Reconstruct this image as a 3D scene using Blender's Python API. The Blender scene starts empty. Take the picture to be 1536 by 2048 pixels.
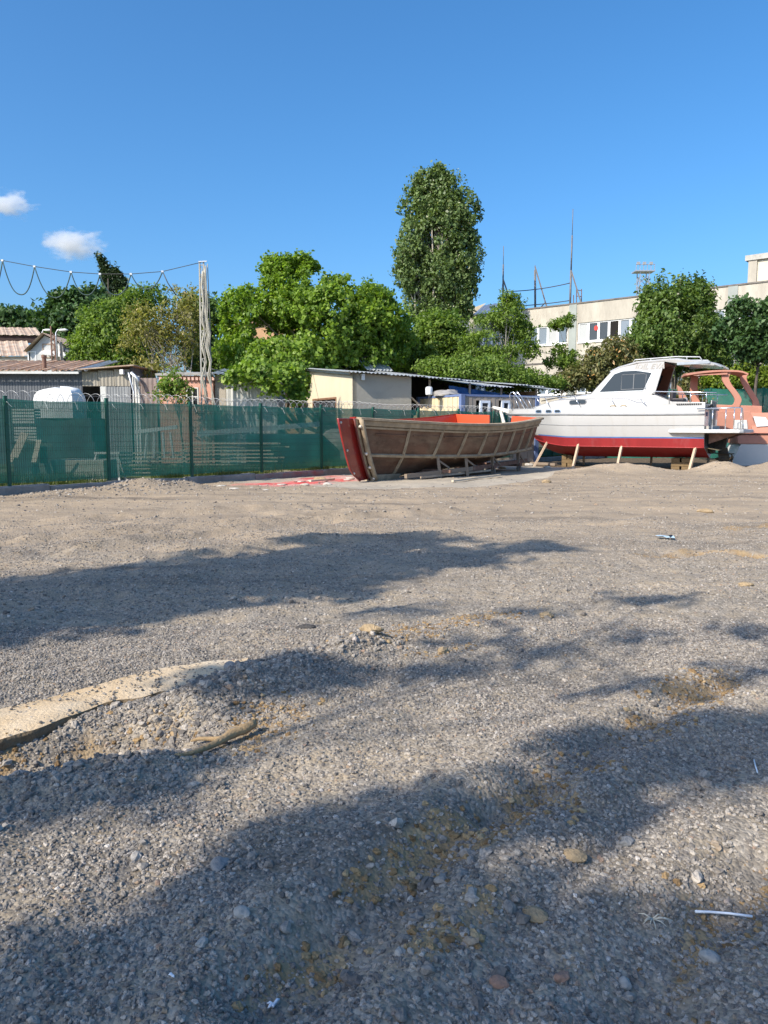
import bpy, bmesh, math, random
import numpy as np
from mathutils import Vector, Matrix

PI = math.pi
R = math.radians
scene = bpy.context.scene
COL = scene.collection
random.seed(7)

# ------------------------------------------------------------------ camera
EYE = 1.6                      # metres above the yard
FPX = 1540.0                   # focal length in photograph pixels (1536 wide)
PITCH = R(6.26)
cam_data = bpy.data.cameras.new('camera')
cam_data.sensor_fit = 'HORIZONTAL'
cam_data.sensor_width = 36.0
cam_data.lens = 36.0 * FPX / 1536.0
cam_data.clip_start = 0.05
cam_data.clip_end = 8000.0
cam = bpy.data.objects.new('camera', cam_data)
COL.objects.link(cam)
cam.location = (0, 0, EYE)
cam.rotation_euler = (PI / 2 - PITCH, 0, 0)
scene.camera = cam

# ------------------------------------------------------------------ sky, sun, exposure
SUN_EL = R(38)
SX, SY = -0.76, -0.65          # horizontal direction towards the sun
world = bpy.data.worlds.new('World')
scene.world = world
world.use_nodes = True
wn = world.node_tree
bg = wn.nodes['Background']
sky = wn.nodes.new('ShaderNodeTexSky')
sky.sky_type = 'NISHITA'
sky.sun_disc = False
sky.sun_elevation = SUN_EL
sky.sun_rotation = math.atan2(SX, SY)
sky.air_density = 1.0
sky.dust_density = 2.3
sky.ozone_density = 8.0
hs = wn.nodes.new('ShaderNodeHueSaturation')
hs.inputs['Saturation'].default_value = 1.14
hs.inputs['Hue'].default_value = 0.495
wn.links.new(sky.outputs[0], hs.inputs['Color'])
wn.links.new(hs.outputs[0], bg.inputs['Color'])
bg.inputs['Strength'].default_value = 0.15

sun_data = bpy.data.lights.new('sun', 'SUN')
sun_data.energy = 4.5
sun_data.angle = R(0.53)
sun_data.color = (1.0, 0.91, 0.78)
sun = bpy.data.objects.new('sun', sun_data)
COL.objects.link(sun)
_h = math.hypot(SX, SY)
TO_SUN = Vector((SX / _h * math.cos(SUN_EL), SY / _h * math.cos(SUN_EL), math.sin(SUN_EL)))
sun.rotation_euler = TO_SUN.to_track_quat('Z', 'Y').to_euler()
sun.location = TO_SUN * 60

scene.view_settings.view_transform = 'Standard'
scene.view_settings.look = 'None'
scene.view_settings.exposure = 0.57
scene.view_settings.gamma = 1.0
scene.view_settings.use_curve_mapping = False
scene.cycles.max_bounces = 8
scene.cycles.transparent_max_bounces = 24
scene.cycles.volume_bounces = 3
scene.cycles.use_denoising = True
scene.cycles.denoising_prefilter = 'NONE'        # keeps the grain of the gravel crisp
scene.cycles.use_adaptive_sampling = False
scene.cycles.sample_clamp_indirect = 4.0

# ------------------------------------------------------------------ placing helpers
def P(px, py, Y):
    """world point on the sight line of a photograph pixel, at forward distance Y"""
    dx = (px - 768) / FPX
    dy = (1024 - py) / FPX
    yw = math.cos(PITCH) + dy * math.sin(PITCH)
    zw = -math.sin(PITCH) + dy * math.cos(PITCH)
    return Vector((dx * Y / yw, Y, EYE + zw * Y / yw))

def G(px, py, z=0.0):
    dx = (px - 768) / FPX
    dy = (1024 - py) / FPX
    yw = math.cos(PITCH) + dy * math.sin(PITCH)
    zw = -math.sin(PITCH) + dy * math.cos(PITCH)
    s = (z - EYE) / zw
    return Vector((dx * s, yw * s, z))

def along(P0, d, px):
    """distance from P0 along horizontal direction d to the sight line of column px"""
    k = (px - 768) / FPX
    return (k * P0[1] - P0[0]) / (d[0] - k * d[1])

def zat(py, Y):
    return P(768, py, Y).z

# ------------------------------------------------------------------ noise
def _hash(ix, iy, iz, seed):
    h = (ix * 374761393 + iy * 668265263 + iz * 2147483647 + seed * 144269) & 0xffffffff
    h = ((h ^ (h >> 13)) * 1274126177) & 0xffffffff
    h = ((h ^ (h >> 16)) * 2246822519) & 0xffffffff
    return ((h ^ (h >> 15)) & 0xffffff) / float(0xffffff)

def vnoise(x, y, seed=0):
    x = np.asarray(x, float); y = np.asarray(y, float)
    ix = np.floor(x).astype(np.int64); iy = np.floor(y).astype(np.int64)
    fx = x - ix; fy = y - iy
    fx = fx * fx * (3 - 2 * fx); fy = fy * fy * (3 - 2 * fy)
    a = _hash(ix, iy, 0, seed); b = _hash(ix + 1, iy, 0, seed)
    c = _hash(ix, iy + 1, 0, seed); d = _hash(ix + 1, iy + 1, 0, seed)
    return (a * (1 - fx) + b * fx) * (1 - fy) + (c * (1 - fx) + d * fx) * fy

def fbm(x, y, octaves=4, seed=0):
    s = 0; a = 0.5; t = 0
    for o in range(octaves):
        s = s + a * vnoise(x * 2 ** o + 17.3 * o, y * 2 ** o - 9.1 * o, seed + o); t += a; a *= 0.5
    return s / t

def sstep(a, b, x):
    t = np.clip((x - a) / (b - a), 0, 1)
    return t * t * (3 - 2 * t)

# ------------------------------------------------------------------ materials
def nodes_of(m):
    m.use_nodes = True
    nt = m.node_tree
    return nt, nt.nodes['Principled BSDF']

MATS = {}
def mat(name, col, rough=0.65, metal=0.0, var=0.16, scale=3.0, stain=None, bump=0.0, bscale=40.0, spec=0.4, coat=0.0, stretch=None):
    """painted or raw surface: base colour with cloudy variation, optional stain (colour, scale, amount), fine relief"""
    if name in MATS:
        return MATS[name]
    m = bpy.data.materials.new(name)
    nt, b = nodes_of(m)
    L = nt.links.new
    tc = nt.nodes.new('ShaderNodeTexCoord')
    vec = tc.outputs['Object']
    if stretch:
        mp = nt.nodes.new('ShaderNodeMapping'); mp.inputs['Scale'].default_value = stretch
        L(vec, mp.inputs['Vector']); vec = mp.outputs['Vector']
    n1 = nt.nodes.new('ShaderNodeTexNoise'); n1.inputs['Scale'].default_value = scale
    n1.inputs['Detail'].default_value = 6; n1.inputs['Roughness'].default_value = 0.65
    L(vec, n1.inputs['Vector'])
    rp = nt.nodes.new('ShaderNodeValToRGB')
    rp.color_ramp.elements[0].position = 0.3; rp.color_ramp.elements[1].position = 0.7
    rp.color_ramp.elements[0].color = [max(0, c * (1 - var)) for c in col] + [1]
    rp.color_ramp.elements[1].color = [min(1, c * (1 + var)) for c in col] + [1]
    L(n1.outputs['Fac'], rp.inputs['Fac'])
    out = rp.outputs['Color']
    if stain:
        scol, sscale, samt = stain
        n2 = nt.nodes.new('ShaderNodeTexNoise'); n2.inputs['Scale'].default_value = sscale
        n2.inputs['Detail'].default_value = 8; n2.inputs['Roughness'].default_value = 0.7
        L(vec, n2.inputs['Vector'])
        mr = nt.nodes.new('ShaderNodeMapRange')
        mr.inputs['From Min'].default_value = 0.62 - 0.25 * samt; mr.inputs['From Max'].default_value = 0.75
        mr.inputs['To Max'].default_value = min(1.0, 0.4 + 0.6 * samt)
        L(n2.outputs['Fac'], mr.inputs['Value'])
        mx = nt.nodes.new('ShaderNodeMix'); mx.data_type = 'RGBA'
        L(mr.outputs['Result'], mx.inputs['Factor'])
        L(out, mx.inputs['A']); mx.inputs['B'].default_value = list(scol) + [1]
        out = mx.outputs['Result']
    L(out, b.inputs['Base Color'])
    b.inputs['Roughness'].default_value = rough
    b.inputs['Metallic'].default_value = metal
    b.inputs['Specular IOR Level'].default_value = spec
    b.inputs['Coat Weight'].default_value = coat
    if bump > 0:
        n3 = nt.nodes.new('ShaderNodeTexNoise'); n3.inputs['Scale'].default_value = bscale
        n3.inputs['Detail'].default_value = 5
        L(vec, n3.inputs['Vector'])
        bp = nt.nodes.new('ShaderNodeBump'); bp.inputs['Strength'].default_value = bump; bp.inputs['Distance'].default_value = 0.02
        L(n3.outputs['Fac'], bp.inputs['Height']); L(bp.outputs['Normal'], b.inputs['Normal'])
    MATS[name] = m
    return m

def glass_mat(name, col, rough=0.08, spec=0.4):
    if name in MATS:
        return MATS[name]
    m = bpy.data.materials.new(name)
    nt, b = nodes_of(m)
    b.inputs['Base Color'].default_value = list(col) + [1]
    b.inputs['Roughness'].default_value = rough
    b.inputs['Specular IOR Level'].default_value = spec
    tc = nt.nodes.new('ShaderNodeTexCoord'); n = nt.nodes.new('ShaderNodeTexNoise'); n.inputs['Scale'].default_value = 0.8
    nt.links.new(tc.outputs['Object'], n.inputs['Vector'])
    bp = nt.nodes.new('ShaderNodeBump'); bp.inputs['Strength'].default_value = 0.06; bp.inputs['Distance'].default_value = 0.05
    nt.links.new(n.outputs['Fac'], bp.inputs['Height']); nt.links.new(bp.outputs['Normal'], b.inputs['Normal'])
    MATS[name] = m
    return m

def leaf_mat(name, dark, light, translucent=0.3, pale=None):
    if name in MATS:
        return MATS[name]
    m = bpy.data.materials.new(name)
    nt, b = nodes_of(m)
    L = nt.links.new
    at = nt.nodes.new('ShaderNodeAttribute'); at.attribute_name = 'tint'
    rp = nt.nodes.new('ShaderNodeValToRGB')
    rp.color_ramp.elements[0].color = list(dark) + [1]; rp.color_ramp.elements[1].color = list(light) + [1]
    if pale:
        e = rp.color_ramp.elements.new(0.93); e.color = list(light) + [1]
        rp.color_ramp.elements[-1].color = list(pale) + [1]
    L(at.outputs['Fac'], rp.inputs['Fac'])
    L(rp.outputs['Color'], b.inputs['Base Color'])
    b.inputs['Roughness'].default_value = 0.5; b.inputs['Specular IOR Level'].default_value = 0.35
    tr = nt.nodes.new('ShaderNodeBsdfTranslucent')
    br = nt.nodes.new('ShaderNodeMix'); br.data_type = 'RGBA'; br.blend_type = 'MULTIPLY'; br.inputs['Factor'].default_value = 1
    L(rp.outputs['Color'], br.inputs['A']); br.inputs['B'].default_value = (1.5, 1.6, 0.7, 1)
    L(br.outputs['Result'], tr.inputs['Color'])
    ms = nt.nodes.new('ShaderNodeMixShader'); ms.inputs['Fac'].default_value = translucent
    L(b.outputs['BSDF'], ms.inputs[1]); L(tr.outputs['BSDF'], ms.inputs[2])
    L(ms.outputs['Shader'], nt.nodes['Material Output'].inputs['Surface'])
    MATS[name] = m
    return m

# ------------------------------------------------------------------ objects
FRAME = {}                     # world matrix of every root, by object name

def tag(o, label=None, cat=None, group=None, kind=None):
    if label: o['label'] = label
    if cat: o['category'] = cat
    if group: o['group'] = group
    if kind: o['kind'] = kind
    return o

def thing(name, label, cat, loc=(0, 0, 0), rotz=0.0, group=None):
    o = bpy.data.objects.new(name, None)
    o.empty_display_size = 0.2
    COL.objects.link(o)
    o.location = loc; o.rotation_euler = (0, 0, rotz)
    FRAME[o.name] = Matrix.Translation(Vector(loc)) @ Matrix.Rotation(rotz, 4, 'Z')
    return tag(o, label, cat, group)

def copy_tree(o, parent=None):
    c = o.copy(); COL.objects.link(c)
    if parent: c.parent = parent
    for ch in list(o.children):
        copy_tree(ch, c)
    return c

class MB:
    """collects shapes, then links them as ONE mesh object"""
    def __init__(self):
        self.v = []; self.f = []; self.m = []
    def add(self, verts, faces, mi=0):
        o = len(self.v)
        self.v.extend([tuple(p) for p in verts])
        self.f.extend([tuple(i + o for i in f) for f in faces])
        self.m.extend([mi] * len(faces))
        return self
    def box(self, c, s, rotz=0.0, mi=0, M=None):
        x, y, z = s[0] / 2, s[1] / 2, s[2] / 2
        pts = [Vector((a * x, b * y, d * z)) for d in (-1, 1) for b in (-1, 1) for a in (-1, 1)]
        T = M if M is not None else Matrix.Rotation(rotz, 4, 'Z')
        pts = [T @ p + Vector(c) for p in pts]
        return self.add(pts, [(0, 2, 3, 1), (4, 5, 7, 6), (0, 1, 5, 4), (2, 6, 7, 3), (0, 4, 6, 2), (1, 3, 7, 5)], mi)
    def bar(self, a, b, w, h=None, up=(0, 0, 1), mi=0, taper=1.0):
        """square timber from a to b, w across, h along 'up'"""
        h = h or w
        a = Vector(a); b = Vector(b); d = (b - a).normalized(); up = Vector(up)
        s = d.cross(up)
        if s.length < 1e-4: s = d.cross(Vector((1, 0, 0)))
        s.normalize(); u = s.cross(d).normalized()
        pts = []
        for p, k in ((a, 1.0), (b, taper)):
            for i, j in ((-1, -1), (1, -1), (1, 1), (-1, 1)):
                pts.append(p + s * (i * w / 2 * k) + u * (j * h / 2 * k))
        return self.add(pts, [(0, 1, 2, 3), (7, 6, 5, 4), (0, 4, 5, 1), (1, 5, 6, 2), (2, 6, 7, 3), (3, 7, 4, 0)], mi)
    def tube(self, pts, r, n=8, mi=0, cap=True):
        pts = [Vector(p) for p in pts]
        rs = r if isinstance(r, (list, tuple)) else [r] * len(pts)
        V = []; F = []
        prev = None
        for i, p in enumerate(pts):
            d = (pts[min(i + 1, len(pts) - 1)] - pts[max(i - 1, 0)])
            d = d.normalized() if d.length > 1e-9 else Vector((0, 0, 1))
            s = prev - d * prev.dot(d) if prev is not None else d.orthogonal()
            if s.length < 1e-5: s = d.orthogonal()
            s.normalize(); prev = s
            t = d.cross(s)
            for k in range(n):
                a = 2 * PI * k / n
                V.append(p + (s * math.cos(a) + t * math.sin(a)) * rs[i])
        for i in range(len(pts) - 1):
            for k in range(n):
                F.append((i * n + k, i * n + (k + 1) % n, (i + 1) * n + (k + 1) % n, (i + 1) * n + k))
        if cap:
            F.append(tuple(range(n - 1, -1, -1)))
            F.append(tuple((len(pts) - 1) * n + k for k in range(n)))
        return self.add(V, F, mi)
    def prism(self, poly, off, mi=0):
        """closed solid from a 3-D polygon pushed along vector off"""
        poly = [Vector(p) for p in poly]; off = Vector(off); n = len(poly)
        nrm = Vector((0, 0, 0))
        for i in range(n):
            nrm += poly[i].cross(poly[(i + 1) % n])
        if nrm.dot(off) > 0: poly = poly[::-1]
        V = poly + [p + off for p in poly]
        F = [tuple(range(n)), tuple(range(2 * n - 1, n - 1, -1))]
        for i in range(n):
            j = (i + 1) % n
            F.append((i, i + n, j + n, j))
        return self.add(V, F, mi)
    def grid(self, rows, mi=0, close=False, matfn=None):
        nr = len(rows); nc = len(rows[0])
        V = [p for r in rows for p in r]; F = []; Mx = []
        for i in range(nr - 1):
            for j in range(nc if close else nc - 1):
                k = (j + 1) % nc
                F.append((i * nc + j, i * nc + k, (i + 1) * nc + k, (i + 1) * nc + j))
                Mx.append(matfn(i, j) if matfn else mi)
        o = len(self.v)
        self.v.extend([tuple(p) for p in V]); self.f.extend([tuple(a + o for a in f) for f in F]); self.m.extend(Mx)
        return self
    def shell(self, rows, thick, mi=0, mi2=None, matfn=None):
        """open sheet of rows given thickness along its normals (closed solid)"""
        nr = len(rows); nc = len(rows[0])
        A = np.array([[tuple(p) for p in r] for r in rows], float)
        du = np.gradient(A, axis=0); dv = np.gradient(A, axis=1)
        N = np.cross(du, dv); N /= (np.linalg.norm(N, axis=2, keepdims=True) + 1e-12)
        B = A + N * thick
        self.grid(A.tolist(), mi, matfn=matfn)
        m2 = mi if mi2 is None else mi2
        self.grid([r[::-1] for r in B.tolist()], m2)
        for a, b in ((A[0], B[0]), (B[-1], A[-1]), (B[:, 0], A[:, 0]), (A[:, -1], B[:, -1])):
            self.grid([b.tolist(), a.tolist()], m2)
        return self
    def build(self, name, mats, parent=None, smooth=False, world=True, bevel=0.0, M=None, kind=None, label=None, autosmooth=None):
        me = bpy.data.meshes.new(name)
        v = [Vector(p) for p in self.v]
        root = parent
        while root is not None and root.parent is not None: root = root.parent
        if M is not None:
            v = [M @ p for p in v]
        if root is not None and world:
            inv = FRAME[root.name].inverted()
            v = [inv @ p for p in v]
        me.from_pydata([tuple(p) for p in v], [], self.f)
        if not isinstance(mats, (list, tuple)): mats = [mats]
        for m in mats: me.materials.append(m)
        if len(mats) > 1: me.polygons.foreach_set('material_index', self.m)
        if smooth:
            me.polygons.foreach_set('use_smooth', [True] * len(me.polygons))
            if autosmooth: me.set_sharp_from_angle(angle=R(autosmooth))
        me.update()
        o = bpy.data.objects.new(name, me)
        COL.objects.link(o)
        if parent is not None: o.parent = parent
        if bevel > 0:
            md = o.modifiers.new('bevel', 'BEVEL'); md.width = bevel; md.segments = 2; md.limit_method = 'ANGLE'
        if kind: o['kind'] = kind
        if label: o['label'] = label
        return o

def corr(mb, O, u, v, n, lu, lv, wave=0.18, amp=0.025, mi=0, per=4, thick=0.006, sag=None):
    """corrugated sheet: waves run across u (length lu), ridges along v (length lv), n is up/out"""
    O = Vector(O); u = Vector(u).normalized(); v = Vector(v).normalized(); n = Vector(n).normalized()
    k = max(2, int(lu / wave * per))
    rows = []
    for j in range(3):
        row = []
        for i in range(k + 1):
            s = lu * i / k
            off = amp * math.sin(2 * PI * s / wave)
            if sag: off += sag(s / lu, j / 2)
            row.append(O + u * s + v * (lv * j / 2) + n * off)
        rows.append(row)
    mb.shell(rows, thick if (u.cross(v)).dot(n) < 0 else -thick, mi)
    return mb
# ================================================================== THE YARD
FENCE0 = np.array([-8.99, 18.45]); FSTEP = np.array([1.72, 1.90])
FLEN = float(np.hypot(*FSTEP)); FD = FSTEP / FLEN; FN = np.array([FD[1], -FD[0]])   # FN points to the camera side

def seg_dist(x, y, pts):
    """distance to a polyline and the side-free parameter"""
    best = np.full(np.shape(x), 1e9)
    for (ax, ay), (bx, by) in zip(pts[:-1], pts[1:]):
        dx, dy = bx - ax, by - ay
        t = np.clip(((x - ax) * dx + (y - ay) * dy) / (dx * dx + dy * dy + 1e-9), 0, 1)
        best = np.minimum(best, np.hypot(x - ax - t * dx, y - ay - t * dy))
    return best

def gl(*px):
    return [tuple(G(a, b)[:2]) for a, b in px]

RUT_A = gl((560, 2010), (700, 1880), (830, 1770), (960, 1660), (1080, 1580), (1210, 1495), (1330, 1425), (1450, 1365))
RUT_B = gl((700, 1300), (800, 1272), (900, 1250), (1010, 1236))
RUT_B2 = gl((840, 1312), (930, 1296))
RUT_C = gl((1300, 1112), (1400, 1103), (1536, 1108))
RUT_C2 = gl((1470, 1056), (1545, 1050))
RUT_D = gl((1330, 2040), (1345, 1950), (1420, 1850), (1536, 1760))
RUT_E = gl((840, 1930), (880, 1850), (930, 1820))
RUT_F = gl((1000, 1640), (1090, 1600), (1130, 1640))
PITLINE = gl((-120, 1540), (40, 1505), (180, 1475), (330, 1452))
CLAYPIT = gl((60, 1500), (140, 1490), (260, 1465), (380, 1485), (500, 1448), (560, 1425))
BERM = gl((360, 1425), (470, 1380), (600, 1335), (720, 1300))
BERM2 = gl((-60, 1575), (60, 1560), (180, 1545), (300, 1522))
TRACKS = [gl((150, 1100), (420, 1062), (640, 1036), (900, 1020)), gl((60, 1080), (420, 1046), (700, 1022)),
          gl((-40, 1050), (300, 1030), (600, 1012)), gl((300, 1120), (620, 1082), (900, 1066))]
PAD = gl((380, 958), (470, 966), (560, 972), (740, 978), (960, 976), (1060, 962), (1130, 948), (1200, 938))
SLAB_BACK = gl((-140, 1458), (0, 1420), (95, 1398), (200, 1372), (300, 1343), (400, 1325), (520, 1317))
SLAB_FRONT = gl((-140, 1520), (0, 1478), (100, 1450), (210, 1408), (300, 1392), (390, 1375), (445, 1358), (490, 1338))
CREST = gl((900, 1690), (1010, 1600), (1120, 1540))

def bump2(x, y, cx, cy, sx, sy, h, rot=0.0):
    c, s = math.cos(rot), math.sin(rot)
    u = ((x - cx) * c + (y - cy) * s) / sx; v = (-(x - cx) * s + (y - cy) * c) / sy
    return h * np.exp(-(u * u + v * v))

def fence_side(x, y):
    """metres in front of the fence line (positive towards the camera)"""
    return (x - FENCE0[0]) * FN[0] + (y - FENCE0[1]) * FN[1]

def terr(x, y):
    x = np.asarray(x, float); y = np.asarray(y, float)
    near = 1 - sstep(9, 22, np.hypot(x, y))
    z = 0.10 * (fbm(x * 0.45, y * 0.45, 3, 3) - 0.5) * (0.35 + 0.65 * near)
    z = z + 0.07 * (fbm(x * 1.9, y * 1.9, 3, 11) - 0.5)
    z = z + 0.07 * (fbm((x * .72 + y * .69) * .7, (y * .72 - x * .69) * 3.0, 3, 15) - 0.5) * (.4 + .6 * near)
    z = z + 0.028 * (fbm(x * 7.0, y * 7.0, 3, 21) - 0.5) * (0.4 + 0.6 * near)
    z = z + 0.018 * (fbm(x * 22, y * 22, 2, 31) - 0.5) * near
    wob = (fbm(x * 1.3, y * 1.3, 3, 41) - 0.5)
    for L, w, d in ((RUT_A, .13, .06), (RUT_D, .14, .05), (RUT_F, .1, .03), (RUT_C, .12, .04)):
        q = (seg_dist(x, y, L) + 0.14 * wob) / w
        z = z - d * np.exp(-q * q) + d * 0.6 * np.exp(-(np.abs(q) - 1.9) ** 2)
    q = seg_dist(x, y, CREST) / 0.35
    z = z + 0.05 * np.exp(-q * q)
    for k, L in enumerate(TRACKS):
        q = seg_dist(x, y, L) + 0.25 * wob
        z = z + 0.075 * np.exp(-(q / 0.16) ** 2) * (0.6 + 0.8 * vnoise(x * 1.1, y * 1.1, 60 + k)) - 0.035 * np.exp(-((q - 0.36) / 0.2) ** 2)
    d = seg_dist(x, y, PITLINE)
    z = z - 0.15 * np.exp(-(np.maximum(d - 0.06, 0) / 0.17) ** 2)
    d = seg_dist(x, y, CLAYPIT)
    z = z - 0.05 * np.exp(-(d / 0.25) ** 2)
    d = seg_dist(x, y, BERM) + 0.1 * wob
    z = z + 0.11 * np.exp(-(d / 0.24) ** 2) * (0.5 + fbm(x * 4, y * 4, 3, 71))
    d = seg_dist(x, y, BERM2) + 0.1 * wob
    z = z + 0.06 * np.exp(-(d / 0.16) ** 2) * (0.5 + fbm(x * 5, y * 5, 3, 72))
    n2 = 0.72 + 0.56 * fbm(x * 1.6, y * 1.6, 4, 81)
    z = z + n2 * (bump2(x, y, 8.1, 26.4, 1.9, 0.85, 0.37, 0.05) + bump2(x, y, 6.5, 25.5, 1.3, .6, 0.13)
                  + bump2(x, y, 11.35, 26.4, 0.8, 0.7, 0.36) + bump2(x, y, 14.0, 26.8, 1.5, 0.9, 0.5) + bump2(x, y, 12.4, 25.9, 1.4, .6, 0.13)
                  + bump2(x, y, -6.1, 19.4, 1.0, 0.5, 0.3, 0.6) + bump2(x, y, -7.4, 18.2, 0.9, 0.5, 0.14, 0.7) + bump2(x, y, -5.2, 20.3, .5, .4, .12))
    fs = fence_side(x, y)
    z = z + (0.06 - z) * sstep(0.0, -0.3, fs) * 0.8
    far = sstep(60, 200, np.hypot(x, y))
    return z * (1 - far)

def slab_mask(x, y):
    """1 inside the buried concrete strip"""
    X = np.array([p[0] for p in SLAB_BACK]); Yb = np.array([p[1] for p in SLAB_BACK])
    Xf = np.array([p[0] for p in SLAB_FRONT]); Yf = np.array([p[1] for p in SLAB_FRONT])
    yb = np.interp(x, X, Yb); yf = np.interp(x, Xf, Yf)
    return (y < yb) & (y > yf) & (x < Xf[-1]) & (x > -5)

def pad_mask(x, y):
    X = np.array([p[0] for p in PAD]); Yp = np.array([p[1] for p in PAD])
    n = (fbm(x * 0.9, y * 0.9, 4, 91) - 0.5)
    ye = np.interp(x, X, Yp) + 1.1 * n
    m = sstep(-0.15, 0.25, y - ye) * sstep(-6.3, -5.3, x + n) * (1 - sstep(7.6, 9.0, x + 2 * n)) * sstep(-0.15, 0.05, fence_side(x, y))
    return m

def clay_mask(x, y):
    n = fbm(x * 3.1, y * 3.1, 4, 101) - 0.5
    m = 0
    for L, w in ((RUT_A, .17), (RUT_B, .20), (RUT_B2, .12), (RUT_C, .24), (RUT_C2, .2), (RUT_D, .17), (RUT_E, .12), (RUT_F, .14), (CLAYPIT, .26)):
        d = seg_dist(x, y, L) + 0.42 * n
        m = np.maximum(m, 1 - sstep(w * 0.35, w * 1.35, d))
    return m * (0.45 + 0.55 * sstep(.35, .6, fbm(x * 5, y * 5, 3, 111)))

def axis_steps(parts):
    out = [parts[0][0]]
    for a, b, s in parts:
        v = a
        while v < b - 1e-6:
            st = s(v) if callable(s) else s
            v = min(v + st, b); out.append(v)
    return np.array(out)

pos = axis_steps([(0, 3.2, .038), (3.2, 9, lambda v: .038 + .02 * (v - 3.2)), (9, 20, .16), (20, 2500, lambda v: .16 + (v - 20) * .22)])
xs = np.concatenate([-pos[:0:-1], pos])
ysf = axis_steps([(1.2, 6.4, .036), (6.4, 14, lambda v: .036 + .009 * (v - 6.4)), (14, 31, .115), (31, 45, .4), (45, 3000, lambda v: .4 + (v - 45) * .25)])
ysb = axis_steps([(0, 3000, lambda v: .12 + v * .3)])
ys = np.concatenate([1.2 - ysb[:0:-1], ysf])
GX, GY = np.meshgrid(xs, ys)
GZ = terr(GX, GY)
sm = slab_mask(GX, GY)
GZ = np.where(sm, np.minimum(GZ, -0.06), GZ)
nx, ny = len(xs), len(ys)
def np_mesh(name, V, F, mats, attrs=None, mi=None, fattrs=None):
    """mesh from numpy: V (n,3); F (m,4) or (m,3)"""
    me = bpy.data.meshes.new(name)
    k = F.shape[1]
    me.vertices.add(len(V)); me.vertices.foreach_set('co', np.ascontiguousarray(V, np.float32).ravel())
    me.loops.add(F.size); me.loops.foreach_set('vertex_index', np.ascontiguousarray(F, np.int32).ravel())
    me.polygons.add(len(F))
    me.polygons.foreach_set('loop_start', np.arange(0, F.size, k, dtype=np.int32))
    for m in mats: me.materials.append(m)
    if mi is not None: me.polygons.foreach_set('material_index', np.ascontiguousarray(mi, np.int32))
    me.update(calc_edges=True)
    for nm, a in (attrs or {}).items():
        at = me.attributes.new(nm, 'FLOAT', 'POINT'); at.data.foreach_set('value', np.ascontiguousarray(a, np.float32).ravel())
    for nm, a in (fattrs or {}).items():
        at = me.attributes.new(nm, 'FLOAT', 'FACE'); at.data.foreach_set('value', np.ascontiguousarray(a, np.float32).ravel())
    return me

ii = np.arange(nx * ny).reshape(ny, nx)
GF = np.stack([ii[:-1, :-1], ii[:-1, 1:], ii[1:, 1:], ii[1:, :-1]], -1).reshape(-1, 4)
fsd = fence_side(GX, GY)
padm = pad_mask(GX, GY)
paint_c = G(575, 968); paint_d = seg_dist(GX, GY, gl((545, 968), (600, 966), (660, 958), (700, 955)))
attrs = {
    'clay': clay_mask(GX, GY),
    'concrete': padm,
    'paint': (1 - sstep(0.4, 1.7, paint_d + 1.0 * (fbm(GX * 2.5, GY * 2.5, 4, 121) - .5))) * (fsd > 0.02),
    'dusty': sstep(5.5, 13.5, GY + 1.4 * (fbm(GX * .5, GY * .8, 4, 131) - .5) * 4 - 0.25 * GX),
    'grassy': sstep(0.05, -0.25, fsd) * (0.35 + .65 * sstep(.3, .6, fbm(GX * .4, GY * .4, 3, 141))),
}
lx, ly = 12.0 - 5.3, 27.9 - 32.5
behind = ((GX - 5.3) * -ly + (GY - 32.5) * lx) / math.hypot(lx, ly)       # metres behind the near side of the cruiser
attrs['shaded_earth'] = sstep(-.3, .6, behind + 1.2 * (fbm(GX * 1.2, GY * 1.2, 3, 171) - .5)) * (GX > 4.2) * sstep(-.5, 0, fsd) * (GX < 40)  # brown soil, with the shade under the cruiser put into its colour
# ground material
gm = bpy.data.materials.new('gravel_ground')
nt, b = nodes_of(gm)
L = nt.links.new
tc = nt.nodes.new('ShaderNodeTexCoord')
def N(t, **k):
    n = nt.nodes.new(t)
    for a, v in k.items():
        if a in n.inputs: n.inputs[a].default_value = v
    return n
def attr(nm):
    n = nt.nodes.new('ShaderNodeAttribute'); n.attribute_name = nm
    return n.outputs['Fac']
def mixc(f, A, B):
    n = nt.nodes.new('ShaderNodeMix'); n.data_type = 'RGBA'
    for s, v in (('Factor', f), ('A', A), ('B', B)):
        if isinstance(v, tuple): n.inputs[s].default_value = v + (1,)
        elif isinstance(v, float): n.inputs[s].default_value = v
        else: L(v, n.inputs[s])
    return n.outputs['Result']
def ramp(f, *st):
    n = nt.nodes.new('ShaderNodeValToRGB')
    while len(n.color_ramp.elements) < len(st): n.color_ramp.elements.new(0.5)
    for e, (p, c) in zip(n.color_ramp.elements, st):
        e.position = p; e.color = tuple(c) + (1,)
    L(f, n.inputs['Fac'])
    return n.outputs['Color']
def edge(f, nz, lo, hi, k=0.5):
    """attribute made crisp and ragged by noise"""
    a = nt.nodes.new('ShaderNodeMath'); a.operation = 'MULTIPLY_ADD'; L(nz, a.inputs[0]); a.inputs[1].default_value = k; L(f, a.inputs[2])
    r = nt.nodes.new('ShaderNodeMapRange'); r.interpolation_type = 'SMOOTHSTEP'; L(a.outputs[0], r.inputs['Value'])
    r.inputs['From Min'].default_value = lo + k / 2; r.inputs['From Max'].default_value = hi + k / 2
    return r.outputs['Result']
vo = tc.outputs['Object']
v1 = N('ShaderNodeTexVoronoi', Scale=62.0); L(vo, v1.inputs['Vector'])
v2 = N('ShaderNodeTexVoronoi', Scale=26.0); L(vo, v2.inputs['Vector'])
v3 = N('ShaderNodeTexVoronoi', Scale=9.0); L(vo, v3.inputs['Vector'])
nz1 = N('ShaderNodeTexNoise', Scale=6.0, Detail=8.0, Roughness=.7); L(vo, nz1.inputs['Vector'])
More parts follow.
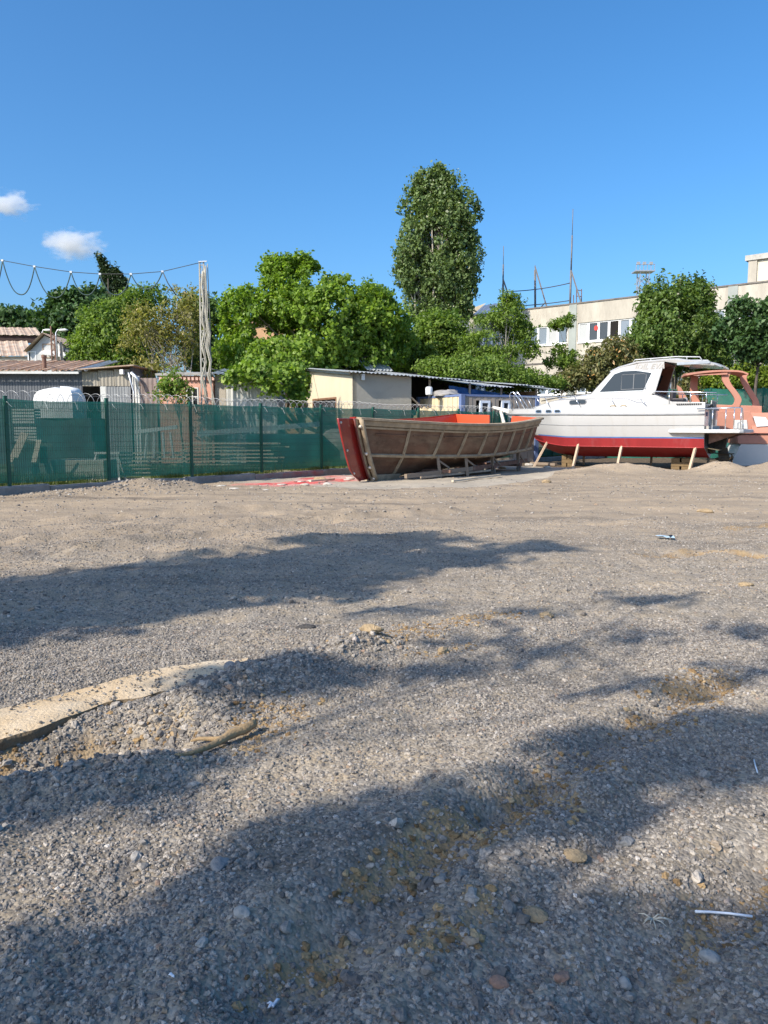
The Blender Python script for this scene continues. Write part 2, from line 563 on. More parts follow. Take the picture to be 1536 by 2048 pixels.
nz2 = N('ShaderNodeTexNoise', Scale=0.7, Detail=6.0, Roughness=.6); L(vo, nz2.inputs['Vector'])
nz3 = N('ShaderNodeTexNoise', Scale=120.0, Detail=3.0); L(vo, nz3.inputs['Vector'])
sep = nt.nodes.new('ShaderNodeSeparateColor'); L(v1.outputs['Color'], sep.inputs[0])
sep2 = nt.nodes.new('ShaderNodeSeparateColor'); L(v2.outputs['Color'], sep2.inputs[0])
grey = ramp(sep.outputs[0], (0, (0.152, 0.133, 0.111)), (.45, (0.277, 0.245, 0.200)), (.8, (0.385, 0.342, 0.280)), (1, (0.537, 0.477, 0.398)))
grey2 = ramp(sep2.outputs[1], (0, (0.171, 0.150, 0.124)), (.6, (0.301, 0.263, 0.216)), (1, (0.421, 0.371, 0.306)))
base = mixc(0.45, grey, grey2)
fine = ramp(nz3.outputs['Fac'], (.3, (0.231, 0.188, 0.132)), (.7, (0.379, 0.310, 0.217)))
base = mixc(ramp(nz1.outputs['Fac'], (.42, (0, 0, 0)), (.62, (.75, .75, .75))), base, fine)
dust = mixc(0.55, base, ramp(nz2.outputs['Fac'], (.3, (0.323, 0.244, 0.163)), (.7, (0.434, 0.334, 0.228))))
base = mixc(attr('dusty'), base, dust)
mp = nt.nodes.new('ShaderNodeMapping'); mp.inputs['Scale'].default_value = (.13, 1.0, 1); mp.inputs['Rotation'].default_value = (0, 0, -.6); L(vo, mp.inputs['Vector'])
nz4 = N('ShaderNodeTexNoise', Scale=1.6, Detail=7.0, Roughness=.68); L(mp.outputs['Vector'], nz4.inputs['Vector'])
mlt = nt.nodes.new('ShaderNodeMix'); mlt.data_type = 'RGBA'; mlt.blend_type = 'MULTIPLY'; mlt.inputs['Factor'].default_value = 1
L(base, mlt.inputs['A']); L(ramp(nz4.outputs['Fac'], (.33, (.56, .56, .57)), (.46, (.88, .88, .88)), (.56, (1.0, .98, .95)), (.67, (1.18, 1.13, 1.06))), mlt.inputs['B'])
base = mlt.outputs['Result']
clay = ramp(nz1.outputs['Fac'], (.3, (0.227, 0.151, 0.080)), (.55, (0.336, 0.235, 0.126)), (.75, (0.412, 0.307, 0.181)))
base = mixc(edge(attr('clay'), nz1.outputs['Fac'], .36, .95, .6), base, clay)
conc = ramp(nz2.outputs['Fac'], (.3, (0.318, 0.290, 0.239)), (.5, (0.406, 0.365, 0.295)), (.72, (0.486, 0.437, 0.348)))
conc = mixc(ramp(nz1.outputs['Fac'], (.5, (0, 0, 0)), (.62, (.8, .8, .8))), conc, (.34, .30, .25))
cf = edge(attr('concrete'), nz1.outputs['Fac'], .42, .58, .5)
cfs = nt.nodes.new('ShaderNodeMath'); cfs.operation = 'MULTIPLY'; L(cf, cfs.inputs[0]); cfs.inputs[1].default_value = .7
base = mixc(cfs.outputs[0], base, conc)
pf = edge(attr('paint'), nz1.outputs['Fac'], .35, .95, .6)
base = mixc(pf, base, ramp(nz2.outputs['Fac'], (.38, (.50, .33, .29)), (.5, (.55, .22, .19)), (.58, (.55, .06, .06)), (.68, (.55, .27, .24))))
base = mixc(edge(attr('shaded_earth'), nz1.outputs['Fac'], .35, .7, .5), base, ramp(nz1.outputs['Fac'], (.3, (.075, .055, .038)), (.55, (.135, .10, .068)), (.75, (.24, .19, .135))))
base = mixc(attr('grassy'), base, ramp(nz1.outputs['Fac'], (.35, (.05, .085, .02)), (.6, (.13, .14, .05)), (.75, (.24, .20, .12))))
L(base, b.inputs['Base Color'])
b.inputs['Roughness'].default_value = 0.9; b.inputs['Specular IOR Level'].default_value = 0.2
hsum = nt.nodes.new('ShaderNodeMath'); hsum.operation = 'MULTIPLY_ADD'
L(v1.outputs['Distance'], hsum.inputs[0]); hsum.inputs[1].default_value = -0.7
h2 = nt.nodes.new('ShaderNodeMath'); h2.operation = 'MULTIPLY_ADD'
L(v2.outputs['Distance'], h2.inputs[0]); h2.inputs[1].default_value = -0.5; L(nz1.outputs['Fac'], h2.inputs[2])
L(h2.outputs[0], hsum.inputs[2])
bp = N('ShaderNodeBump', Strength=0.7, Distance=0.013); L(hsum.outputs[0], bp.inputs['Height'])
inv = nt.nodes.new('ShaderNodeMath'); inv.operation = 'MULTIPLY_ADD'; L(cf, inv.inputs[0]); inv.inputs[1].default_value = -0.5; inv.inputs[2].default_value = 0.7
L(inv.outputs[0], bp.inputs['Strength'])
L(bp.outputs['Normal'], b.inputs['Normal'])

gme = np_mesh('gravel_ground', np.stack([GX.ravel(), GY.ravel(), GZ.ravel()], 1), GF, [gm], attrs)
gme.polygons.foreach_set('use_smooth', [True] * len(gme.polygons))
gobj = bpy.data.objects.new('ground', gme); COL.objects.link(gobj); gobj['kind'] = 'structure'

# buried concrete strip at the left
def slab_mesh():
    mb = MB()
    n = 110
    xa = np.linspace(-4.3, SLAB_FRONT[-1][0] - 0.01, n)
    bx = np.array(SLAB_BACK); fx = np.array(SLAB_FRONT)
    rows = []
    for x in xa:
        yb = np.interp(x, bx[:, 0], bx[:, 1]) + 0.03 * (vnoise(x * 7, 0, 5) - .5) + .02
        yf = np.interp(x, fx[:, 0], fx[:, 1]) + 0.05 * (vnoise(x * 14, 8, 16) - .5) + 0.07 * (vnoise(x * 5, 3, 6) - .5)
        if yb - yf < .03: yb = yf + .03
        row = []
        row.append((x, yb + .03, -0.2)); row.append((x, yb, -0.006 + float(0.02 * vnoise(x * 3, 1, 2))))
        for k in range(1, 7):
            t = k / 7
            y = yb + (yf - yb) * t
            row.append((x, y, 0.008 + float(0.035 * (fbm(x * 3.2, y * 5, 4, 8) - .5)) + .010 * math.sin(t * PI)))
        e_ = float(.03 * (fbm(x * 9, 2, 3, 14) - .5)); row.append((x, yf + e_, 0.004 + e_ * .4)); row.append((x, yf - .015 + e_, -0.014))
        row.append((x, yf - 0.01, -.05)); row.append((x, yf + 0.01, -0.25))
        rows.append(row)
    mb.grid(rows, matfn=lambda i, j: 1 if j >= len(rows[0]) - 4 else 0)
    for r in (rows[0], rows[-1]):
        mb.add(r, [tuple(range(len(r)))])
    return mb
m_slab = mat('old_concrete', (.56, .475, .355), .9, var=.22, scale=2.2, stain=((.50, .33, .15), .8, 1.0), bump=.5, bscale=55)
m_slabface = mat('shaded_earthy_concrete', (.17, .125, .075), .95, var=.3, scale=8, bump=.9, bscale=40)  # front face in soil brown, darkened so its shade sits in the colour
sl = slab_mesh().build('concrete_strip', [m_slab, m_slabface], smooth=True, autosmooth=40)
tag(sl, 'pale concrete strip exposed in the gravel beside the ochre pit', 'concrete strip')

# ------------------------------------------------------------------ loose gravel (instanced stones)
def rock_nodes(name, material, variants=5, sub=2):
    ng = bpy.data.node_groups.new(name, 'GeometryNodeTree')
    ng.interface.new_socket('Geometry', in_out='INPUT', socket_type='NodeSocketGeometry')
    ng.interface.new_socket('Geometry', in_out='OUTPUT', socket_type='NodeSocketGeometry')
    nn = ng.nodes.new; lk = ng.links.new
    gi = nn('NodeGroupInput'); go = nn('NodeGroupOutput')
    join = nn('GeometryNodeJoinGeometry')
    for i in range(variants):
        ico = nn('GeometryNodeMeshIcoSphere'); ico.inputs['Radius'].default_value = 1.0; ico.inputs['Subdivisions'].default_value = sub
        ps = nn('GeometryNodeInputPosition')
        no = nn('ShaderNodeTexNoise'); no.noise_dimensions = '4D'; no.inputs['W'].default_value = 3.7 * i + 1; no.inputs['Scale'].default_value = 1.15; no.inputs['Detail'].default_value = 1.5
        lk(ps.outputs[0], no.inputs['Vector'])
        sub1 = nn('ShaderNodeVectorMath'); sub1.operation = 'SUBTRACT'; lk(no.outputs['Color'], sub1.inputs[0]); sub1.inputs[1].default_value = (.5, .5, .5)
        sc = nn('ShaderNodeVectorMath'); sc.operation = 'SCALE'; lk(sub1.outputs[0], sc.inputs[0]); sc.inputs['Scale'].default_value = 1.9
        sp = nn('GeometryNodeSetPosition'); lk(ico.outputs['Mesh'], sp.inputs['Geometry']); lk(sc.outputs[0], sp.inputs['Offset'])
        tf = nn('GeometryNodeTransform'); lk(sp.outputs[0], tf.inputs['Geometry']); tf.inputs['Scale'].default_value = (1.0, .8 - .05 * (i % 3), .62 + .06 * (i % 3))
        sm_ = nn('GeometryNodeSetMaterial'); lk(tf.outputs[0], sm_.inputs['Geometry']); sm_.inputs['Material'].default_value = material
        ss = nn('GeometryNodeSetShadeSmooth'); lk(sm_.outputs[0], ss.inputs['Geometry']); ss.inputs['Shade Smooth'].default_value = False
        g2i = nn('GeometryNodeGeometryToInstance'); lk(ss.outputs[0], g2i.inputs[0])
        lk(g2i.outputs[0], join.inputs[0])
    m2p = nn('GeometryNodeMeshToPoints'); lk(gi.outputs[0], m2p.inputs['Mesh'])
    iop = nn('GeometryNodeInstanceOnPoints'); lk(m2p.outputs[0], iop.inputs['Points']); lk(join.outputs[0], iop.inputs['Instance'])
    iop.inputs['Pick Instance'].default_value = True
    rv = nn('FunctionNodeRandomValue'); rv.data_type = 'INT'
    rv.inputs[4].default_value = 0; rv.inputs[5].default_value = variants - 1
    lk(rv.outputs[2], iop.inputs['Instance Index'])
    na = nn('GeometryNodeInputNamedAttribute'); na.data_type = 'FLOAT_VECTOR'; na.inputs['Name'].default_value = 'rot'
    lk(na.outputs[0], iop.inputs['Rotation'])
    nb = nn('GeometryNodeInputNamedAttribute'); nb.data_type = 'FLOAT'; nb.inputs['Name'].default_value = 'siz'
    lk(nb.outputs[0], iop.inputs['Scale'])
    lk(iop.outputs[0], go.inputs[0])
    return ng

def stone_mat(name, stops):
    m = bpy.data.materials.new(name)
    global nt, L
    nt, b = nodes_of(m); L = nt.links.new
    oi = nt.nodes.new('ShaderNodeObjectInfo')
    c = ramp(oi.outputs['Random'], *stops)
    tcx = nt.nodes.new('ShaderNodeTexCoord')
    nzx = N('ShaderNodeTexNoise', Scale=2.5, Detail=4.0); L(tcx.outputs['Object'], nzx.inputs['Vector'])
    mul = nt.nodes.new('ShaderNodeMix'); mul.data_type = 'RGBA'; mul.blend_type = 'MULTIPLY'; mul.inputs['Factor'].default_value = 1
    L(c, mul.inputs['A']); L(ramp(nzx.outputs['Fac'], (.3, (.7, .7, .7)), (.7, (1.15, 1.13, 1.1))), mul.inputs['B'])
    L(mul.outputs['Result'], b.inputs['Base Color'])
    b.inputs['Roughness'].default_value = .85; b.inputs['Specular IOR Level'].default_value = .25
    return m
M_STONE = stone_mat('grey_stone', [(0, (0.130, 0.118, 0.107)), (.25, (0.194, 0.176, 0.157)), (.6, (0.276, 0.250, 0.219)), (.86, (0.354, 0.320, 0.278)), (.94, (0.432, 0.393, 0.345)), (.972, (0.334, 0.256, 0.178)), (.988, (0.277, 0.194, 0.147)), (1, (0.537, 0.513, 0.481))])
M_CLOD = stone_mat('ochre_clod', [(0, (0.168, 0.105, 0.050)), (.5, (0.294, 0.197, 0.097)), (.85, (0.378, 0.265, 0.139)), (1, (0.437, 0.336, 0.202))])

rng = np.random.default_rng(11)
def scatter(name, n, ylo, yhi, smin, smax, keep, material, label=None, sub=2, power=2.2, sink=.36, spread=0.62):
    """stones over the seen wedge of the yard"""
    y = np.sqrt(rng.uniform(ylo * ylo, yhi * yhi, n))
    x = rng.uniform(-1, 1, n) * (spread * y + 1.4)
    k = rng.uniform(0, 1, n) < keep(x, y)
    x, y = x[k], y[k]
    s = smin + (smax - smin) * rng.uniform(0, 1, len(x)) ** power
    z = terr(x, y); inm = slab_mask(x, y)
    z = np.where(inm, 0.018, z) + s * (0.62 * .6 - sink)
    me = bpy.data.meshes.new(name)
    me.vertices.add(len(x)); me.vertices.foreach_set('co', np.stack([x, y, z], 1).astype(np.float32).ravel())
    a = me.attributes.new('rot', 'FLOAT_VECTOR', 'POINT')
    rot = np.stack([rng.normal(0, .35, len(x)), rng.normal(0, .35, len(x)), rng.uniform(0, 6.28, len(x))], 1)
    a.data.foreach_set('vector', rot.astype(np.float32).ravel())
    a = me.attributes.new('siz', 'FLOAT', 'POINT'); a.data.foreach_set('value', s.astype(np.float32))
    me.update()
    o = bpy.data.objects.new(name, me); COL.objects.link(o)
    md = o.modifiers.new('stones', 'NODES'); md.node_group = rock_nodes(name + '_nodes', material, 5, sub)
    o['kind'] = 'stuff'
    if label: o['label'] = label
    return o

def k_general(x, y):
    c = 0.38 + 0.62 * sstep(.40, .60, fbm(x * 1.1, y * 1.1, 4, 151))
    c = c * (1 - .93 * slab_mask(x, y)) * (1 - .15 * clay_mask(x, y)) * (1 - .9 * pad_mask(x, y))
    return c * (fence_side(x, y) > .25)
scatter('gravel', 330000, 1.5, 6.2, .0035, .0125, k_general, M_STONE, 'loose grey crushed gravel in the foreground', power=2.0)
scatter('gravel', 125000, 6.2, 13.5, .006, .017, lambda x, y: k_general(x, y) * (1 - .3 * sstep(8, 13, y)), M_STONE, 'loose grey crushed gravel across the middle of the yard', sub=1)
scatter('gravel', 26000, 13.5, 27, .012, .04, lambda x, y: k_general(x, y) * .5, M_STONE, 'scattered small stones on the dusty far part of the yard', sub=1, power=3.5, spread=.56)
def k_coarse(x, y):
    d = np.minimum(seg_dist(x, y, BERM), seg_dist(x, y, BERM2)); d2 = seg_dist(x, y, gl((870, 1800), (900, 1900), (860, 1990)))
    band = np.exp(-(d / .26) ** 2) + .28 * np.exp(-(d2 / .3) ** 2)
    return np.clip(band + .05 * sstep(.5, .65, fbm(x * 1.5, y * 1.5, 3, 161)), 0, 1) * (1 - .93 * slab_mask(x, y))
scatter('coarse_gravel', 60000, 1.5, 8.0, .009, .030, k_coarse, M_STONE, 'coarse dark stones heaped round the concrete strip', power=2.4, sink=.2)
def k_pile(x, y):
    return np.clip(bump2(x, y, -6.1, 19.4, 1.3, .7, 1, .6) + bump2(x, y, -7.6, 18.1, 1.0, .6, .8, .7), 0, 1)
scatter('pile_gravel', 26000, 16.5, 21.5, .015, .05, k_pile, M_STONE, 'heap of grey gravel against the kerb under the green fence', sub=1, power=2.2)
scatter('clay_clods', 90000, 1.5, 8.5, .004, .021, lambda x, y: clay_mask(x, y) ** 1.2 * .85, M_CLOD, 'ochre clay crumbs along the wheel ruts', power=2.6)
# ================================================================== TREES
M_BARK = mat('bark', (.19, .16, .125), .9, var=.35, scale=5, bump=.6, bscale=18)
M_BARK_PALE = mat('pale_bark', (.42, .38, .32), .85, var=.3, scale=4, bump=.4, bscale=18)
M_BARK_DARK = mat('dark_bark', (.09, .075, .06), .9, var=.35, scale=5, bump=.6, bscale=18)
LF_PLANE = leaf_mat('plane_leaves', (0.081, 0.155, 0.021), (0.248, 0.363, 0.048), .38, pale=(0.408, 0.485, 0.144))
LF_POPLAR = leaf_mat('poplar_leaves', (0.081, 0.134, 0.044), (0.175, 0.243, 0.079), .25, pale=(0.438, 0.458, 0.303))
LF_DARK = leaf_mat('dark_leaves', (0.032, 0.074, 0.023), (0.087, 0.161, 0.048), .22)
LF_MID = leaf_mat('mid_leaves', (0.081, 0.148, 0.027), (0.226, 0.316, 0.059), .38)
LF_OLIVE = leaf_mat('olive_leaves', (0.132, 0.148, 0.037), (0.306, 0.282, 0.092), .36, pale=(0.613, 0.485, 0.263))
LF_FRESH = leaf_mat('fresh_leaves', (0.087, 0.148, 0.018), (0.277, 0.350, 0.047), .4)
LF_LOQUAT = leaf_mat('loquat_leaves', (0.073, 0.100, 0.033), (0.234, 0.215, 0.086), .25, pale=(0.583, 0.363, 0.158))
LF_CYPRESS = leaf_mat('cypress_leaves', (0.024, 0.049, 0.021), (0.065, 0.100, 0.040), .15)
LF_SHADE = leaf_mat('deep_green_leaves', (0.058, 0.115, 0.027), (0.168, 0.243, 0.052), .32)

def leaf_mesh(name, centers, cscale, per, size, seed, material, up=0.35, fold=.25, spread=1.0, aspect=.62, hang=0.0, crown_c=None, flatten=1.0, lin=None):
    """leaves round clump centres: (n,3) centres, per clump scale, leaves per clump"""
    r = np.random.default_rng(seed)
    n = len(centers)
    C = np.repeat(centers, per, 0); S = np.repeat(cscale, per)
    m = len(C)
    d = r.normal(0, 1, (m, 3)); d /= np.linalg.norm(d, axis=1, keepdims=True)
    rad = r.uniform(0, 1, m) ** .5
    off = d * (rad * S)[:, None] * spread
    off[:, 2] *= flatten
    if lin is not None: off[:, 2] += r.uniform(-1, 1, m) * lin * S
    Pn = C + off
    if crown_c is None: crown_c = centers.mean(0)
    out = C - crown_c; out /= (np.linalg.norm(out, axis=1, keepdims=True) + 1e-6)
    nrm = r.normal(0, .75, (m, 3)) + out * .55 + d * .35 + np.array([0, 0, up])
    nrm /= np.linalg.norm(nrm, axis=1, keepdims=True)
    t = r.normal(0, 1, (m, 3)) + np.array([0, 0, -hang])
    t -= nrm * (t * nrm).sum(1, keepdims=True); t /= (np.linalg.norm(t, axis=1, keepdims=True) + 1e-6)
    b = np.cross(nrm, t)
    s = size * np.exp(r.normal(0, .28, m))
    s = s[:, None]
    p0 = Pn - t * s * .5
    p2 = Pn + t * s * .5 - nrm * s * fold * .5
    p1 = Pn + b * s * aspect * .5 + nrm * s * fold * .4
    p3 = Pn - b * s * aspect * .5 + nrm * s * fold * .4
    V = np.stack([p0, p1, p2, p3], 1).reshape(-1, 3)
    F = np.arange(4 * m).reshape(m, 4)
    ct = np.repeat(r.normal(0, .16, n), per)
    tint = np.clip(.48 + ct + r.normal(0, .2, m), 0, .9)
    tint[r.uniform(0, 1, m) < .025] = 1.0
    return np_mesh(name, V, F, [material], fattrs={'tint': tint})

def clumps_in(lobes, n, seed, shell=.55, gap=0.0, gscale=1.0, zs=1.0):
    """clump centres in ellipsoid lobes [(centre, radii)], denser to the outside, with noise gaps"""
    r = np.random.default_rng(seed)
    w = np.array([l[1][0] * l[1][1] * l[1][2] for l in lobes]) ** (2 / 3); w /= w.sum()
    pick = r.choice(len(lobes), n, p=w)
    C = np.array([tuple(l[0]) for l in lobes])[pick]; Rr = np.array([tuple(l[1]) for l in lobes])[pick]
    d = r.normal(0, 1, (n, 3)); d /= np.linalg.norm(d, axis=1, keepdims=True)
    q = shell + (1 - shell) * r.uniform(0, 1, n) ** .6
    q = np.where(r.uniform(0, 1, n) < .25, r.uniform(.1, 1, n), q)
    X = C + d * Rr * q[:, None]
    if gap > 0:
        g = fbm(X[:, 0] * gscale + X[:, 1] * .7 * gscale, X[:, 2] * gscale * zs + 5.1 * seed, 3, seed)
        X = X[g > gap]
    return X

def limbs(mb, base, top, r0, centers, k, seed, bend=.15, r1=None, lean=0.3):
    """tapered trunk with limbs that run to some of the clump centres"""
    r = np.random.default_rng(seed)
    base = np.array(base); top = np.array(top)
    npt = 9
    ts = np.linspace(0, 1, npt)
    H_ = np.linalg.norm(top - base)
    wob = np.cumsum(r.normal(0, bend * H_ * .06, (npt, 3)), 0); wob[:, 2] = 0; wob -= wob[0]
    tr = base + (top - base) * ts[:, None] + wob * ts[:, None]
    rr = [max(.015, r0 * (1 - .82 * t)) * (1.25 if i == 0 else 1) for i, t in enumerate(ts)]
    mb.tube([tuple(p) for p in tr], rr, 7)
    if k <= 0: return
    idx = r.choice(len(centers), min(k, len(centers)), replace=False)
    for c in centers[idx]:
        h = np.clip((c[2] - base[2]) / max(.1, top[2] - base[2]) - lean - .12 * r.uniform(), .12, .93)
        i = h * (npt - 1); a = int(i); f = i - a
        s = tr[a] * (1 - f) + tr[min(a + 1, npt - 1)] * f
        rad = max(.012, r0 * (1 - .82 * h) * .42)
        pts = []
        for t in (0, .3, .65, 1.0):
            p = s + (c - s) * t
            p[2] += .18 * np.linalg.norm(c - s) * math.sin(t * PI) * .4 - (0)
            p += r.normal(0, .03, 3) * np.linalg.norm(c - s) * (t > 0)
            pts.append(tuple(p))
        mb.tube(pts, [rad, rad * .72, rad * .45, rad * .18], 5, cap=False)

def lobe(px, py, rx, ry, Y, dY=0.0, depth=1.0):
    c = P(px, py, Y + dY)
    k = (Y + dY) / FPX
    return (c, (rx * k, max(rx, ry) * k * depth * .85, ry * k))

def tree(name, label, cat, base, lobes, n, per, cs, leaf, material, bark, seed, r0=.2, top=None, k=14, shell=.55, gap=0.0, gscale=1.0, group=None, stems=None, lean=.3, zs=1.0, **kw):
    t = thing(name, label, cat, base, 0, group)
    C = clumps_in(lobes, n, seed, shell, gap, gscale, zs)
    r = np.random.default_rng(seed + 1)
    sc = cs * np.exp(r.normal(0, .3, len(C)))
    me = leaf_mesh('crown', C - np.array(tuple(base)), sc, per, leaf, seed + 2, material, **kw)
    o = bpy.data.objects.new('crown', me); COL.objects.link(o); o.parent = t
    mb = MB()
    if stems:
        for (b_, tp, rr) in stems: limbs(mb, b_, tp, rr, C, max(2, k // len(stems)), seed + 7, lean=lean)
    else:
        if top is None:
            top = np.array(tuple(max(lobes, key=lambda l: l[0].z)[0]))
        limbs(mb, tuple(base), tuple(top), r0, C, k, seed + 7, lean=lean)
    mb.build('trunk', bark, t, smooth=True)
    return t

def gz(v):
    return Vector((v.x, v.y, 0.0))

# big bright plane tree behind the sheds
Y = 42
lob = [lobe(*a) for a in ((520, 640, 85, 70, Y), (598, 580, 72, 66, Y), (640, 650, 110, 85, Y, -1), (722, 640, 82, 66, Y), (772, 672, 55, 62, Y, 1), (500, 712, 66, 55, Y, -1),
       (585, 730, 100, 60, Y, -2), (695, 722, 100, 50, Y), (545, 775, 42, 30, Y, -3), (470, 605, 26, 18, Y), (735, 602, 42, 30, Y), (548, 540, 32, 26, Y), (600, 532, 30, 20, Y), (480, 768, 30, 22, Y, -3), (590, 775, 30, 30, Y, -3), (455, 680, 30, 36, Y), (655, 575, 46, 34, Y), (548, 758, 34, 22, Y, -10.8), (505, 744, 40, 16, Y, -10.8), (472, 762, 14, 14, Y, -10.8), (588, 785, 16, 22, Y, -10.6), (580, 748, 28, 18, Y, -10.4))]
tree('plane_tree', 'big bright green broadleaf tree spreading behind the cream shed', 'tree', gz(P(610, 700, Y)), lob, 2900, 36, .35, .175, LF_PLANE, M_BARK, 101, r0=.38,
     top=P(610, 560, Y), k=46, gap=.37, gscale=.75, shell=.6, aspect=.8)
# tall poplar
Y = 60
lob = [lobe(*a) for a in ((862, 372, 34, 34, Y), (900, 384, 32, 36, Y), (880, 356, 22, 20, Y), (925, 430, 34, 52, Y), (838, 420, 40, 48, Y), (882, 460, 58, 66, Y), (826, 500, 36, 56, Y), (926, 520, 36, 62, Y),
       (875, 560, 66, 60, Y), (835, 590, 42, 46, Y), (916, 596, 38, 50, Y), (865, 625, 46, 28, Y), (895, 420, 40, 45, Y), (832, 365, 10, 16, Y), (815, 545, 26, 44, Y))]
pst = [(tuple(gz(P(866, 700, Y)) + Vector((dx, dy, 0))), tuple(P(px, py, Y) + Vector((0, dy, 0))), rr) for dx, dy, px, py, rr in
       ((0, 0, 880, 350, .30), (.3, .4, 905, 385, .2), (-.3, .3, 845, 400, .2), (.5, -.4, 930, 470, .17), (-.5, -.4, 822, 480, .17), (0, -.7, 868, 420, .2), (.2, -.6, 890, 440, .18))]
tree('poplar_tree', 'very tall narrow poplar rising above all other trees', 'tree', gz(P(868, 700, Y)), lob, 2600, 26, .34, .2, LF_POPLAR, M_BARK_PALE, 131, stems=pst, k=170, shell=.5, gap=.36, gscale=1.3, zs=.4, aspect=.8, lean=.12, up=.2, hang=.6, lin=.7)
# trees of the left background
Y = 95
def cyp(px0, py0, px1, py1, w, sd, n):
    a = P(px0, py0, Y); b = P(px1, py1, Y); out = []
    for i in range(n):
        t = i / (n - 1); c = a.lerp(b, t); rr = w * Y / FPX * (1.0 - .78 * t ** 1.3)
        out.append((c, (rr, rr, rr * 1.5)))
    return out
lob = cyp(232, 602, 224, 560, 14, 1, 5) + cyp(224, 562, 194, 508, 10, 1, 8) + cyp(248, 602, 242, 565, 12, 2, 4) + cyp(242, 568, 226, 530, 10, 2, 6) + cyp(220, 592, 203, 546, 9, 2, 6) + cyp(256, 604, 252, 562, 8, 2, 5) + cyp(214, 600, 206, 575, 6, 2, 4)
tree('windswept_cypress', 'dark windswept cypress leaning left above the other trees', 'tree', gz(P(240, 640, Y)), lob, 900, 20, .34, .34, LF_CYPRESS, M_BARK_DARK, 141, r0=.3, top=P(222, 560, Y), k=6, shell=.3, hang=-.9, aspect=.45, lin=.7)
Y = 85
lob = [lobe(*a) for a in ((20, 645, 45, 24, Y), (70, 650, 40, 26, Y), (-40, 640, 50, 30, Y))]
tree('distant_tree', 'low dark green trees far behind the rusty barn at the left edge', 'tree', gz(P(30, 660, Y)), lob, 420, 24, .7, .5, LF_DARK, M_BARK_DARK, 151, r0=.3, k=12, gap=.3)
lob = [lobe(*a) for a in ((145, 612, 42, 26, 78), (185, 606, 30, 26, 78), (110, 632, 34, 24, 78), (160, 645, 60, 36, 78), (200, 640, 40, 40, 78), (118, 592, 12, 8, 78))]
tree('distant_tree', 'dark round tree behind the small gabled house', 'tree', gz(P(150, 660, 78)), lob, 620, 26, .7, .48, LF_DARK, M_BARK_DARK, 161, r0=.35, k=18, gap=.28)
Y = 46
lob = [lobe(*a) for a in ((215, 650, 60, 46, Y), (180, 690, 40, 40, Y), (235, 690, 70, 48, Y), (265, 620, 40, 38, Y, 1), (170, 715, 30, 22, Y), (240, 730, 60, 24, Y), (300, 600, 40, 26, Y, 2), (285, 690, 50, 50, Y, 1))]
tree('locust_tree', 'feathery green tree between gabled house and olive tree', 'tree', gz(P(225, 730, Y)), lob, 1000, 26, .42, .2, LF_MID, M_BARK, 171, r0=.2, k=26, gap=.3, aspect=.5)
Y = 38
lob = [lobe(*a) for a in ((300, 640, 56, 48, Y), (345, 625, 50, 48, Y), (375, 600, 28, 26, Y), (330, 590, 34, 20, Y), (280, 690, 46, 50, Y), (340, 690, 60, 46, Y), (392, 650, 28, 46, Y), (300, 730, 40, 22, Y, -2), (285, 742, 24, 26, Y, -3))]
ost = [(tuple(gz(P(340, 700, Y)) + Vector((a, c, 0))), tuple(P(px, py, Y)), .07) for a, c, px, py in ((0, 0, 350, 590), (.3, .1, 372, 595), (-.3, .2, 318, 610), (.5, -.2, 388, 640), (-.5, -.2, 292, 640), (.15, -.4, 335, 620))]
tree('olive_green_tree', 'sparse olive brown tree with thin pale stems behind the pink hut', 'tree', gz(P(340, 740, Y)), lob, 620, 15, .34, .15, LF_OLIVE, M_BARK_PALE, 181, stems=ost, k=90, gap=.45, gscale=1.0, aspect=.5, shell=.4, lean=.25)
Y = 50
lob = [lobe(*a) for a in ((410, 640, 30, 50, Y), (400, 700, 34, 40, Y), (440, 720, 30, 30, Y), (380, 560 + 60, 24, 30, Y))]
tree('shaded_tree', 'dark tree standing directly behind the cable pole', 'tree', gz(P(405, 720, Y)), lob, 420, 24, .5, .24, LF_SHADE, M_BARK, 191, r0=.18, k=14, gap=.3)
Y = 30.5
lob = [lobe(*a) for a in ((345, 770, 26, 18, Y), (365, 785, 22, 20, Y), (330, 785, 22, 14, Y), (350, 750, 16, 12, Y))]
tree('sapling', 'leafy young ailanthus sprouting in front of the pink hut', 'sapling', gz(P(366, 800, Y)), lob, 75, 16, .26, .15, LF_MID, M_BARK, 195, r0=.05, top=P(350, 745, Y), k=12, aspect=.4, hang=.6)
# trees right of the plane tree
Y = 46
lob = [lobe(*a) for a in ((880, 660, 50, 34, Y), (868, 690, 56, 36, Y), (905, 700, 40, 40, Y), (850, 722, 44, 24, Y))]
tree('round_tree', 'dense round green tree under the tall poplar', 'tree', gz(P(880, 720, Y)), lob, 780, 28, .38, .19, LF_MID, M_BARK, 201, r0=.18, k=12, gap=.24, shell=.7)
Y = 48
lob = [lobe(*a) for a in ((800, 690, 40, 40, Y), (780, 720, 50, 34, Y), (820, 715, 40, 34, Y), (755, 720, 40, 30, Y))]
tree('shaded_tree', 'shaded green tree between the plane tree and the round tree', 'tree', gz(P(790, 730, Y)), lob, 620, 26, .42, .22, LF_SHADE, M_BARK, 205, r0=.18, k=12, gap=.26)
Y = 43
lob = [lobe(*a) for a in ((1015, 640, 36, 40, Y), (1030, 605, 18, 18, Y), (975, 655, 30, 28, Y), (1050, 660, 18, 22, Y), (1000, 685, 60, 34, Y), (1060, 700, 20, 20, Y), (950, 690, 34, 24, Y), (1012, 598, 9, 12, Y))]
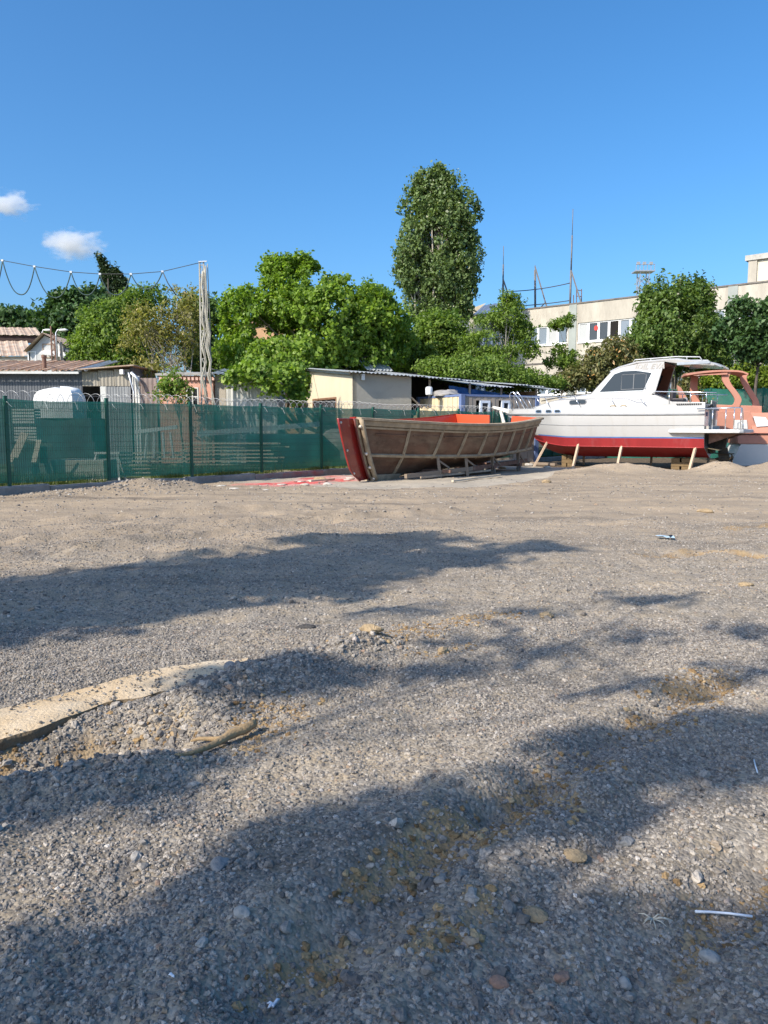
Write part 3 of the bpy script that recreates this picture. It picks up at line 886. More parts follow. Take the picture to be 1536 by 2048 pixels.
tree('locust_tree', 'light green locust tree in front of the left end of the long building', 'tree', gz(P(1014, 740, Y)), lob, 700, 20, .3, .16, LF_MID, M_BARK_PALE, 211, r0=.12, top=P(1018, 610, Y), k=30, gap=.36, gscale=.9, aspect=.45)
Y = 41
lob = [lobe(*a) for a in ((920, 742, 60, 24, Y), (985, 740, 60, 28, Y), (1045, 756, 46, 16, Y), (1095, 766, 36, 12, Y), (870, 735, 40, 18, Y), (1020, 765, 60, 16, Y))]
tree('thicket', 'rough green thicket growing over the back edge of the open shed roof', 'shrub', gz(P(985, 760, Y)), lob, 900, 24, .32, .15, LF_MID, M_BARK, 221, r0=.05, k=24, gap=.25, aspect=.5)
Y = 44
lob = [lobe(*a) for a in ((1125, 648, 20, 10, Y), (1140, 640, 12, 8, Y), (1110, 652, 12, 7, Y), (1118, 700, 14, 10, Y), (1128, 722, 22, 14, Y), (1100, 725, 16, 10, Y), (1150, 705, 8, 5, Y), (1145, 735, 24, 14, Y), (1172, 690, 6, 4, Y))]
tree('sapling', 'thin sapling with tiered leaf tufts in front of the ribbon windows', 'sapling', gz(P(1122, 760, Y)), lob, 210, 16, .24, .17, LF_MID, M_BARK, 231, r0=.06, top=P(1124, 648, Y), k=16, aspect=.5, lean=.1)
Y = 42
lob = [lobe(*a) for a in ((1195, 725, 34, 26, Y), (1235, 700, 34, 26, Y), (1250, 735, 40, 26, Y), (1170, 752, 40, 22, Y), (1210, 760, 44, 20, Y), (1130, 765, 34, 16, Y))]
loq = tree('loquat_tree', 'brownish loquat tree with orange fruit behind the cruiser windshield', 'tree', gz(P(1210, 760, Y)), lob, 560, 20, .32, .2, LF_LOQUAT, M_BARK, 241, r0=.1, k=18, gap=.26, aspect=.38)
mb = MB()
rr = np.random.default_rng(5)
for i in range(15):
    px, py = [(1190, 712), (1235, 690), (1172, 745), (1245, 700)][i % 4]
    c = P(px + rr.normal(0, 11), py + rr.normal(0, 8), Y - 1.0 - rr.uniform(0, .4))
    a = rr.uniform(.03, .045)
    mb.tube([c + Vector((0, 0, -a)), c + Vector((0, 0, -a * .5)), c, c + Vector((0, 0, a * .6)), c + Vector((0, 0, a))], [a * .3, a * .85, a, a * .8, a * .2], 6)
mb.build('fruit', mat('loquat_fruit', (.42, .22, .055), .6, var=.2), loq, smooth=True, kind='stuff')
Y = 44
lob = [lobe(*a) for a in ((1345, 610, 60, 40, Y), (1308, 625, 32, 36, Y), (1395, 610, 34, 34, Y), (1350, 660, 88, 50, Y), (1320, 700, 80, 44, Y), (1395, 705, 60, 44, Y), (1330, 568, 14, 14, Y), (1362, 562, 16, 18, Y), (1400, 575, 20, 22, Y), (1425, 680, 26, 36, Y), (1298, 590, 14, 14, Y), (1440, 715, 24, 26, Y))]
tree('broad_tree', 'broad green tree standing in front of the middle of the long building', 'tree', gz(P(1350, 740, Y)), lob, 1500, 27, .40, .2, LF_SHADE, M_BARK, 251, r0=.22, k=34, gap=.38, gscale=.9, aspect=.5, lin=.4)
Y = 38
lob = [lobe(*a) for a in ((1490, 615, 34, 14, Y), (1460, 645, 22, 10, Y), (1510, 655, 40, 20, Y), (1480, 690, 34, 14, Y), (1525, 700, 36, 20, Y), (1450, 668, 18, 8, Y), (1540, 620, 30, 16, Y), (1500, 715, 26, 9, Y), (1555, 660, 40, 50, Y))]
tree('tiered_tree', 'dark tree with flat tiers of leaves at the right edge', 'tree', gz(P(1512, 760, Y)), lob, 520, 24, .3, .2, LF_DARK, M_BARK_DARK, 261, r0=.12, top=P(1520, 620, Y), k=24, aspect=.6, lean=.08)
Y = 43.5
lob = [lobe(*a) for a in ((1440, 760, 40, 24, Y), (1490, 752, 36, 28, Y), (1530, 757, 36, 30, Y), (1405, 772, 24, 16, Y), (1575, 750, 36, 30, Y))]
tree('hedge', 'sunlit yellow green bushes behind the netting at the right', 'hedge', gz(P(1485, 775, Y)), lob, 560, 26, .3, .16, LF_FRESH, M_BARK, 271, r0=.05, k=16, gap=.2)
Y = 37
lob = [lobe(*a) for a in ((1372, 790, 22, 22, Y), (1395, 800, 18, 16, Y), (1378, 765, 16, 12, Y), (1350, 800, 20, 14, Y))]
tree('loquat_bush', 'small loquat bush seen through the pink canopy frame', 'bush', gz(P(1378, 800, Y)), lob, 150, 18, .26, .18, LF_LOQUAT, M_BARK, 275, r0=.06, k=12, aspect=.4)

# the trees at the left behind the camera, which shade the yard (they stand just outside the frame)
def shade_tree(label, shadows, h, seed, n, per, leaf, base=None, trunk_r=.16, gap=.22, k=10):
    """crown of lobes; each lobe given by where its shadow falls: (x, y, half width x, half width y, height)"""
    lobes = []
    for (x, y, rx, ry, hh) in shadows:
        kk_ = hh / math.tan(SUN_EL)
        lobes.append((Vector((x + SX / _h * kk_, y + SY / _h * kk_, hh)), (rx, ry, min(rx, ry) * .8)))
    c = sum((l[0] for l in lobes), Vector()) / len(lobes)
    return tree('shade_tree', label, 'tree', base or Vector((c.x, c.y, 0)), lobes, n, per, .24, leaf, LF_MID, M_BARK, seed, r0=trunk_r, top=c + Vector((0, 0, 1)), k=k, gap=gap, gscale=1.0, shell=.3, group='trees shading the yard')
# ================================================================== BUILDINGS
UP = Vector((0, 0, 1))
def V2(d): return Vector((d[0], d[1], 0))

M_RUST = mat('rusty_sheet', (.50, .30, .18), .8, .1, var=.35, scale=1.6, stain=((.62, .50, .38), 2.2, .8), stretch=(1, 1, 1))
M_RUST2 = mat('rust_streaked_sheet', (.46, .37, .28), .8, .1, var=.25, scale=1.4, stain=((.28, .12, .06), 1.3, .75))
M_ZINC = mat('zinc_sheet', (.50, .53, .56), .45, .55, var=.16, scale=2.5, stain=((.30, .28, .26), 1.8, .5))
M_GREYPANEL = mat('slate_grey_panel', (.105, .115, .13), .7, var=.15, scale=1.3, stain=((.17, .17, .17), 2.2, .35), stretch=(1, 1, .25))
M_BEIGEPANEL = mat('beige_panel', (.33, .30, .245), .75, var=.16, scale=1.6, stain=((.21, .18, .14), 2.0, .5), stretch=(1, 1, .3))
M_PINK = mat('pink_plaster', (.60, .32, .235), .9, var=.14, scale=1.8, stain=((.48, .34, .27), 2.5, .6), bump=.3)
M_CREAM = mat('cream_plaster', (.58, .51, .37), .9, var=.06, scale=1.2, stain=((.50, .42, .29), 1.6, .4), bump=.2, bscale=25, stretch=(1, 1, .3))
M_TARPAULIN = mat('taupe_sheeting', (.40, .37, .31), .8, var=.10, scale=1.5, stain=((.33, .30, .25), 1.5, .5), bump=.8, bscale=4)
M_WHITEPANEL = mat('white_panel', (.60, .60, .57), .7, var=.1, scale=1.5, stain=((.40, .38, .34), 2, .45), stretch=(1, 1, .3))
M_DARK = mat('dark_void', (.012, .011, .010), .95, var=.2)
M_WHITEFRAME = mat('white_frame', (.78, .78, .76), .45, var=.05)
M_BROWNFRAME = mat('brown_frame', (.20, .11, .065), .6, var=.2)
M_CONC = mat('weathered_concrete', (.33, .31, .28), .9, var=.2, scale=2, stain=((.17, .155, .14), 2.4, .6), bump=.4)
M_STEEL = mat('galvanised_steel', (.55, .56, .57), .4, .7, var=.1)
M_RUSTPOLE = mat('rusty_steel', (.20, .12, .09), .8, .3, var=.3, scale=6)
M_GLASS = glass_mat('window_glass', (.10, .13, .16))
M_DARKGLASS = glass_mat('dark_window_glass', (.025, .03, .035))
M_PLANK = mat('weathered_timber', (.40, .32, .24), .85, var=.25, scale=3, stain=((.22, .17, .13), 4, .6), stretch=(1, 1, .2))
M_FRESHWOOD = mat('sawn_timber', (.52, .38, .24), .8, var=.18, scale=4, stretch=(1, 1, .2))

def panel_run(root, name, P0, d, n, z0, ztop, L0, L1, w, material, proud=0.0, wave=.12, amp=.008, label=None):
    """upright corrugated sheets along a wall; ztop(s) gives the height; each sheet a part"""
    s = L0; first = None; k = 0
    while s < L1 - .05:
        e = min(s + w, L1)
        mb = MB()
        O = V2(P0) + d * (s + .004) + n * (proud + .004 * (k % 2)); O.z = z0
        zt = min(ztop(s), ztop(e))
        corr(mb, O, d, UP, n, e - s - .008, zt - z0, wave, amp)
        mb.build(name, material, root, label=label)
        s = e; k += 1

def framed_window(root, O, d, n, w, h, mats, cols=1, rows=1, fr=.05, depth=.07, name='window', pane_name='pane', recess=0.02, bars=None, panemats=None):
    """window part with pane sub-parts; O is the lower left corner on the wall plane, d along, n outwards"""
    O = Vector(O)
    mb = MB()
    def rect(u0, v0, u1, v1, a, b):
        M = Matrix.Translation(O)
        pts = [O + d * u0 + UP * v0 + n * a, O + d * u1 + UP * v0 + n * a, O + d * u1 + UP * v1 + n * a, O + d * u0 + UP * v1 + n * a]
        mb.prism(pts, n * (b - a))
    rect(0, 0, w, fr, -depth, .025); rect(0, h - fr, w, h, -depth, .025)
    rect(0, fr, fr, h - fr, -depth, .022); rect(w - fr, fr, w, h - fr, -depth, .022)
    for c in range(1, cols):
        u = w * c / cols; rect(u - fr * .5, fr, u + fr * .5, h - fr, -depth, .018)
    for r_ in range(1, rows):
        v = h * r_ / rows; rect(fr, v - fr * .4, w - fr, v + fr * .4, -depth, .014)
    f = mb.build(name, mats[0], root)
    k = 0
    for c in range(cols):
        for r_ in range(rows):
            p = MB()
            u0 = w * c / cols + fr * .5; u1 = w * (c + 1) / cols - fr * .5
            v0 = h * r_ / rows + fr * .4; v1 = h * (r_ + 1) / rows - fr * .4
            a = -.028
            p.prism([O + d * u0 + UP * v0 + n * a, O + d * u1 + UP * v0 + n * a, O + d * u1 + UP * v1 + n * a, O + d * u0 + UP * v1 + n * a], n * -.01)
            p.build(pane_name, (panemats[k % len(panemats)] if panemats else mats[1]), f)
            k += 1
    return f

def wall_with_holes(mb, P0, d, n, L0, L1, z0, z1, holes, th=.2, mi=0):
    """upright wall: solid blocks around rectangular holes [(u0,u1,v0,v1)] (holes share one row)"""
    O = V2(P0)
    def blk(u0, u1, v0, v1):
        if u1 - u0 < .004 or v1 - v0 < .004: return
        pts = [O + d * u0 + UP * v0, O + d * u1 + UP * v0, O + d * u1 + UP * v1, O + d * u0 + UP * v1]
        mb.prism(pts, n * -th, mi)
    hs_ = sorted(holes)
    u = L0
    for (a, b_, v0, v1) in hs_:
        blk(u, a, z0, z1)
        blk(a, b_, z0, v0); blk(a, b_, v1, z1)
        u = b_
    blk(u, L1, z0, z1)

# ---------------------------------------------------------------- grey corrugated shed (left)
Y = 33.0
S0 = np.array([P(-60, 800, Y).x, Y]); d = Vector((1, 0.02, 0)).normalized(); n = Vector((d.y, -d.x, 0))
uo = lambda px: along(S0, d, px)
uA, uB = uo(172), uo(267)
t = thing('corrugated_shed', 'long slate grey corrugated shed with a rusty sheet roof at the left', 'shed', (S0[0] + uB / 2, Y + 2, 0))
zt0 = zat(744, Y)
panel_run(t, 'wall_panel', S0, d, n, 0, lambda s: zt0, -2.0, uA, 1.05, M_GREYPANEL)
zr = lambda s: zt0 + .02 + (zat(737, Y) - zt0) * max(0, (s - uA) / (uB - uA))
uD0, uD1 = uo(172.5), uo(207)
zD = zat(772, Y)
ur = (uB - uA) / 3
for k in range(3):
    mb = MB(); a = uA + k * ur; O = V2(S0) + d * (a + .01) + n * .012; O.z = zD
    corr(mb, O, d, UP, n, ur - .02, zr(a) - zD, .16, .012); mb.build('wall_panel', M_BEIGEPANEL, t, label='beige corrugated panel above the dark doorway' if k == 0 else None)
mb = MB(); mb.prism([V2(S0) + d * uD1 + UP * 0 + n * .01, V2(S0) + d * uo(218) + n * .01, V2(S0) + d * uo(218) + UP * (zD - .01) + n * .01, V2(S0) + d * uD1 + UP * (zD - .01) + n * .01], n * -.06)
mb.build('door_leaf', M_WHITEPANEL, t, label='pale door leaf slid aside')
panel_run(t, 'wall_panel', S0, d, n, 0, lambda s: zD - .015, uo(218.3), uB, .9, mat('mid_grey_panel', (.24, .25, .255), .7, var=.15, stretch=(1, 1, .3)))
mb = MB()   # rear and side walls make the doorway dark
mb.box(V2(S0) + d * (uA / 2) - n * 3.9 + UP * 2.1, (uA + 4, .1, 4.2), math.atan2(d.y, d.x))
mb.box(V2(S0) + d * (uA + uB) * .5 - n * 3.9 + UP * 2.2, (uB - uA - .3, .1, 4.3), math.atan2(d.y, d.x))
mb.build('rear_wall', M_GREYPANEL, t)
mb = MB(); mb.box(V2(S0) + d * uB - n * 1.96 + UP * 2.1, (.1, 3.7, 4.2), math.atan2(d.y, d.x)); mb.build('side_wall', M_GREYPANEL, t)
zb = zat(722, Y + 4)
k = 0; s = -2.0
uE = uo(190)
rows_roof = []
while s < uE:
    e = min(s + 1.1, uE); mb = MB()
    O = V2(S0) + d * s + n * .35; O.z = zt0 + .05 + .01 * (k % 2)
    up = (-n * 4.35 + UP * (zb - zt0 - .05)).normalized()
    nn_ = d.cross(up).normalized()
    if nn_.z < 0: nn_ = -nn_
    corr(mb, O, d, up, nn_, e - s - .01, 4.4, .26, .045)
    zinc = s > uo(118)
    mb.build('roof_sheet', M_ZINC if zinc else M_RUST, t, label='newer bare zinc roof sheet' if zinc else None)
    s = e; k += 1
mb = MB(); mb.bar(V2(S0) + d * -2 + n * .36 + UP * (zt0 - .05), V2(S0) + d * uA + n * .36 + UP * (zt0 - .05), .07, .09); mb.build('eave_rail', M_WHITEPANEL, t)
mb = MB()
a = V2(S0) + d * (uA - .2) + UP * (zt0 + .06); b_ = V2(S0) + d * (uB + .25) + UP * (zr(uB) + .09)
mb.prism([a + n * .3, b_ + n * .3, b_ - n * 4, a - n * 4], UP * .05); mb.build('roof_sheet', M_RUST2, t, label='lean-to roof sheet rising over the beige gable')
mb = MB(); pp = V2(S0) + d * uo(89) - n * .5
mb.tube([pp + UP * zt0, pp + UP * (zat(712, Y))], .09, 10); mb.tube([pp + UP * zat(713, Y), pp + UP * zat(708, Y)], .12, 10)
mb.build('stove_pipe', M_RUSTPOLE, t, smooth=True, autosmooth=40)
mb = MB(); q = V2(S0) + d * uo(253) + n * .12; mb.box(q + UP * zat(744, Y), (.16, .2, .22)); mb.build('lamp_box', M_WHITEFRAME, t, bevel=.02)

# junk pipes and light panels between shed and pink hut
Y = 32.4
S1 = np.array([P(266, 800, Y).x, Y]); d = Vector((1, .0, 0)); n = Vector((0, -1, 0))
t = thing('scrap_partition', 'patched partition of pale sheets and a duct beside the pink hut', 'partition', (S1[0] + .5, Y, 0))
u = lambda px: along(S1, d, px)
mb = MB(); corr(mb, V2(S1) + UP * 0, d, UP, n, u(286), zat(752, Y), .12, .02); mb.build('pale_sheet', M_WHITEPANEL, t)
mb = MB(); corr(mb, V2(S1) + d * u(287), d, UP, n, u(319) - u(287), zat(756, Y), .2, .012); mb.build('brown_sheet', mat('brownish_sheet', (.24, .19, .17), .8, var=.2), t)
mb = MB(); mb.tube([P(257, 745, Y - .2), P(262, 765, Y - .2), P(268, 785, Y - .25), P(270, 815, Y - .3)], .04, 8); mb.tube([P(262, 745, Y - .2), P(275, 757, Y - .2), P(280, 772, Y - .2)], .07, 8)
mb.build('duct', M_STEEL, t, smooth=True)

# ---------------------------------------------------------------- pink hut
Y = 31.8
S2 = np.array([P(319, 800, Y).x, Y]); d = Vector((1, -.03, 0)).normalized(); n = Vector((d.y, -d.x, 0))
u = lambda px: along(S2, d, px)
t = thing('pink_hut', 'small flat roofed hut with peeling pink plaster and a barred window', 'hut', (S2[0] + 1.5, Y + 1, 0))
zt = zat(752, Y); zw1 = zat(775, Y); zw0 = zat(812, Y)
mb = MB(); wall_with_holes(mb, S2, d, n, 0, u(430), 0, zt, [(u(377), u(401), zw0, zw1)], .22)
mb.box(V2(S2) + d * (u(430) / 2) - n * 3 + UP * zt / 2, (u(430), .2, zt), math.atan2(d.y, d.x))
mb.box(V2(S2) + d * .1 - n * 1.6 + UP * zt / 2, (.2, 2.5, zt - .01), math.atan2(d.y, d.x))
mb.build('wall', M_PINK, t)
framed_window(t, V2(S2) + d * u(377) + UP * zw0, d, n, u(401) - u(377), zw1 - zw0, (mat('grey_white_frame', (.62, .6, .56), .6), M_DARKGLASS), cols=2, rows=2, fr=.05)
mb = MB(); mb.prism([V2(S2) + d * -.1 + n * .15 + UP * (zt + .01), V2(S2) + d * (u(430) + .05) + n * .15 + UP * (zt + .01), V2(S2) + d * (u(430) + .05) - n * 3.2 + UP * (zt + .3), V2(S2) + d * -.1 - n * 3.2 + UP * (zt + .3)], UP * .08)
mb.build('roof', M_CONC, t)
for k in range(14):
    a = V2(S2) + d * (k * .165 + .1) + n * .06 + UP * (zt - .12)
    mb = MB(); mb.box(a, (.1, .1, .12), math.atan2(d.y, d.x)); mb.build('dentil', mat('pale_pink_trim', (.66, .42, .34), .9), t)
# beige flank and white panelled shed
Y = 31.9
S3 = np.array([P(430.5, 800, Y).x, Y]); d = Vector((1, .06, 0)).normalized(); n = Vector((d.y, -d.x, 0))
u = lambda px: along(S3, d, px)
t = thing('panel_shed', 'white corrugated panel shed half hidden by the plane tree', 'shed', (S3[0] + 2, Y + 2, 0))
zt = zat(752, Y)
mb = MB(); wall_with_holes(mb, S3, d, n, 0, u(455), 0, zt, [], .15); mb.build('plaster_wall', mat('beige_plaster', (.46, .41, .34), .9, var=.1, bump=.2), t)
panel_run(t, 'wall_panel', S3, d, n, 0, lambda s: zt, u(455.4), u(556), .95, M_WHITEPANEL, proud=-.02, wave=.25, amp=.012)
mb = MB(); mb.box(V2(S3) + d * u(500) - n * 3.4 + UP * zt / 2, (u(556), .15, zt), math.atan2(d.y, d.x)); mb.build('rear_wall', M_WHITEPANEL, t)
s = -.15
while s < u(556):
    mb = MB(); O = V2(S3) + d * s + n * .4; O.z = zt + .05
    up = (-n * 4 + UP * .5).normalized(); nn_ = d.cross(up); nn_ = nn_ if nn_.z > 0 else -nn_
    corr(mb, O, d, up, nn_, .94, 4.0, .2, .028); mb.build('roof_sheet', M_ZINC, t); s += .95

# ---------------------------------------------------------------- cream shed with long sagging roof
CR = np.array([P(705, 800, 34).x, 34.0])
dA = Vector((-.45, .893, 0)).normalized(); nA = Vector((-dA.y, dA.x, 0)); nA = nA if nA.x < 0 else -nA
dB = Vector((.893, .45, 0)).normalized(); nB = Vector((dB.y, -dB.x, 0))
LA = along(CR, dA, 605); LB = along(CR, dB, 822); LR = along(CR, dB, 1078)
zC = zat(745, 34); yA = CR[1] + dA.y * LA; zA = zat(737, yA)
t = thing('cream_shed', 'cream plastered shed with a long sagging corrugated roof', 'shed', (CR[0], CR[1] + 3, 0))
# wall A with a window
uw0, uw1 = along(CR, dA, 674), along(CR, dA, 627)
yW = CR[1] + dA.y * (uw0 + uw1) / 2
zw1 = zat(796, yW); zw0 = zw1 - 1.25
O = V2(CR)
mb = MB()
def apoly(u0, u1, v0f, v1f):
    return [O + dA * u0 + UP * v0f(u0), O + dA * u1 + UP * v0f(u1), O + dA * u1 + UP * v1f(u1), O + dA * u0 + UP * v1f(u0)]
ztA = lambda q: zC + (zA - zC) * q / LA
zc = lambda z: (lambda q: z)
for a in (apoly(0, uw0, zc(0), ztA), apoly(uw1, LA, zc(0), ztA), apoly(uw0, uw1, zc(0), zc(zw0)), apoly(uw0, uw1, zc(zw1), ztA)):
    mb.prism(a, nA * -.2)
mb.build('wall', M_CREAM, t, label='sunlit cream end wall')
framed_window(t, O + dA * uw1 + UP * zw0, -dA, nA, uw1 - uw0, zw1 - zw0, (M_BROWNFRAME, M_DARKGLASS), cols=1, rows=2, fr=.09)
zR = zat(775, CR[1] + dB.y * LR)
zeave = lambda q: zC + (zR - zC) * (q / LR) ** 1.15
mb = MB()
mb.prism([O + dB * .004 + UP * 0, O + dB * LB, O + dB * LB + UP * (zeave(LB) - .02), O + dB * .004 + UP * (zeave(0) - .02)], nB * -.2)
mb.build('wall', M_TARPAULIN, t, label='taupe side wall in half shade')
mb = MB(); mb.prism([O + dB * LB - nB * .21, O + dB * (LB - .2) - nB * .21, O + dB * (LB - .2) - nB * 5.8, O + dB * LB - nB * 5.8], UP * (zC - .1)); mb.build('inner_wall', M_CONC, t)
mb = MB(); mb.prism([O + dB * (LB) - nB * 5.8, O + dB * LR - nB * 5.8, O + dB * LR - nB * 5.9, O + dB * LB - nB * 5.9], UP * (zR + .95)); mb.build('rear_wall', mat('dark_boards', (.07, .06, .052), .9, var=.3, stretch=(1, 1, .2)), t)
mb = MB(); mb.box(O + dB * (LR - .1) - nB * 3 + UP * 1.7, (.1, 5.6, 3.4), math.atan2(dB.y, dB.x)); mb.build('end_wall', mat('tan_boards', (.36, .22, .11), .8, var=.2), t)
for q in (LB + 1.1, LB + 3.3, LR - 2.2, LR - .1):
    mb = MB(); mb.bar(O + dB * q - nB * .25, O + dB * q - nB * .25 + UP * (zeave(q) - .05), .1); mb.build('post', M_PLANK, t)
mb = MB(); mb.bar(O + dB * LB + nB * -.1 + UP * 3.0, O + dB * (LB + 1.3) - nB * .2 + UP * 2.0, .07); mb.build('brace', M_PLANK, t)
rise = (zA - zC) / LA
s = -.35; k = 0
rs_ = random.Random(4)
while s < LR + .2:
    w = .98; mb = MB()
    droop = 0.0
    zz = zeave(max(0, min(LR, s + .5)))
    ov = .35 + rs_.uniform(-.05, .12)
    if k in (7, 8, 11): droop = rs_.uniform(.10, .2)
    O2 = O + dB * s + nB * ov; O2.z = zz - rise * ov + .03 + .012 * (k % 2) - droop
    up = (-nB * 6.3 + UP * (rise * 6.3 + droop + (0.12 if k == 4 else 0))).normalized()
    nn_ = dB.cross(up); nn_ = nn_ if nn_.z > 0 else -nn_
    corr(mb, O2, dB, up, nn_, w, 6.3 + (.15 if k % 3 == 0 else 0), .2, .03)
    mb.build('roof_sheet', M_ZINC, t); s += .97; k += 1
mb = MB()   # loose bent sheet lying on the ridge
q = O + dB * 3.1 - nB * 5.0 + UP * (zC + rise * 5.0 + .06)
corr(mb, q, dB, (-nB * .8 + UP * .45).normalized(), (UP + nB * .4).normalized(), 1.5, 1.1, .2, .03); mb.build('loose_sheet', M_ZINC, t, label='loose bent sheet lying on the ridge')
mb = MB()
a = O + nA * .12 - dA * 0 + UP * (zC - .02); b_ = O + dA * (LA + .3) + nA * .12 + UP * (zA + .02)
mb.bar(a, b_, .06, .16); mb.build('fascia', M_ZINC, t)
mb = MB(); a = P(726, 754, 34.1); mb.box(a, (.14, .14, .28), .4); mb.build('wall_lamp', M_WHITEFRAME, t, bevel=.02)

# timber clad container hut under the roof
CH = np.array([P(924, 800, 33.6).x, 33.6])
t = thing('container_hut', 'timber clad container hut with blue corner posts under the shed roof', 'hut', (CH[0], CH[1] + 2, 0))
LA2 = along(CH, dA, 838); LB2 = along(CH, dB, 1070)
zt = zat(788, 33.6); O = V2(CH)
M_BLUE = mat('blue_paint', (.13, .18, .33), .6, var=.15)
M_BOARD = mat('cream_boards', (.66, .55, .36), .8, var=.15, scale=3, stain=((.45, .34, .2), 3, .5), stretch=(1, 1, .15))
M_BOARDG = mat('grey_boards', (.34, .29, .24), .85, var=.2, scale=3, stain=((.22, .18, .15), 3, .5), stretch=(1, 1, .15))
mb = MB()
for base_, dd in ((O, dA), (O, dB)):
    pass
for q in (O, O + dA * LA2, O + dB * LB2):
    mb = MB(); mb.box(q + UP * zt / 2, (.2, .2, zt), math.atan2(dB.y, dB.x)); mb.build('corner_post', M_BLUE, t)
for q, e in ((O, O + dA * LA2), (O, O + dB * LB2)):
    mb = MB(); dd = (e - q).normalized(); mb.bar(q + dd * .11 + UP * (zt - .05), e - dd * .11 + UP * (zt - .05), .12, .09); mb.build('top_rail', M_BLUE, t)
mb = MB(); ctr = O + dA * LA2 / 2 + dB * LB2 / 2
mb.box(ctr + UP * (zt - .06) , (LB2 - .3, LA2 - .3, .08), math.atan2(dB.y, dB.x)); mb.build('roof_deck', M_BLUE, t)
def boards(L_, dd, nn_, material, holes=()):
    w = .2; s = .11; k = 0
    while s < L_ - .12:
        e = min(s + w, L_ - .11)
        zt_ = zt - .10; segs = [(0.05, zt_)]
        for (h0, h1, v0, v1) in holes:
            if e > h0 + .01 and s < h1 - .01: segs = [(0.05, v0), (v1, zt_)]
        for z0, z1 in segs:
            mb = MB()
            q = O + dd * (s + .006) + nn_ * (.03 + .012 * (k % 2))
            mb.prism([q + UP * z0, q + dd * (e - s - .012) + UP * z0, q + dd * (e - s - .012) + UP * z1, q + UP * z1], nn_ * -.03)
            mb.build('board', material, t)
        s = e; k += 1
boards(LA2, dA, nA, M_BOARD)
hol = []
for px0, px1 in ((957, 977), (1000, 1017)):
    a, b_ = along(CH, dB, px0), along(CH, dB, px1); yy = CH[1] + dB.y * a
    hol.append((a, b_, zat(850, yy), zat(801, yy)))
boards(LB2, dB, nB, M_BOARDG, hol)
for (a, b_, v0, v1) in hol:
    framed_window(t, O + dB * a + nB * .05 + UP * v0, dB, nB, b_ - a, v1 - v0, (mat('bluish_white_frame', (.66, .72, .80), .5), M_DARKGLASS), fr=.11)
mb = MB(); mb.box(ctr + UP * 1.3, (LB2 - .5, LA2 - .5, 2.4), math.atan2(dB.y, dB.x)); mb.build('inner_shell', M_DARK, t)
# things on and round the hut
def lumpy(mb, c, r, seed, seg=14, rings=8, amp=.25, flat=0.0):
    """uneven rounded heap standing on c.z"""
    rows = []
    for i in range(rings + 1):
        ph = PI / 2 * i / rings
        row = []
        for j in range(seg):
            a = 2 * PI * j / seg
            k = 1 + amp * (float(vnoise(math.cos(a) * 1.6 + seed * 3.1 + 9, math.sin(a) * 1.6 + ph * 2.2 + 7, seed)) - .5) * 2
            row.append((c[0] + r[0] * k * math.cos(a) * math.cos(ph) ** .7, c[1] + r[1] * k * math.sin(a) * math.cos(ph) ** .7, c[2] + r[2] * math.sin(ph) * (1 + (k - 1) * .5)))
        rows.append(row)
    mb.grid(rows, close=True)
    mb.add(rows[0], [tuple(range(seg))[::-1]])
    return mb
M_BLUETARP = mat('blue_tarpaulin', (.02, .085, .23), .55, var=.35, scale=4, bump=.9, bscale=9)
rows = []
q0 = V2(CR) + dB * along(CR, dB, 903) - nB * .25
for j in range(9):
    row = []
    for i in range(24):
        s, z = i / 23, j / 8
        q = q0 + dB * (s * 3.9) + nB * (.10 * math.sin(s * 19) * (1.2 - z) + .06 * math.sin(s * 43 + z * 5) + .25 * (1 - z) ** 2)
        row.append(q + UP * (zt - .1 + z * (.62 - .42 * s)))
    rows.append(row)
mb = MB(); mb.shell(rows, .008)
tag(mb.build('blue_tarpaulin', M_BLUETARP, smooth=True), 'crumpled blue tarpaulin hung under the shed eave over the container hut', 'tarpaulin')
c = O + dA * 2.2 + dB * .6
mb = MB(); lumpy(mb, (c.x, c.y, zt - .03), (.7, 1.0, .3), 8, 16, 6, .3)
tag(mb.build('canvas_bundle', mat('grey_canvas', (.3, .29, .28), .8, var=.3, bump=.6, bscale=8), smooth=True), 'grey canvas bundle on the front corner of the container hut roof', 'bundle')
c = P(858, 787, 34.6)
mb = MB()
prof = [(.13, 0), (.15, .02), (.16, .27), (.15, .30), (.15, .33), (.1, .36)]
rows = [[(c.x + r_ * math.cos(2 * PI * k / 14), c.y + r_ * math.sin(2 * PI * k / 14), zt + z_) for k in range(14)] for r_, z_ in prof]
mb.grid(rows, close=True); mb.add(rows[0], [tuple(range(14))[::-1]]); mb.add(rows[-1], [tuple(range(14))])
tag(mb.build('plastic_drum', mat('white_plastic', (.72, .74, .74), .4, var=.05), smooth=True, autosmooth=40), 'small white plastic drum on the container hut roof', 'drum')
c = P(862, 820, 31.9)
mb = MB(); lumpy(mb, (c.x - .1, c.y + .9, 0), (.62, .5, zat(826, 32.8)), 5, 16, 10, .4)
tag(mb.build('foam_heap', mat('yellowish_foam', (.62, .48, .27), .9, var=.3, scale=5, bump=1, bscale=12), smooth=True), 'torn yellowish foam heap in front of the container hut boards', 'heap')

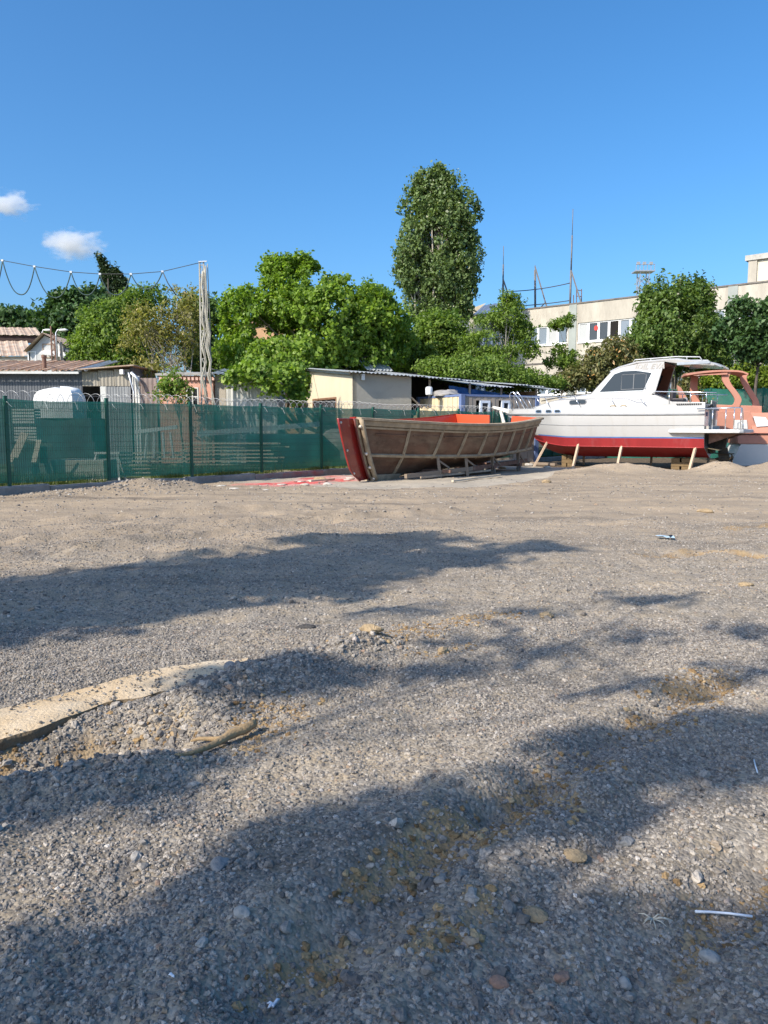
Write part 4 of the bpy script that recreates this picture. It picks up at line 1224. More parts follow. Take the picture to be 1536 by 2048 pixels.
# ---------------------------------------------------------------- rusty barn and gabled house far left
t = thing('rusty_barn', 'big rusty roofed barn far off at the left edge', 'barn', (P(20, 700, 62).x, 64, 0))
def roofpanel(root, pts, name, material, wave=.5, n_=12, label=None):
    """roof slope as separate sheets: pts = lower left, lower right, upper right, upper left"""
    a, b_, c_, d_ = [Vector(p) for p in pts]
    c_ = b_ + (d_ - a)
    for k in range(n_):
        t0, t1 = k / n_, (k + 1) / n_ - .004
        p0, p1, q0, q1 = a.lerp(b_, t0), a.lerp(b_, t1), d_.lerp(c_, t0), d_.lerp(c_, t1)
        up = (q0 - p0); mb = MB()
        nn_ = (b_ - a).cross(up).normalized(); nn_ = nn_ if nn_.z > 0 else -nn_
        corr(mb, p0 + nn_ * .02 * (k % 2), p1 - p0, up, nn_, (p1 - p0).length, up.length, wave, .03)
        mb.build(name, material, root, label=label)
roofpanel(t, [P(-60, 713, 58), P(66, 712, 58), P(80, 686, 64), P(-60, 683, 64)], 'roof_sheet', M_RUST2, n_=8)
roofpanel(t, [P(-60, 669, 64), P(84, 671, 64), P(110, 662, 70), P(-60, 654, 70)], 'roof_sheet', M_RUST2, n_=8)
mb = MB(); mb.prism([P(-60, 684, 64.2), P(80, 686, 64.2), P(80, 672, 64.2), P(-60, 669, 64.2)], (0, .2, 0)); mb.build('clerestory', mat('clerestory_dark', (.035, .018, .015), .8), t)
mb = MB(); mb.prism([gz(P(-60, 713, 58.2)), gz(P(66, 713, 58.2)), P(66, 712.5, 58.2), P(-60, 713.5, 58.2)], (0, .2, 0)); mb.build('wall', M_BEIGEPANEL, t)
mb = MB(); mb.prism([gz(P(80, 713, 64.3)), gz(P(80, 713, 70)), P(80, 668, 70), P(80, 672, 64.3)], (-.2, 0, 0)); mb.build('end_wall', M_BEIGEPANEL, t)
t = thing('gabled_house', 'small white gabled house with a rusty roof beyond the grey shed', 'house', (P(95, 700, 55).x, 57, 0))
Yh = 54
a0, a1 = P(60, 700, Yh), P(126, 700, Yh)
zg = zat(671, Yh); ze0 = zat(702, Yh); ze1 = zat(690, Yh); xg = P(90, 690, Yh).x
mb = MB(); mb.prism([(a0.x, Yh, 0), (a1.x, Yh, 0), (a1.x, Yh, ze1), (xg, Yh, zg), (a0.x, Yh, ze0)], (0, 8, 0)); mb.build('wall', mat('dirty_white_wall', (.50, .51, .50), .8, var=.12, stain=((.3, .3, .3), 1.5, .4)), t)
for p, q, lab in (((a0.x - .3, ze0 - .12), (xg, zg + .08), 'left roof slope'), ((xg, zg + .08), (a1.x + .35, ze1 - .1), 'right roof slope')):
    v = Vector((q[0] - p[0], 0, q[1] - p[1])); nn_ = Vector((-v.z, 0, v.x)).normalized(); nn_ = nn_ if nn_.z > 0 else -nn_
    for k in range(4):
        mb = MB(); corr(mb, (p[0], Yh - .4 + k * 2.2, p[1] + .06), (0, 1, 0), v, nn_, 2.19, v.length, .3, .03); mb.build('roof_sheet', M_RUST2, t)
mb = MB(); x1 = a1.x; mb.prism([(x1 + .005, Yh + .1, 0), (x1 + .005, Yh + 8, 0), (x1 + .005, Yh + 8, ze1 - .3), (x1 + .005, Yh + .1, ze1 - .3)], (1.6, 0, 0)); mb.build('annex', M_GREYPANEL, t)
c = P(95, 699, Yh); framed_window(t, Vector((c.x - .35, Yh - .005, c.z - .6)), Vector((1, 0, 0)), Vector((0, -1, 0)), .8, 1.0, (mat('tan_shutter', (.32, .25, .19), .8), mat('tan_shutter', (.3, .25, .19), .8)), fr=.08)
c = P(63, 717, Yh); framed_window(t, Vector((c.x - .25, Yh - .005, c.z - .6)), Vector((1, 0, 0)), Vector((0, -1, 0)), .6, 1.1, (M_WHITEFRAME, M_DARKGLASS), fr=.08)
mb = MB(); z_ = zat(710, Yh); mb.prism([(a0.x + 1, Yh - .9, z_), (a1.x + .4, Yh - .9, z_ - .25), (a1.x + .4, Yh - .01, z_ + .1), (a0.x + 1, Yh - .01, z_ + .3)], UP * .06); mb.build('porch_roof', M_WHITEPANEL, t)

# ---------------------------------------------------------------- long concrete building (right)
BL = np.array([P(1050, 620, 62.9).x, 62.9]); BR = np.array([P(1536, 565, 51).x, 51.0])
d = Vector((BR[0] - BL[0], BR[1] - BL[1], 0)).normalized(); n = Vector((d.y, -d.x, 0)); n = n if n.y < 0 else -n
u = lambda px: along(BL, d, px)
zp = zat(620, 62.9)
M_FACADE = mat('stained_render', (.46, .425, .355), .9, var=.14, scale=1.1, stain=((.29, .26, .215), 1.5, .7), bump=.2, bscale=8, stretch=(1, 1, .3))
M_PILASTER = mat('grey_green_pilaster', (.30, .325, .30), .85, var=.12, scale=1)
t = thing('long_building', 'long two storey concrete building with white ribbon windows', 'building', (BL[0] + 9, BL[1], 0))
u0, u9 = u(935), u(1640)
s1, s2 = u(1138), u(1449); bay = s2 - s1; pw = .62
zh, zs = zat(648, 60.3), zat(686, 60.3)
zh -= .0
z2h, z2s = zs - 2.35, zs - 3.9
holes_up = []; holes_lo = []
starts = [s1 - bay, s1, s2, s2 + bay]
for s_ in starts[:4]:
    a, b_ = s_ + pw / 2 + .12, s_ + bay - pw / 2 - .12
    if b_ > u9: b_ = u9 - .5
    if a < u0: a = u0 + .5
    if b_ - a > 1: holes_up.append((a, b_, zs, zh)); holes_lo.append((a, b_, z2s, z2h))
mb = MB(); zmid = zs - 1.5
wall_with_holes(mb, BL, d, n, u0, u9, zmid, zp, holes_up, .3)
wall_with_holes(mb, BL, d, n, u0, u9, -.5, zmid - .002, holes_lo, .3)
mb.build('wall', M_FACADE, t)
mb = MB(); O = V2(BL); mb.prism([O + d * u0 + n * .06 + UP * (zp + .002), O + d * u9 + n * .06 + UP * (zp + .002), O + d * u9 - n * .36 + UP * (zp + .002), O + d * u0 - n * .36 + UP * (zp + .002)], UP * .1); mb.build('coping', mat('dark_coping', (.16, .145, .13), .9, var=.3), t)
for s_ in starts:
    if u0 < s_ < u9:
        mb = MB(); mb.prism([O + d * (s_ - pw / 2) + UP * 0, O + d * (s_ + pw / 2), O + d * (s_ + pw / 2) + UP * (zp - .01), O + d * (s_ - pw / 2) + UP * (zp - .01)], n * .05); mb.build('pilaster', M_PILASTER, t)
mb = MB(); mb.prism([O + d * u0 + UP * zmid, O + d * u9 + UP * zmid, O + d * u9 + UP * (zmid + .12), O + d * u0 + UP * (zmid + .12)], n * .045); mb.build('string_course', mat('dark_joint', (.13, .12, .11), .9), t)
mb = MB(); mb.prism([O + d * u0 - n * .4 + UP * 0, O + d * u9 - n * .4, O + d * u9 - n * 12, O + d * u0 - n * 12], UP * (zp - .6)); mb.build('core', M_DARK, t)
PM = [glass_mat('pane_grey', (.20, .24, .28), .1), glass_mat('pane_blue', (.13, .17, .21), .08), glass_mat('pane_dark', (.05, .06, .07), .08), glass_mat('pane_pale', (.42, .43, .42), .2)]
kk = 0
for hl, nu in ((holes_up, 14), (holes_lo, 14)):
    for (a, b_, v0, v1) in hl:
        m_ = max(2, round((b_ - a) / (bay / nu))); w = (b_ - a) / m_
        for i in range(m_):
            pm = PM[[0, 1, 0, 2, 1, 0, 1, 0, 3, 1][(i + 3 * kk) % 10]]
            if hl is holes_up and abs(a - holes_up[1][0]) < .01: pm = [PM[3], PM[2], PM[2], M_DARK, PM[0], PM[1], PM[0], PM[1], PM[0], PM[0], PM[1], PM[2], PM[0], PM[1]][i % 14]
            framed_window(t, O + d * (a + i * w + .004) - n * .1 + UP * v0, d, n, w - .008, v1 - v0, (M_WHITEFRAME, pm), fr=.09, depth=.05)
        kk += 1
        mb = MB(); mb.prism([O + d * a + UP * (v0 - .1), O + d * b_ + UP * (v0 - .1), O + d * b_ + UP * (v0 - .003), O + d * a + UP * (v0 - .003)], n * .08); mb.build('window_sill', M_WHITEFRAME, t)
# red round sticker seen in the third pane
sx = along(BL, d, 1183); c = O + d * sx + n * -.06 + UP * (zs + .95)
mb = MB(); ring = [c + (d * math.cos(2 * PI * k / 16) * .16 + UP * math.sin(2 * PI * k / 16) * .19) for k in range(16)]
mb.prism(ring, n * .01)
tag(mb.build('red_roundel', mat('red_print', (.55, .05, .04), .5)), 'round red emblem hung inside an upper window of the long building', 'emblem')
# rain pipe and vent loop at right, roof block
mb = MB(); q = O + d * u(1527) + n * .14; mb.tube([q + UP * 4, q + UP * zat(596, 51.5), q + UP * zat(590, 51.5) + d * .12, q + UP * zat(588, 51.5) + d * .3, q + UP * zat(592, 51.5) + d * .45], .09, 8); mb.build('vent_pipe', M_WHITEFRAME, t, smooth=True)
Yq = 53.5
QB = np.array([P(1497, 545, Yq).x, Yq])
mb = MB(); zq = zat(522, Yq); Oq = V2(QB)
mb.prism([Oq, Oq + d * 8, Oq + d * 8 - n * 5, Oq - n * 5], UP * zq); mb.build('stair_tower', mat('cream_render', (.60, .55, .44), .9, var=.08, stain=((.42, .38, .3), 1, .4)), t)
mb = MB(); mb.prism([Oq - d * .2 + n * .2 + UP * zq, Oq + d * 8.2 + n * .2 + UP * zq, Oq + d * 8.2 - n * 5.2 + UP * zq, Oq - d * .2 - n * 5.2 + UP * zq], UP * .35); mb.build('tower_cornice', mat('grey_cornice', (.42, .41, .37), .9, stain=((.2, .18, .16), 2, .5)), t)
mb = MB(); mb.prism([Oq + n * .002 + d * .0 + UP * 8, Oq + n * .002 + d * .55 + UP * 8, Oq + n * .002 + d * .55 + UP * (zq - .005), Oq + n * .002 + UP * (zq - .005)], n * .12); mb.build('tower_pier', M_FACADE, t)

M_MAST = mat('mast_steel', (.17, .165, .165), .7, .3, var=.25, scale=6)
# masts on the roof
def mast(px, py0, py1, Ym, seg, label, strut, pxt=None):
    b0 = P(px, py0, Ym); b0.z = zp - .3
    zt_ = zat(py1, Ym)
    t_ = thing('radio_mast', label, 'mast', b0, 0, 'masts on the roof of the long building')
    top = Vector((P(pxt or px, py1, Ym).x, Ym, zt_))
    mb = MB(); z = [0, seg, 1]
    mb.tube([b0, b0.lerp(top, seg)], .085, 8); mb.tube([b0.lerp(top, seg * .98), b0.lerp(top, .75)], .06, 6); mb.tube([b0.lerp(top, .74), top], .028, 6)
    mb.build('pole', M_MAST, t_, smooth=True)
    mb = MB(); s = b0.lerp(top, strut); f = b0 + Vector((1.1, -.3, 0)); mb.bar(f, s, .11)
    m0 = f.lerp(s, .28); mb.bar(b0 + Vector((0, 0, .25)), m0, .08); mb.build('strut', M_MAST, t_)
    return s, top
s1_, _ = mast(1006, 590, 492, 66, .48, 'roof mast furthest to the left with a short strut', .55, 1007)
s2_, _ = mast(1071, 612, 530, 64.5, .9, 'shortest roof mast in the middle of the three', .97, 1070)
s3_, _ = mast(1140, 607, 418, 63, .42, 'tallest roof mast tapering to a needle point', .42, 1146)
def cable(name, pts, r, material, label, cat='cable', n_=6):
    mb = MB(); mb.tube(pts, r, n_); return tag(mb.build(name, material, smooth=True), label, cat)
def sagging(a, b_, sag, n_=14):
    return [Vector(a).lerp(Vector(b_), i / n_) - UP * sag * 4 * (i / n_) * (1 - i / n_) for i in range(n_ + 1)]
M_CABLE = mat('dark_cable', (.05, .055, .05), .6)
cable('guy_cable', sagging(P(1010, 583, 66), P(1140, 566, 63), .15), .035, M_CABLE, 'thin cable strung between the outer roof masts')
cable('guy_cable', sagging(P(1035, 612, 65), P(1140, 601, 63), .05), .035, M_CABLE, 'lower thin cable running just above the roof edge')
t = thing('roof_ladder', 'rusty ladder cage standing on the roof beside the tallest mast', 'ladder', P(1157, 606, 63))
for px in (1147, 1153, 1163):
    mb = MB(); mb.tube([P(px, 608, 63), P(px, 578 if px > 1150 else 590, 63)], .035, 6); mb.build('rail', M_RUSTPOLE, t)
for py in (580, 592):
    mb = MB(); mb.tube([P(1152, py, 63), P(1164, py + 1, 63)], .03, 6); mb.build('rung', M_RUSTPOLE, t)
# lattice tower far off
Yt = 130
c = P(1286, 560, Yt)
t = thing('lattice_tower', 'distant floodlight lattice tower behind the long building', 'tower', (c.x, Yt, 0))
mb = MB(); zt_ = zat(545, Yt); r0 = .75
leg = [(c.x + i * r0, Yt + j * r0) for i, j in ((-1, -1), (1, -1), (1, 1), (-1, 1))]
for (x, y) in leg: mb.bar((x, y, 0), (x, y, zt_), .14)
z = 10; k = 0
while z < zt_ - .5:
    for i in range(4):
        a, b_ = leg[i], leg[(i + 1) % 4]
        mb.bar((a[0], a[1], z), (b_[0], b_[1], z + 1.4), .09); mb.bar((b_[0], b_[1], z), (a[0], a[1], z + 1.4), .09)
    z += 1.5
mb.build('lattice', M_STEEL, t)
mb = MB(); mb.box((c.x, Yt, zt_ + .1), (3.2, 2.2, .2))
for i in range(6):
    x = c.x - 1.5 + i * .6; mb.bar((x, Yt - 1, zt_ + .2), (x, Yt - 1, zt_ + 1.1), .1)
mb.bar((c.x - 1.55, Yt - 1, zt_ + 1.1), (c.x + 1.55, Yt - 1, zt_ + 1.1), .1); mb.build('platform', M_STEEL, t)
mb = MB()
for i in (-1.2, -.2, .9): mb.box((c.x + i, Yt - 1.05, zt_ + 1.25), (.5, .3, .45))
mb.build('floodlight', mat('lamp_grey', (.3, .31, .32), .5), t)
# grey roofed house between poplar and long building
Yh = 72
t = thing('grey_house', 'blue grey house with a metal roof right of the poplar', 'house', (P(950, 640, Yh).x, Yh + 3, 0))
x0, x1 = P(915, 640, Yh).x, P(985, 640, Yh).x
ze = zat(633, Yh); zr_ = zat(607, Yh + 5)
mb = MB(); mb.box(((x0 + x1) / 2, Yh + 4, ze / 2), (x1 - x0, 8, ze)); mb.build('wall', mat('blue_grey_wall', (.24, .26, .29), .8, var=.15), t)
roofpanel(t, [(x0 + .9, Yh - .4, ze), (x1 + 1.5, Yh - .4, ze + .6), (x1 + 2.5, Yh + 5, zr_), (x0 + 2.4, Yh + 5, zr_ - .3)], 'roof_sheet', mat('dark_metal_roof', (.22, .25, .30), .4, .5, var=.15), n_=4, wave=.6)
mb = MB(); mb.prism([(x0, Yh - .06, ze - .3), (x0 + 1.2, Yh - .06, ze), (x0 + 2.6, Yh - .06, ze + 1.2), (x0 + .6, Yh - .06, ze + .5)], (0, .05, 0)); mb.build('gable', M_CREAM, t)
Yh = 75
t = thing('grey_house', 'low roof peeping out left of the poplar trunk', 'house', (P(830, 660, Yh).x, Yh + 3, 0))
x0, x1 = P(770, 660, Yh).x, P(850, 660, Yh).x; ze = zat(667, Yh)
mb = MB(); mb.box(((x0 + x1) / 2, Yh + 4, ze / 2), (x1 - x0, 8, ze)); mb.build('wall', mat('brown_wall', (.25, .19, .15), .8), t)
roofpanel(t, [(x0 - .3, Yh - .4, ze), (x1 + .3, Yh - .4, ze), (x1 + .3, Yh + 4, ze + .75), (x0 - .3, Yh + 4, ze + .75)], 'roof_sheet', M_ZINC, n_=4, wave=.6)
Yh = 52
t = thing('orange_house', 'narrow orange plastered house glimpsed beside the cable pole', 'house', (P(463, 690, Yh).x, Yh, 0))
x0 = P(452, 690, Yh).x; zt_ = zat(655, Yh)
mb = MB(); mb.prism([(x0, Yh, 0), (x0 + 5, Yh, 0), (x0 + 5, Yh, zt_ + .6), (x0, Yh, zt_)], (0, 5, 0)); mb.build('wall', mat('orange_plaster', (.58, .36, .2), .9), t)
mb = MB(); mb.prism([(x0 - .25, Yh - .25, zt_ + .0), (x0 + 5.2, Yh - .25, zt_ + .63), (x0 + 5.2, Yh - .25, zt_ + .8), (x0 - .25, Yh - .25, zt_ + .17)], (0, 5.5, 0)); mb.build('roof', M_RUST, t)
# lamps and thin poles near the gabled house
def street_lamp(px, py, px2, Yl, label):
    t_ = thing('street_lamp', label, 'street lamp', gz(P(px, py, Yl)))
    top = P(px, py + 6, Yl); hd = P(px2, py, Yl)
    mb = MB(); mb.tube([gz(top), top, top.lerp(hd, .5) + UP * .12, hd], [.08, .06, .04, .04], 8); mb.build('post', M_STEEL, t_, smooth=True)
    mb = MB(); v = (hd - top); v.z = 0; v.normalize()
    mb.tube([hd - v * .06, hd + v * .07, hd + v * .32, hd + v * .5], [.04, .08, .09, .03], 8); mb.build('lamp_head', mat('lamp_white', (.75, .75, .72), .4), t_, smooth=True)
street_lamp(112, 660, 120, 50, 'street lamp with a broad pale head above the gabled house')
street_lamp(84, 660, 90, 60, 'smaller street lamp behind the gabled house ridge')
t = thing('lattice_pole', 'dark lattice steel pole in front of the gabled house', 'pole', gz(P(108, 720, 45)))
mb = MB(); x = P(107, 700, 45).x
for o_ in (-.14, .14): mb.bar((x + o_, 45, 0), (x + o_ * .7, 45, zat(652 if o_ < 0 else 672, 45)), .07)
z = 3.5
while z < zat(680, 45): mb.bar((x - .14, 45, z), (x + .14, 45, z + .3), .04); mb.bar((x + .14, 45, z + .3), (x - .14, 45, z + .6), .04); z += .6
mb.build('lattice', M_RUSTPOLE, t)
mb = MB(); x = P(118, 700, 45).x; mb.tube([(x, 45.3, 0), (x, 45.3, zat(683, 45))], .09, 8)
tag(mb.build('short_pole', M_PLANK, smooth=True), 'short grey pole right of the dark lattice pole', 'pole')
# ================================================================== FENCE AND KERB
M_GREENPOST = mat('green_coated_steel', (.012, .085, .06), .45, var=.1)
def net_mat(name, col, alpha):
    m = bpy.data.materials.new(name); nt, b = nodes_of(m); L = nt.links.new
    tc = nt.nodes.new('ShaderNodeTexCoord')
    nz = nt.nodes.new('ShaderNodeTexNoise'); nz.inputs['Scale'].default_value = 1.3; nz.inputs['Detail'].default_value = 5
    L(tc.outputs['Object'], nz.inputs['Vector'])
    rp = nt.nodes.new('ShaderNodeValToRGB'); rp.color_ramp.elements[0].position = .3; rp.color_ramp.elements[1].position = .7
    rp.color_ramp.elements[0].color = [c * .8 for c in col] + [1]; rp.color_ramp.elements[1].color = [c * 1.2 for c in col] + [1]
    L(nz.outputs['Fac'], rp.inputs['Fac']); L(rp.outputs['Color'], b.inputs['Base Color'])
    b.inputs['Roughness'].default_value = .6; b.inputs['Specular IOR Level'].default_value = .3
    tl = nt.nodes.new('ShaderNodeBsdfTranslucent'); L(rp.outputs['Color'], tl.inputs['Color'])
    m1 = nt.nodes.new('ShaderNodeMixShader'); m1.inputs['Fac'].default_value = .35; L(b.outputs['BSDF'], m1.inputs[1]); L(tl.outputs['BSDF'], m1.inputs[2])
    tp = nt.nodes.new('ShaderNodeBsdfTransparent')
    m2 = nt.nodes.new('ShaderNodeMixShader'); m2.inputs['Fac'].default_value = alpha
    L(tp.outputs['BSDF'], m2.inputs[1]); L(m1.outputs['Shader'], m2.inputs[2]); L(m2.outputs['Shader'], nt.nodes['Material Output'].inputs['Surface'])
    return m
M_NET = net_mat('green_shade_net', (.024, .215, .165), .83)
M_NET2 = net_mat('green_net_thick', (.035, .20, .15), .93)
M_RAZOR = mat('razor_wire_steel', (.36, .365, .365), .4, .5)
KERB_Z = .2
fd = V2(FD); fn = V2(FN)
F0 = Vector((FENCE0[0], FENCE0[1], 0))
K0, K1 = -2, 17
fence = thing('mesh_fence', 'long green mesh fence with shade netting and razor wire along the yard', 'fence', F0)
# post
def post_mb(q):
    mb = MB(); mb.box(q + UP * (KERB_Z + 1.06), (.075, .075, 2.12), math.atan2(fd.y, fd.x)); mb.box(q + UP * (KERB_Z + 2.135), (.085, .085, .03), math.atan2(fd.y, fd.x))
    for z in (.3, .9, 1.5, 2.0): mb.box(q + fn * .045 + UP * (KERB_Z + z), (.05, .02, .05), math.atan2(fd.y, fd.x))
    return mb
post0 = post_mb(F0).build('post', M_GREENPOST, fence, bevel=.006)
for k in range(K0, K1 + 1):
    if k == 0: continue
    c = post0.copy(); COL.objects.link(c); c.parent = fence; c.location = fd * (FLEN * k) + UP * (.02 * math.sin(k * 2.1))
# welded mesh panel
mb = MB(); zb, zt = KERB_Z + .06, KERB_Z + 2.0
w = FLEN - .09
nv = 48
for i in range(nv + 1):
    q = F0 + fd * (.045 + w * i / nv) + fn * .012
    mb.bar(q + UP * zb, q + UP * (zt + .05), .0062)
for j in range(11):
    q = F0 + fd * .045 + fn * .018 + UP * (zb + (zt - zb) * j / 10); mb.bar(q, q + fd * w, .007)
    if j in (0, 4, 9): mb.bar(q + UP * .06 + fn * .02, q + UP * .06 + fd * w + fn * .02, .007)
pan0 = mb.build('mesh_panel', M_GREENPOST, fence)
for k in range(K0, K1):
    if k == 0: continue
    c = pan0.copy(); COL.objects.link(c); c.parent = fence; c.location = fd * (FLEN * k)
# netting, one length per bay, with sag and wrinkles
for k in range(K0, K1):
    rows = []
    for j in range(9):
        row = []
        for i in range(25):
            s = i / 24; z = j / 8
            sag = .035 * math.sin(s * PI) * z + .02 * (float(vnoise(k * 7 + s * 5, z * 2, 3)) - .5) * z
            off = -.06 + .08 * (float(fbm(k * 9.3 + s * 4, z * 3.2, 3, 5)) - .5)
            q = F0 + fd * (FLEN * (k + s)) + fn * off + UP * (KERB_Z + .05 + .03 * float(vnoise(k * 5 + s * 4, 1, 9)) + (2.02 - sag) * z)
            row.append(q)
        rows.append(row)
    MB().grid(rows).build('shade_net', M_NET, fence, smooth=True)
# loose cable ties at the net top
mb = MB()
rr = random.Random(3)
for k in range(K0, 9):
    for s in (.02, .33, .66):
        q = F0 + fd * FLEN * (k + s + rr.uniform(-.04, .04)) + fn * .03 + UP * (KERB_Z + 2.02)
        mb.tube([q, q + fn * .05 + UP * rr.uniform(-.02, .05), q + fn * .07 + fd * rr.uniform(.03, .1) - UP * rr.uniform(.08, .18)], .005, 4)
mb.build('cable_ties', mat('pale_tie', (.6, .65, .6), .5), fence, kind='stuff')
# razor wire coil along the top
pts = []
nl = int(FLEN * 11 / .36)
nl = int(FLEN * 16 / .27)
for i in range(nl * 18 + 1):
    a = 2 * PI * i / 18
    s = (i / 18) * .27 - FLEN * 2
    r_ = .225 + .015 * math.sin(i * .013)
    q = F0 + fd * (s + .05 * math.sin(a)) + fn * (-.32 + r_ * math.sin(a)) + UP * (KERB_Z + 2.07 + r_ * math.cos(a) + .02 * math.sin(s * 1.7))
    pts.append(q)
MB().tube(pts, .0065, 4).build('razor_wire', M_RAZOR, fence, smooth=True)
mb = MB(); z = KERB_Z + 2.2; q0 = F0 - fd * FLEN * 2 + UP * z; mb.tube([q0 + fd * FLEN * i + UP * .02 * math.sin(i) for i in range(14)], .005, 4); mb.build('tension_wire', M_RAZOR, fence)
# kerb wall under the fence, broken into lengths
M_KERB = mat('kerb_concrete', (.27, .255, .235), .9, var=.25, scale=2.2, stain=((.13, .12, .11), 2.6, .6), bump=.6, bscale=14)
M_KERBRED = mat('red_splashed_concrete', (.30, .25, .235), .9, var=.2, scale=2.2, stain=((.42, .03, .04), 1.6, .7), bump=.6, bscale=14)
kerb = thing('kerb_wall', 'low broken concrete kerb wall under the green fence', 'kerb', F0)
brk = [-6, -1.4, .9, 3.1, 4.9, 7.3, 10.2, 13.1, 17, 22, 30, 44]
rr = random.Random(9)
for i, (a, b_) in enumerate(zip(brk[:-1], brk[1:])):
    rows = []
    ns = max(4, int((b_ - a) / .3))
    h0, h1 = rr.uniform(-.03, .03), rr.uniform(-.03, .03)
    for j in range(ns + 1):
        s = a + .01 + (b_ - a - .02) * j / ns
        z = KERB_Z - .012 + h0 * (1 - j / ns) + h1 * j / ns + .03 * (float(vnoise(s * 2.5, i, 4)) - .5)
        e = .03 * (float(vnoise(s * 3.5, i, 5)) - .5)
        q = F0 + fd * s
        rows.append([q + fn * (.17 + e) - UP * .3, q + fn * (.165 + e) + UP * (z - .03), q + fn * (.14 + e) + UP * z, q - fn * .12 + UP * z, q - fn * .14 - UP * .3])
    mb = MB(); mb.grid(rows); mb.add(rows[0], [(0, 1, 2, 3, 4)]); mb.add(rows[-1], [(4, 3, 2, 1, 0)])
    mb.build('kerb_block', M_KERBRED if i == 5 else M_KERB, kerb, label='kerb block splashed with red paint' if i == 5 else None)

# tall netting fence on the right, beyond the boats
g0 = Vector((P(1215, 800, 41).x, 41, 0)); gd = Vector((1, -.12, 0)).normalized(); gn = Vector((gd.y, -gd.x, 0))
t = thing('net_fence', 'tall green netting fence behind the pink boat at the right', 'fence', g0)
zt = zat(778, 41)
for k in range(6):
    mb = MB(); q = g0 + gd * (2.6 * k); mb.tube([q, q + UP * (zt + .05)], .04, 8); mb.build('post', M_GREENPOST, t, smooth=True)
for k in range(5):
    rows = []
    for j in range(15):
        row = []
        for i in range(15):
            s, z = i / 14, j / 14
            fold = .06 * math.sin((z * 9 + s * 2.2 + k) * 2.1) * (.4 + float(vnoise(k * 3 + s * 2, z * 5, 6)))
            row.append(g0 + gd * (2.6 * (k + s)) + gn * (.06 + fold) + UP * (z * (zt - .05 * math.sin(s * PI))))
        rows.append(row)
    MB().grid(rows).build('shade_net', M_NET2, t, smooth=True)

# cable pole with its bundle of white cables
Y = 31.0
M_PALECABLE = mat('pale_cable', (.36, .34, .28), .6, var=.25)
pb = gz(P(413, 800, Y))
t = thing('cable_pole', 'tall thin steel pole wrapped in hanging white cables', 'pole', pb)
xa, xb = P(401, 600, Y).x, P(409, 600, Y).x
mb = MB(); ztop = zat(524, Y)
xq = P(404.5, 760, Y).x
for k, (xx, xt) in enumerate(((xq - .08, xa), (xq + .10, xb))):
    mb.bar((xx, Y, 0), (xt, Y, ztop), .055)
z = ztop - .1
for j in range(16):
    z = ztop - .12 - j * .36
    mb.bar((xa, Y, z), (xb, Y, z), .035); mb.bar((xa, Y, z), (xb, Y, z - .36), .03)
mb.build('lattice_pole', mat('dull_pole_steel', (.33, .33, .31), .6, .4), t)
mb = MB(); mb.bar((xa - .03, Y - .05, ztop), (xb + .14, Y - .05, ztop + .02), .045); mb.build('cross_arm', M_STEEL, t)
rr = random.Random(21)
zig = [(406, 540), (404, 575), (407, 605), (404, 635), (410, 660), (405, 690), (412, 722), (404, 755), (411, 785), (414, 815)]
zig2 = [(409, 535), (411, 580), (412, 610), (413, 640), (418, 668), (414, 695), (421, 722), (417, 750), (424, 780), (428, 815)]
def smooth_path(pp, n_=5):
    out = []
    for i in range(len(pp) - 1):
        for k in range(n_): out.append(Vector(pp[i]).lerp(Vector(pp[i + 1]), k / n_))
    return out + [Vector(pp[-1])]
for k in range(10):
    zz = zig if k % 2 == 0 else zig2
    mb = MB(); pp = [P(a + rr.uniform(-1.8, 1.8) + (0, 2.5, -1.5)[k % 3], b_ + rr.uniform(-4, 4), Y - .12 - .05 * (k % 4)) for a, b_ in zz]
    mb.tube(smooth_path(pp, 3), rr.choice((.018, .024, .03)), 6); mb.build('white_cable', M_PALECABLE, t, smooth=True)
for a, b_ in ((399, 404), (415, 424)):
    mb = MB(); mb.tube([P(a, 528, Y - .1), P((a + b_) / 2, 640, Y - .1), P(b_, 812, Y - .1)], .018, 5); mb.build('straight_cable', M_PALECABLE, t)
# messenger cable with hanging loops
Yc = 31.0
nod = [P(-60, 514, Yc), P(5, 521, Yc), P(69, 533, Yc), P(142, 544, Yc), P(200, 548, Yc), P(262, 548, Yc), P(325, 543, Yc), P(405, 524, Yc)]
t = thing('overhead_cable', 'overhead cable with hanging loops running from the cable pole', 'cable', nod[3])
MB().tube(smooth_path(nod, 3), .014, 5).build('messenger_wire', M_CABLE, t, smooth=True)
for a, b_, low in ((0, 1, 590), (1, 2, 589), (2, 3, 595), (3, 4, 590), (4, 5, 590), (5, 6, 578)):
    A, B = nod[a], nod[b_]; zl = zat(low, Yc); mid = (A.z + B.z) / 2 - zl
    pts = []
    for i in range(25):
        s = i / 24; q = A.lerp(B, s); pts.append(q - UP * mid * (1 - abs(2 * s - 1) ** 2.4))
    MB().tube(pts, .022, 6).build('hanging_loop', mat('teal_black_cable', (.04, .075, .07), .6), t, smooth=True)
A = nod[6]; MB().tube([A, A + Vector((.2, 0, -.45)), A + Vector((.5, 0, -.9))], .022, 6).build('hanging_end', M_CABLE, t, smooth=True)
mb = MB()
for q in nod[1:7]: mb.box(q, (.09, .06, .07))
mb.build('hanger_clips', M_STEEL, t)
cable('service_wire', sagging(P(424, 738, 31), P(640, 743, 38.8), .3), .02, M_PALECABLE, 'pale wire running from the cable pole to the cream shed roof')
cable('service_wire', sagging(P(1055, 700, 55), P(1290, 718, 50), .2), .02, M_CABLE, 'thin dark wire crossing in front of the long building')
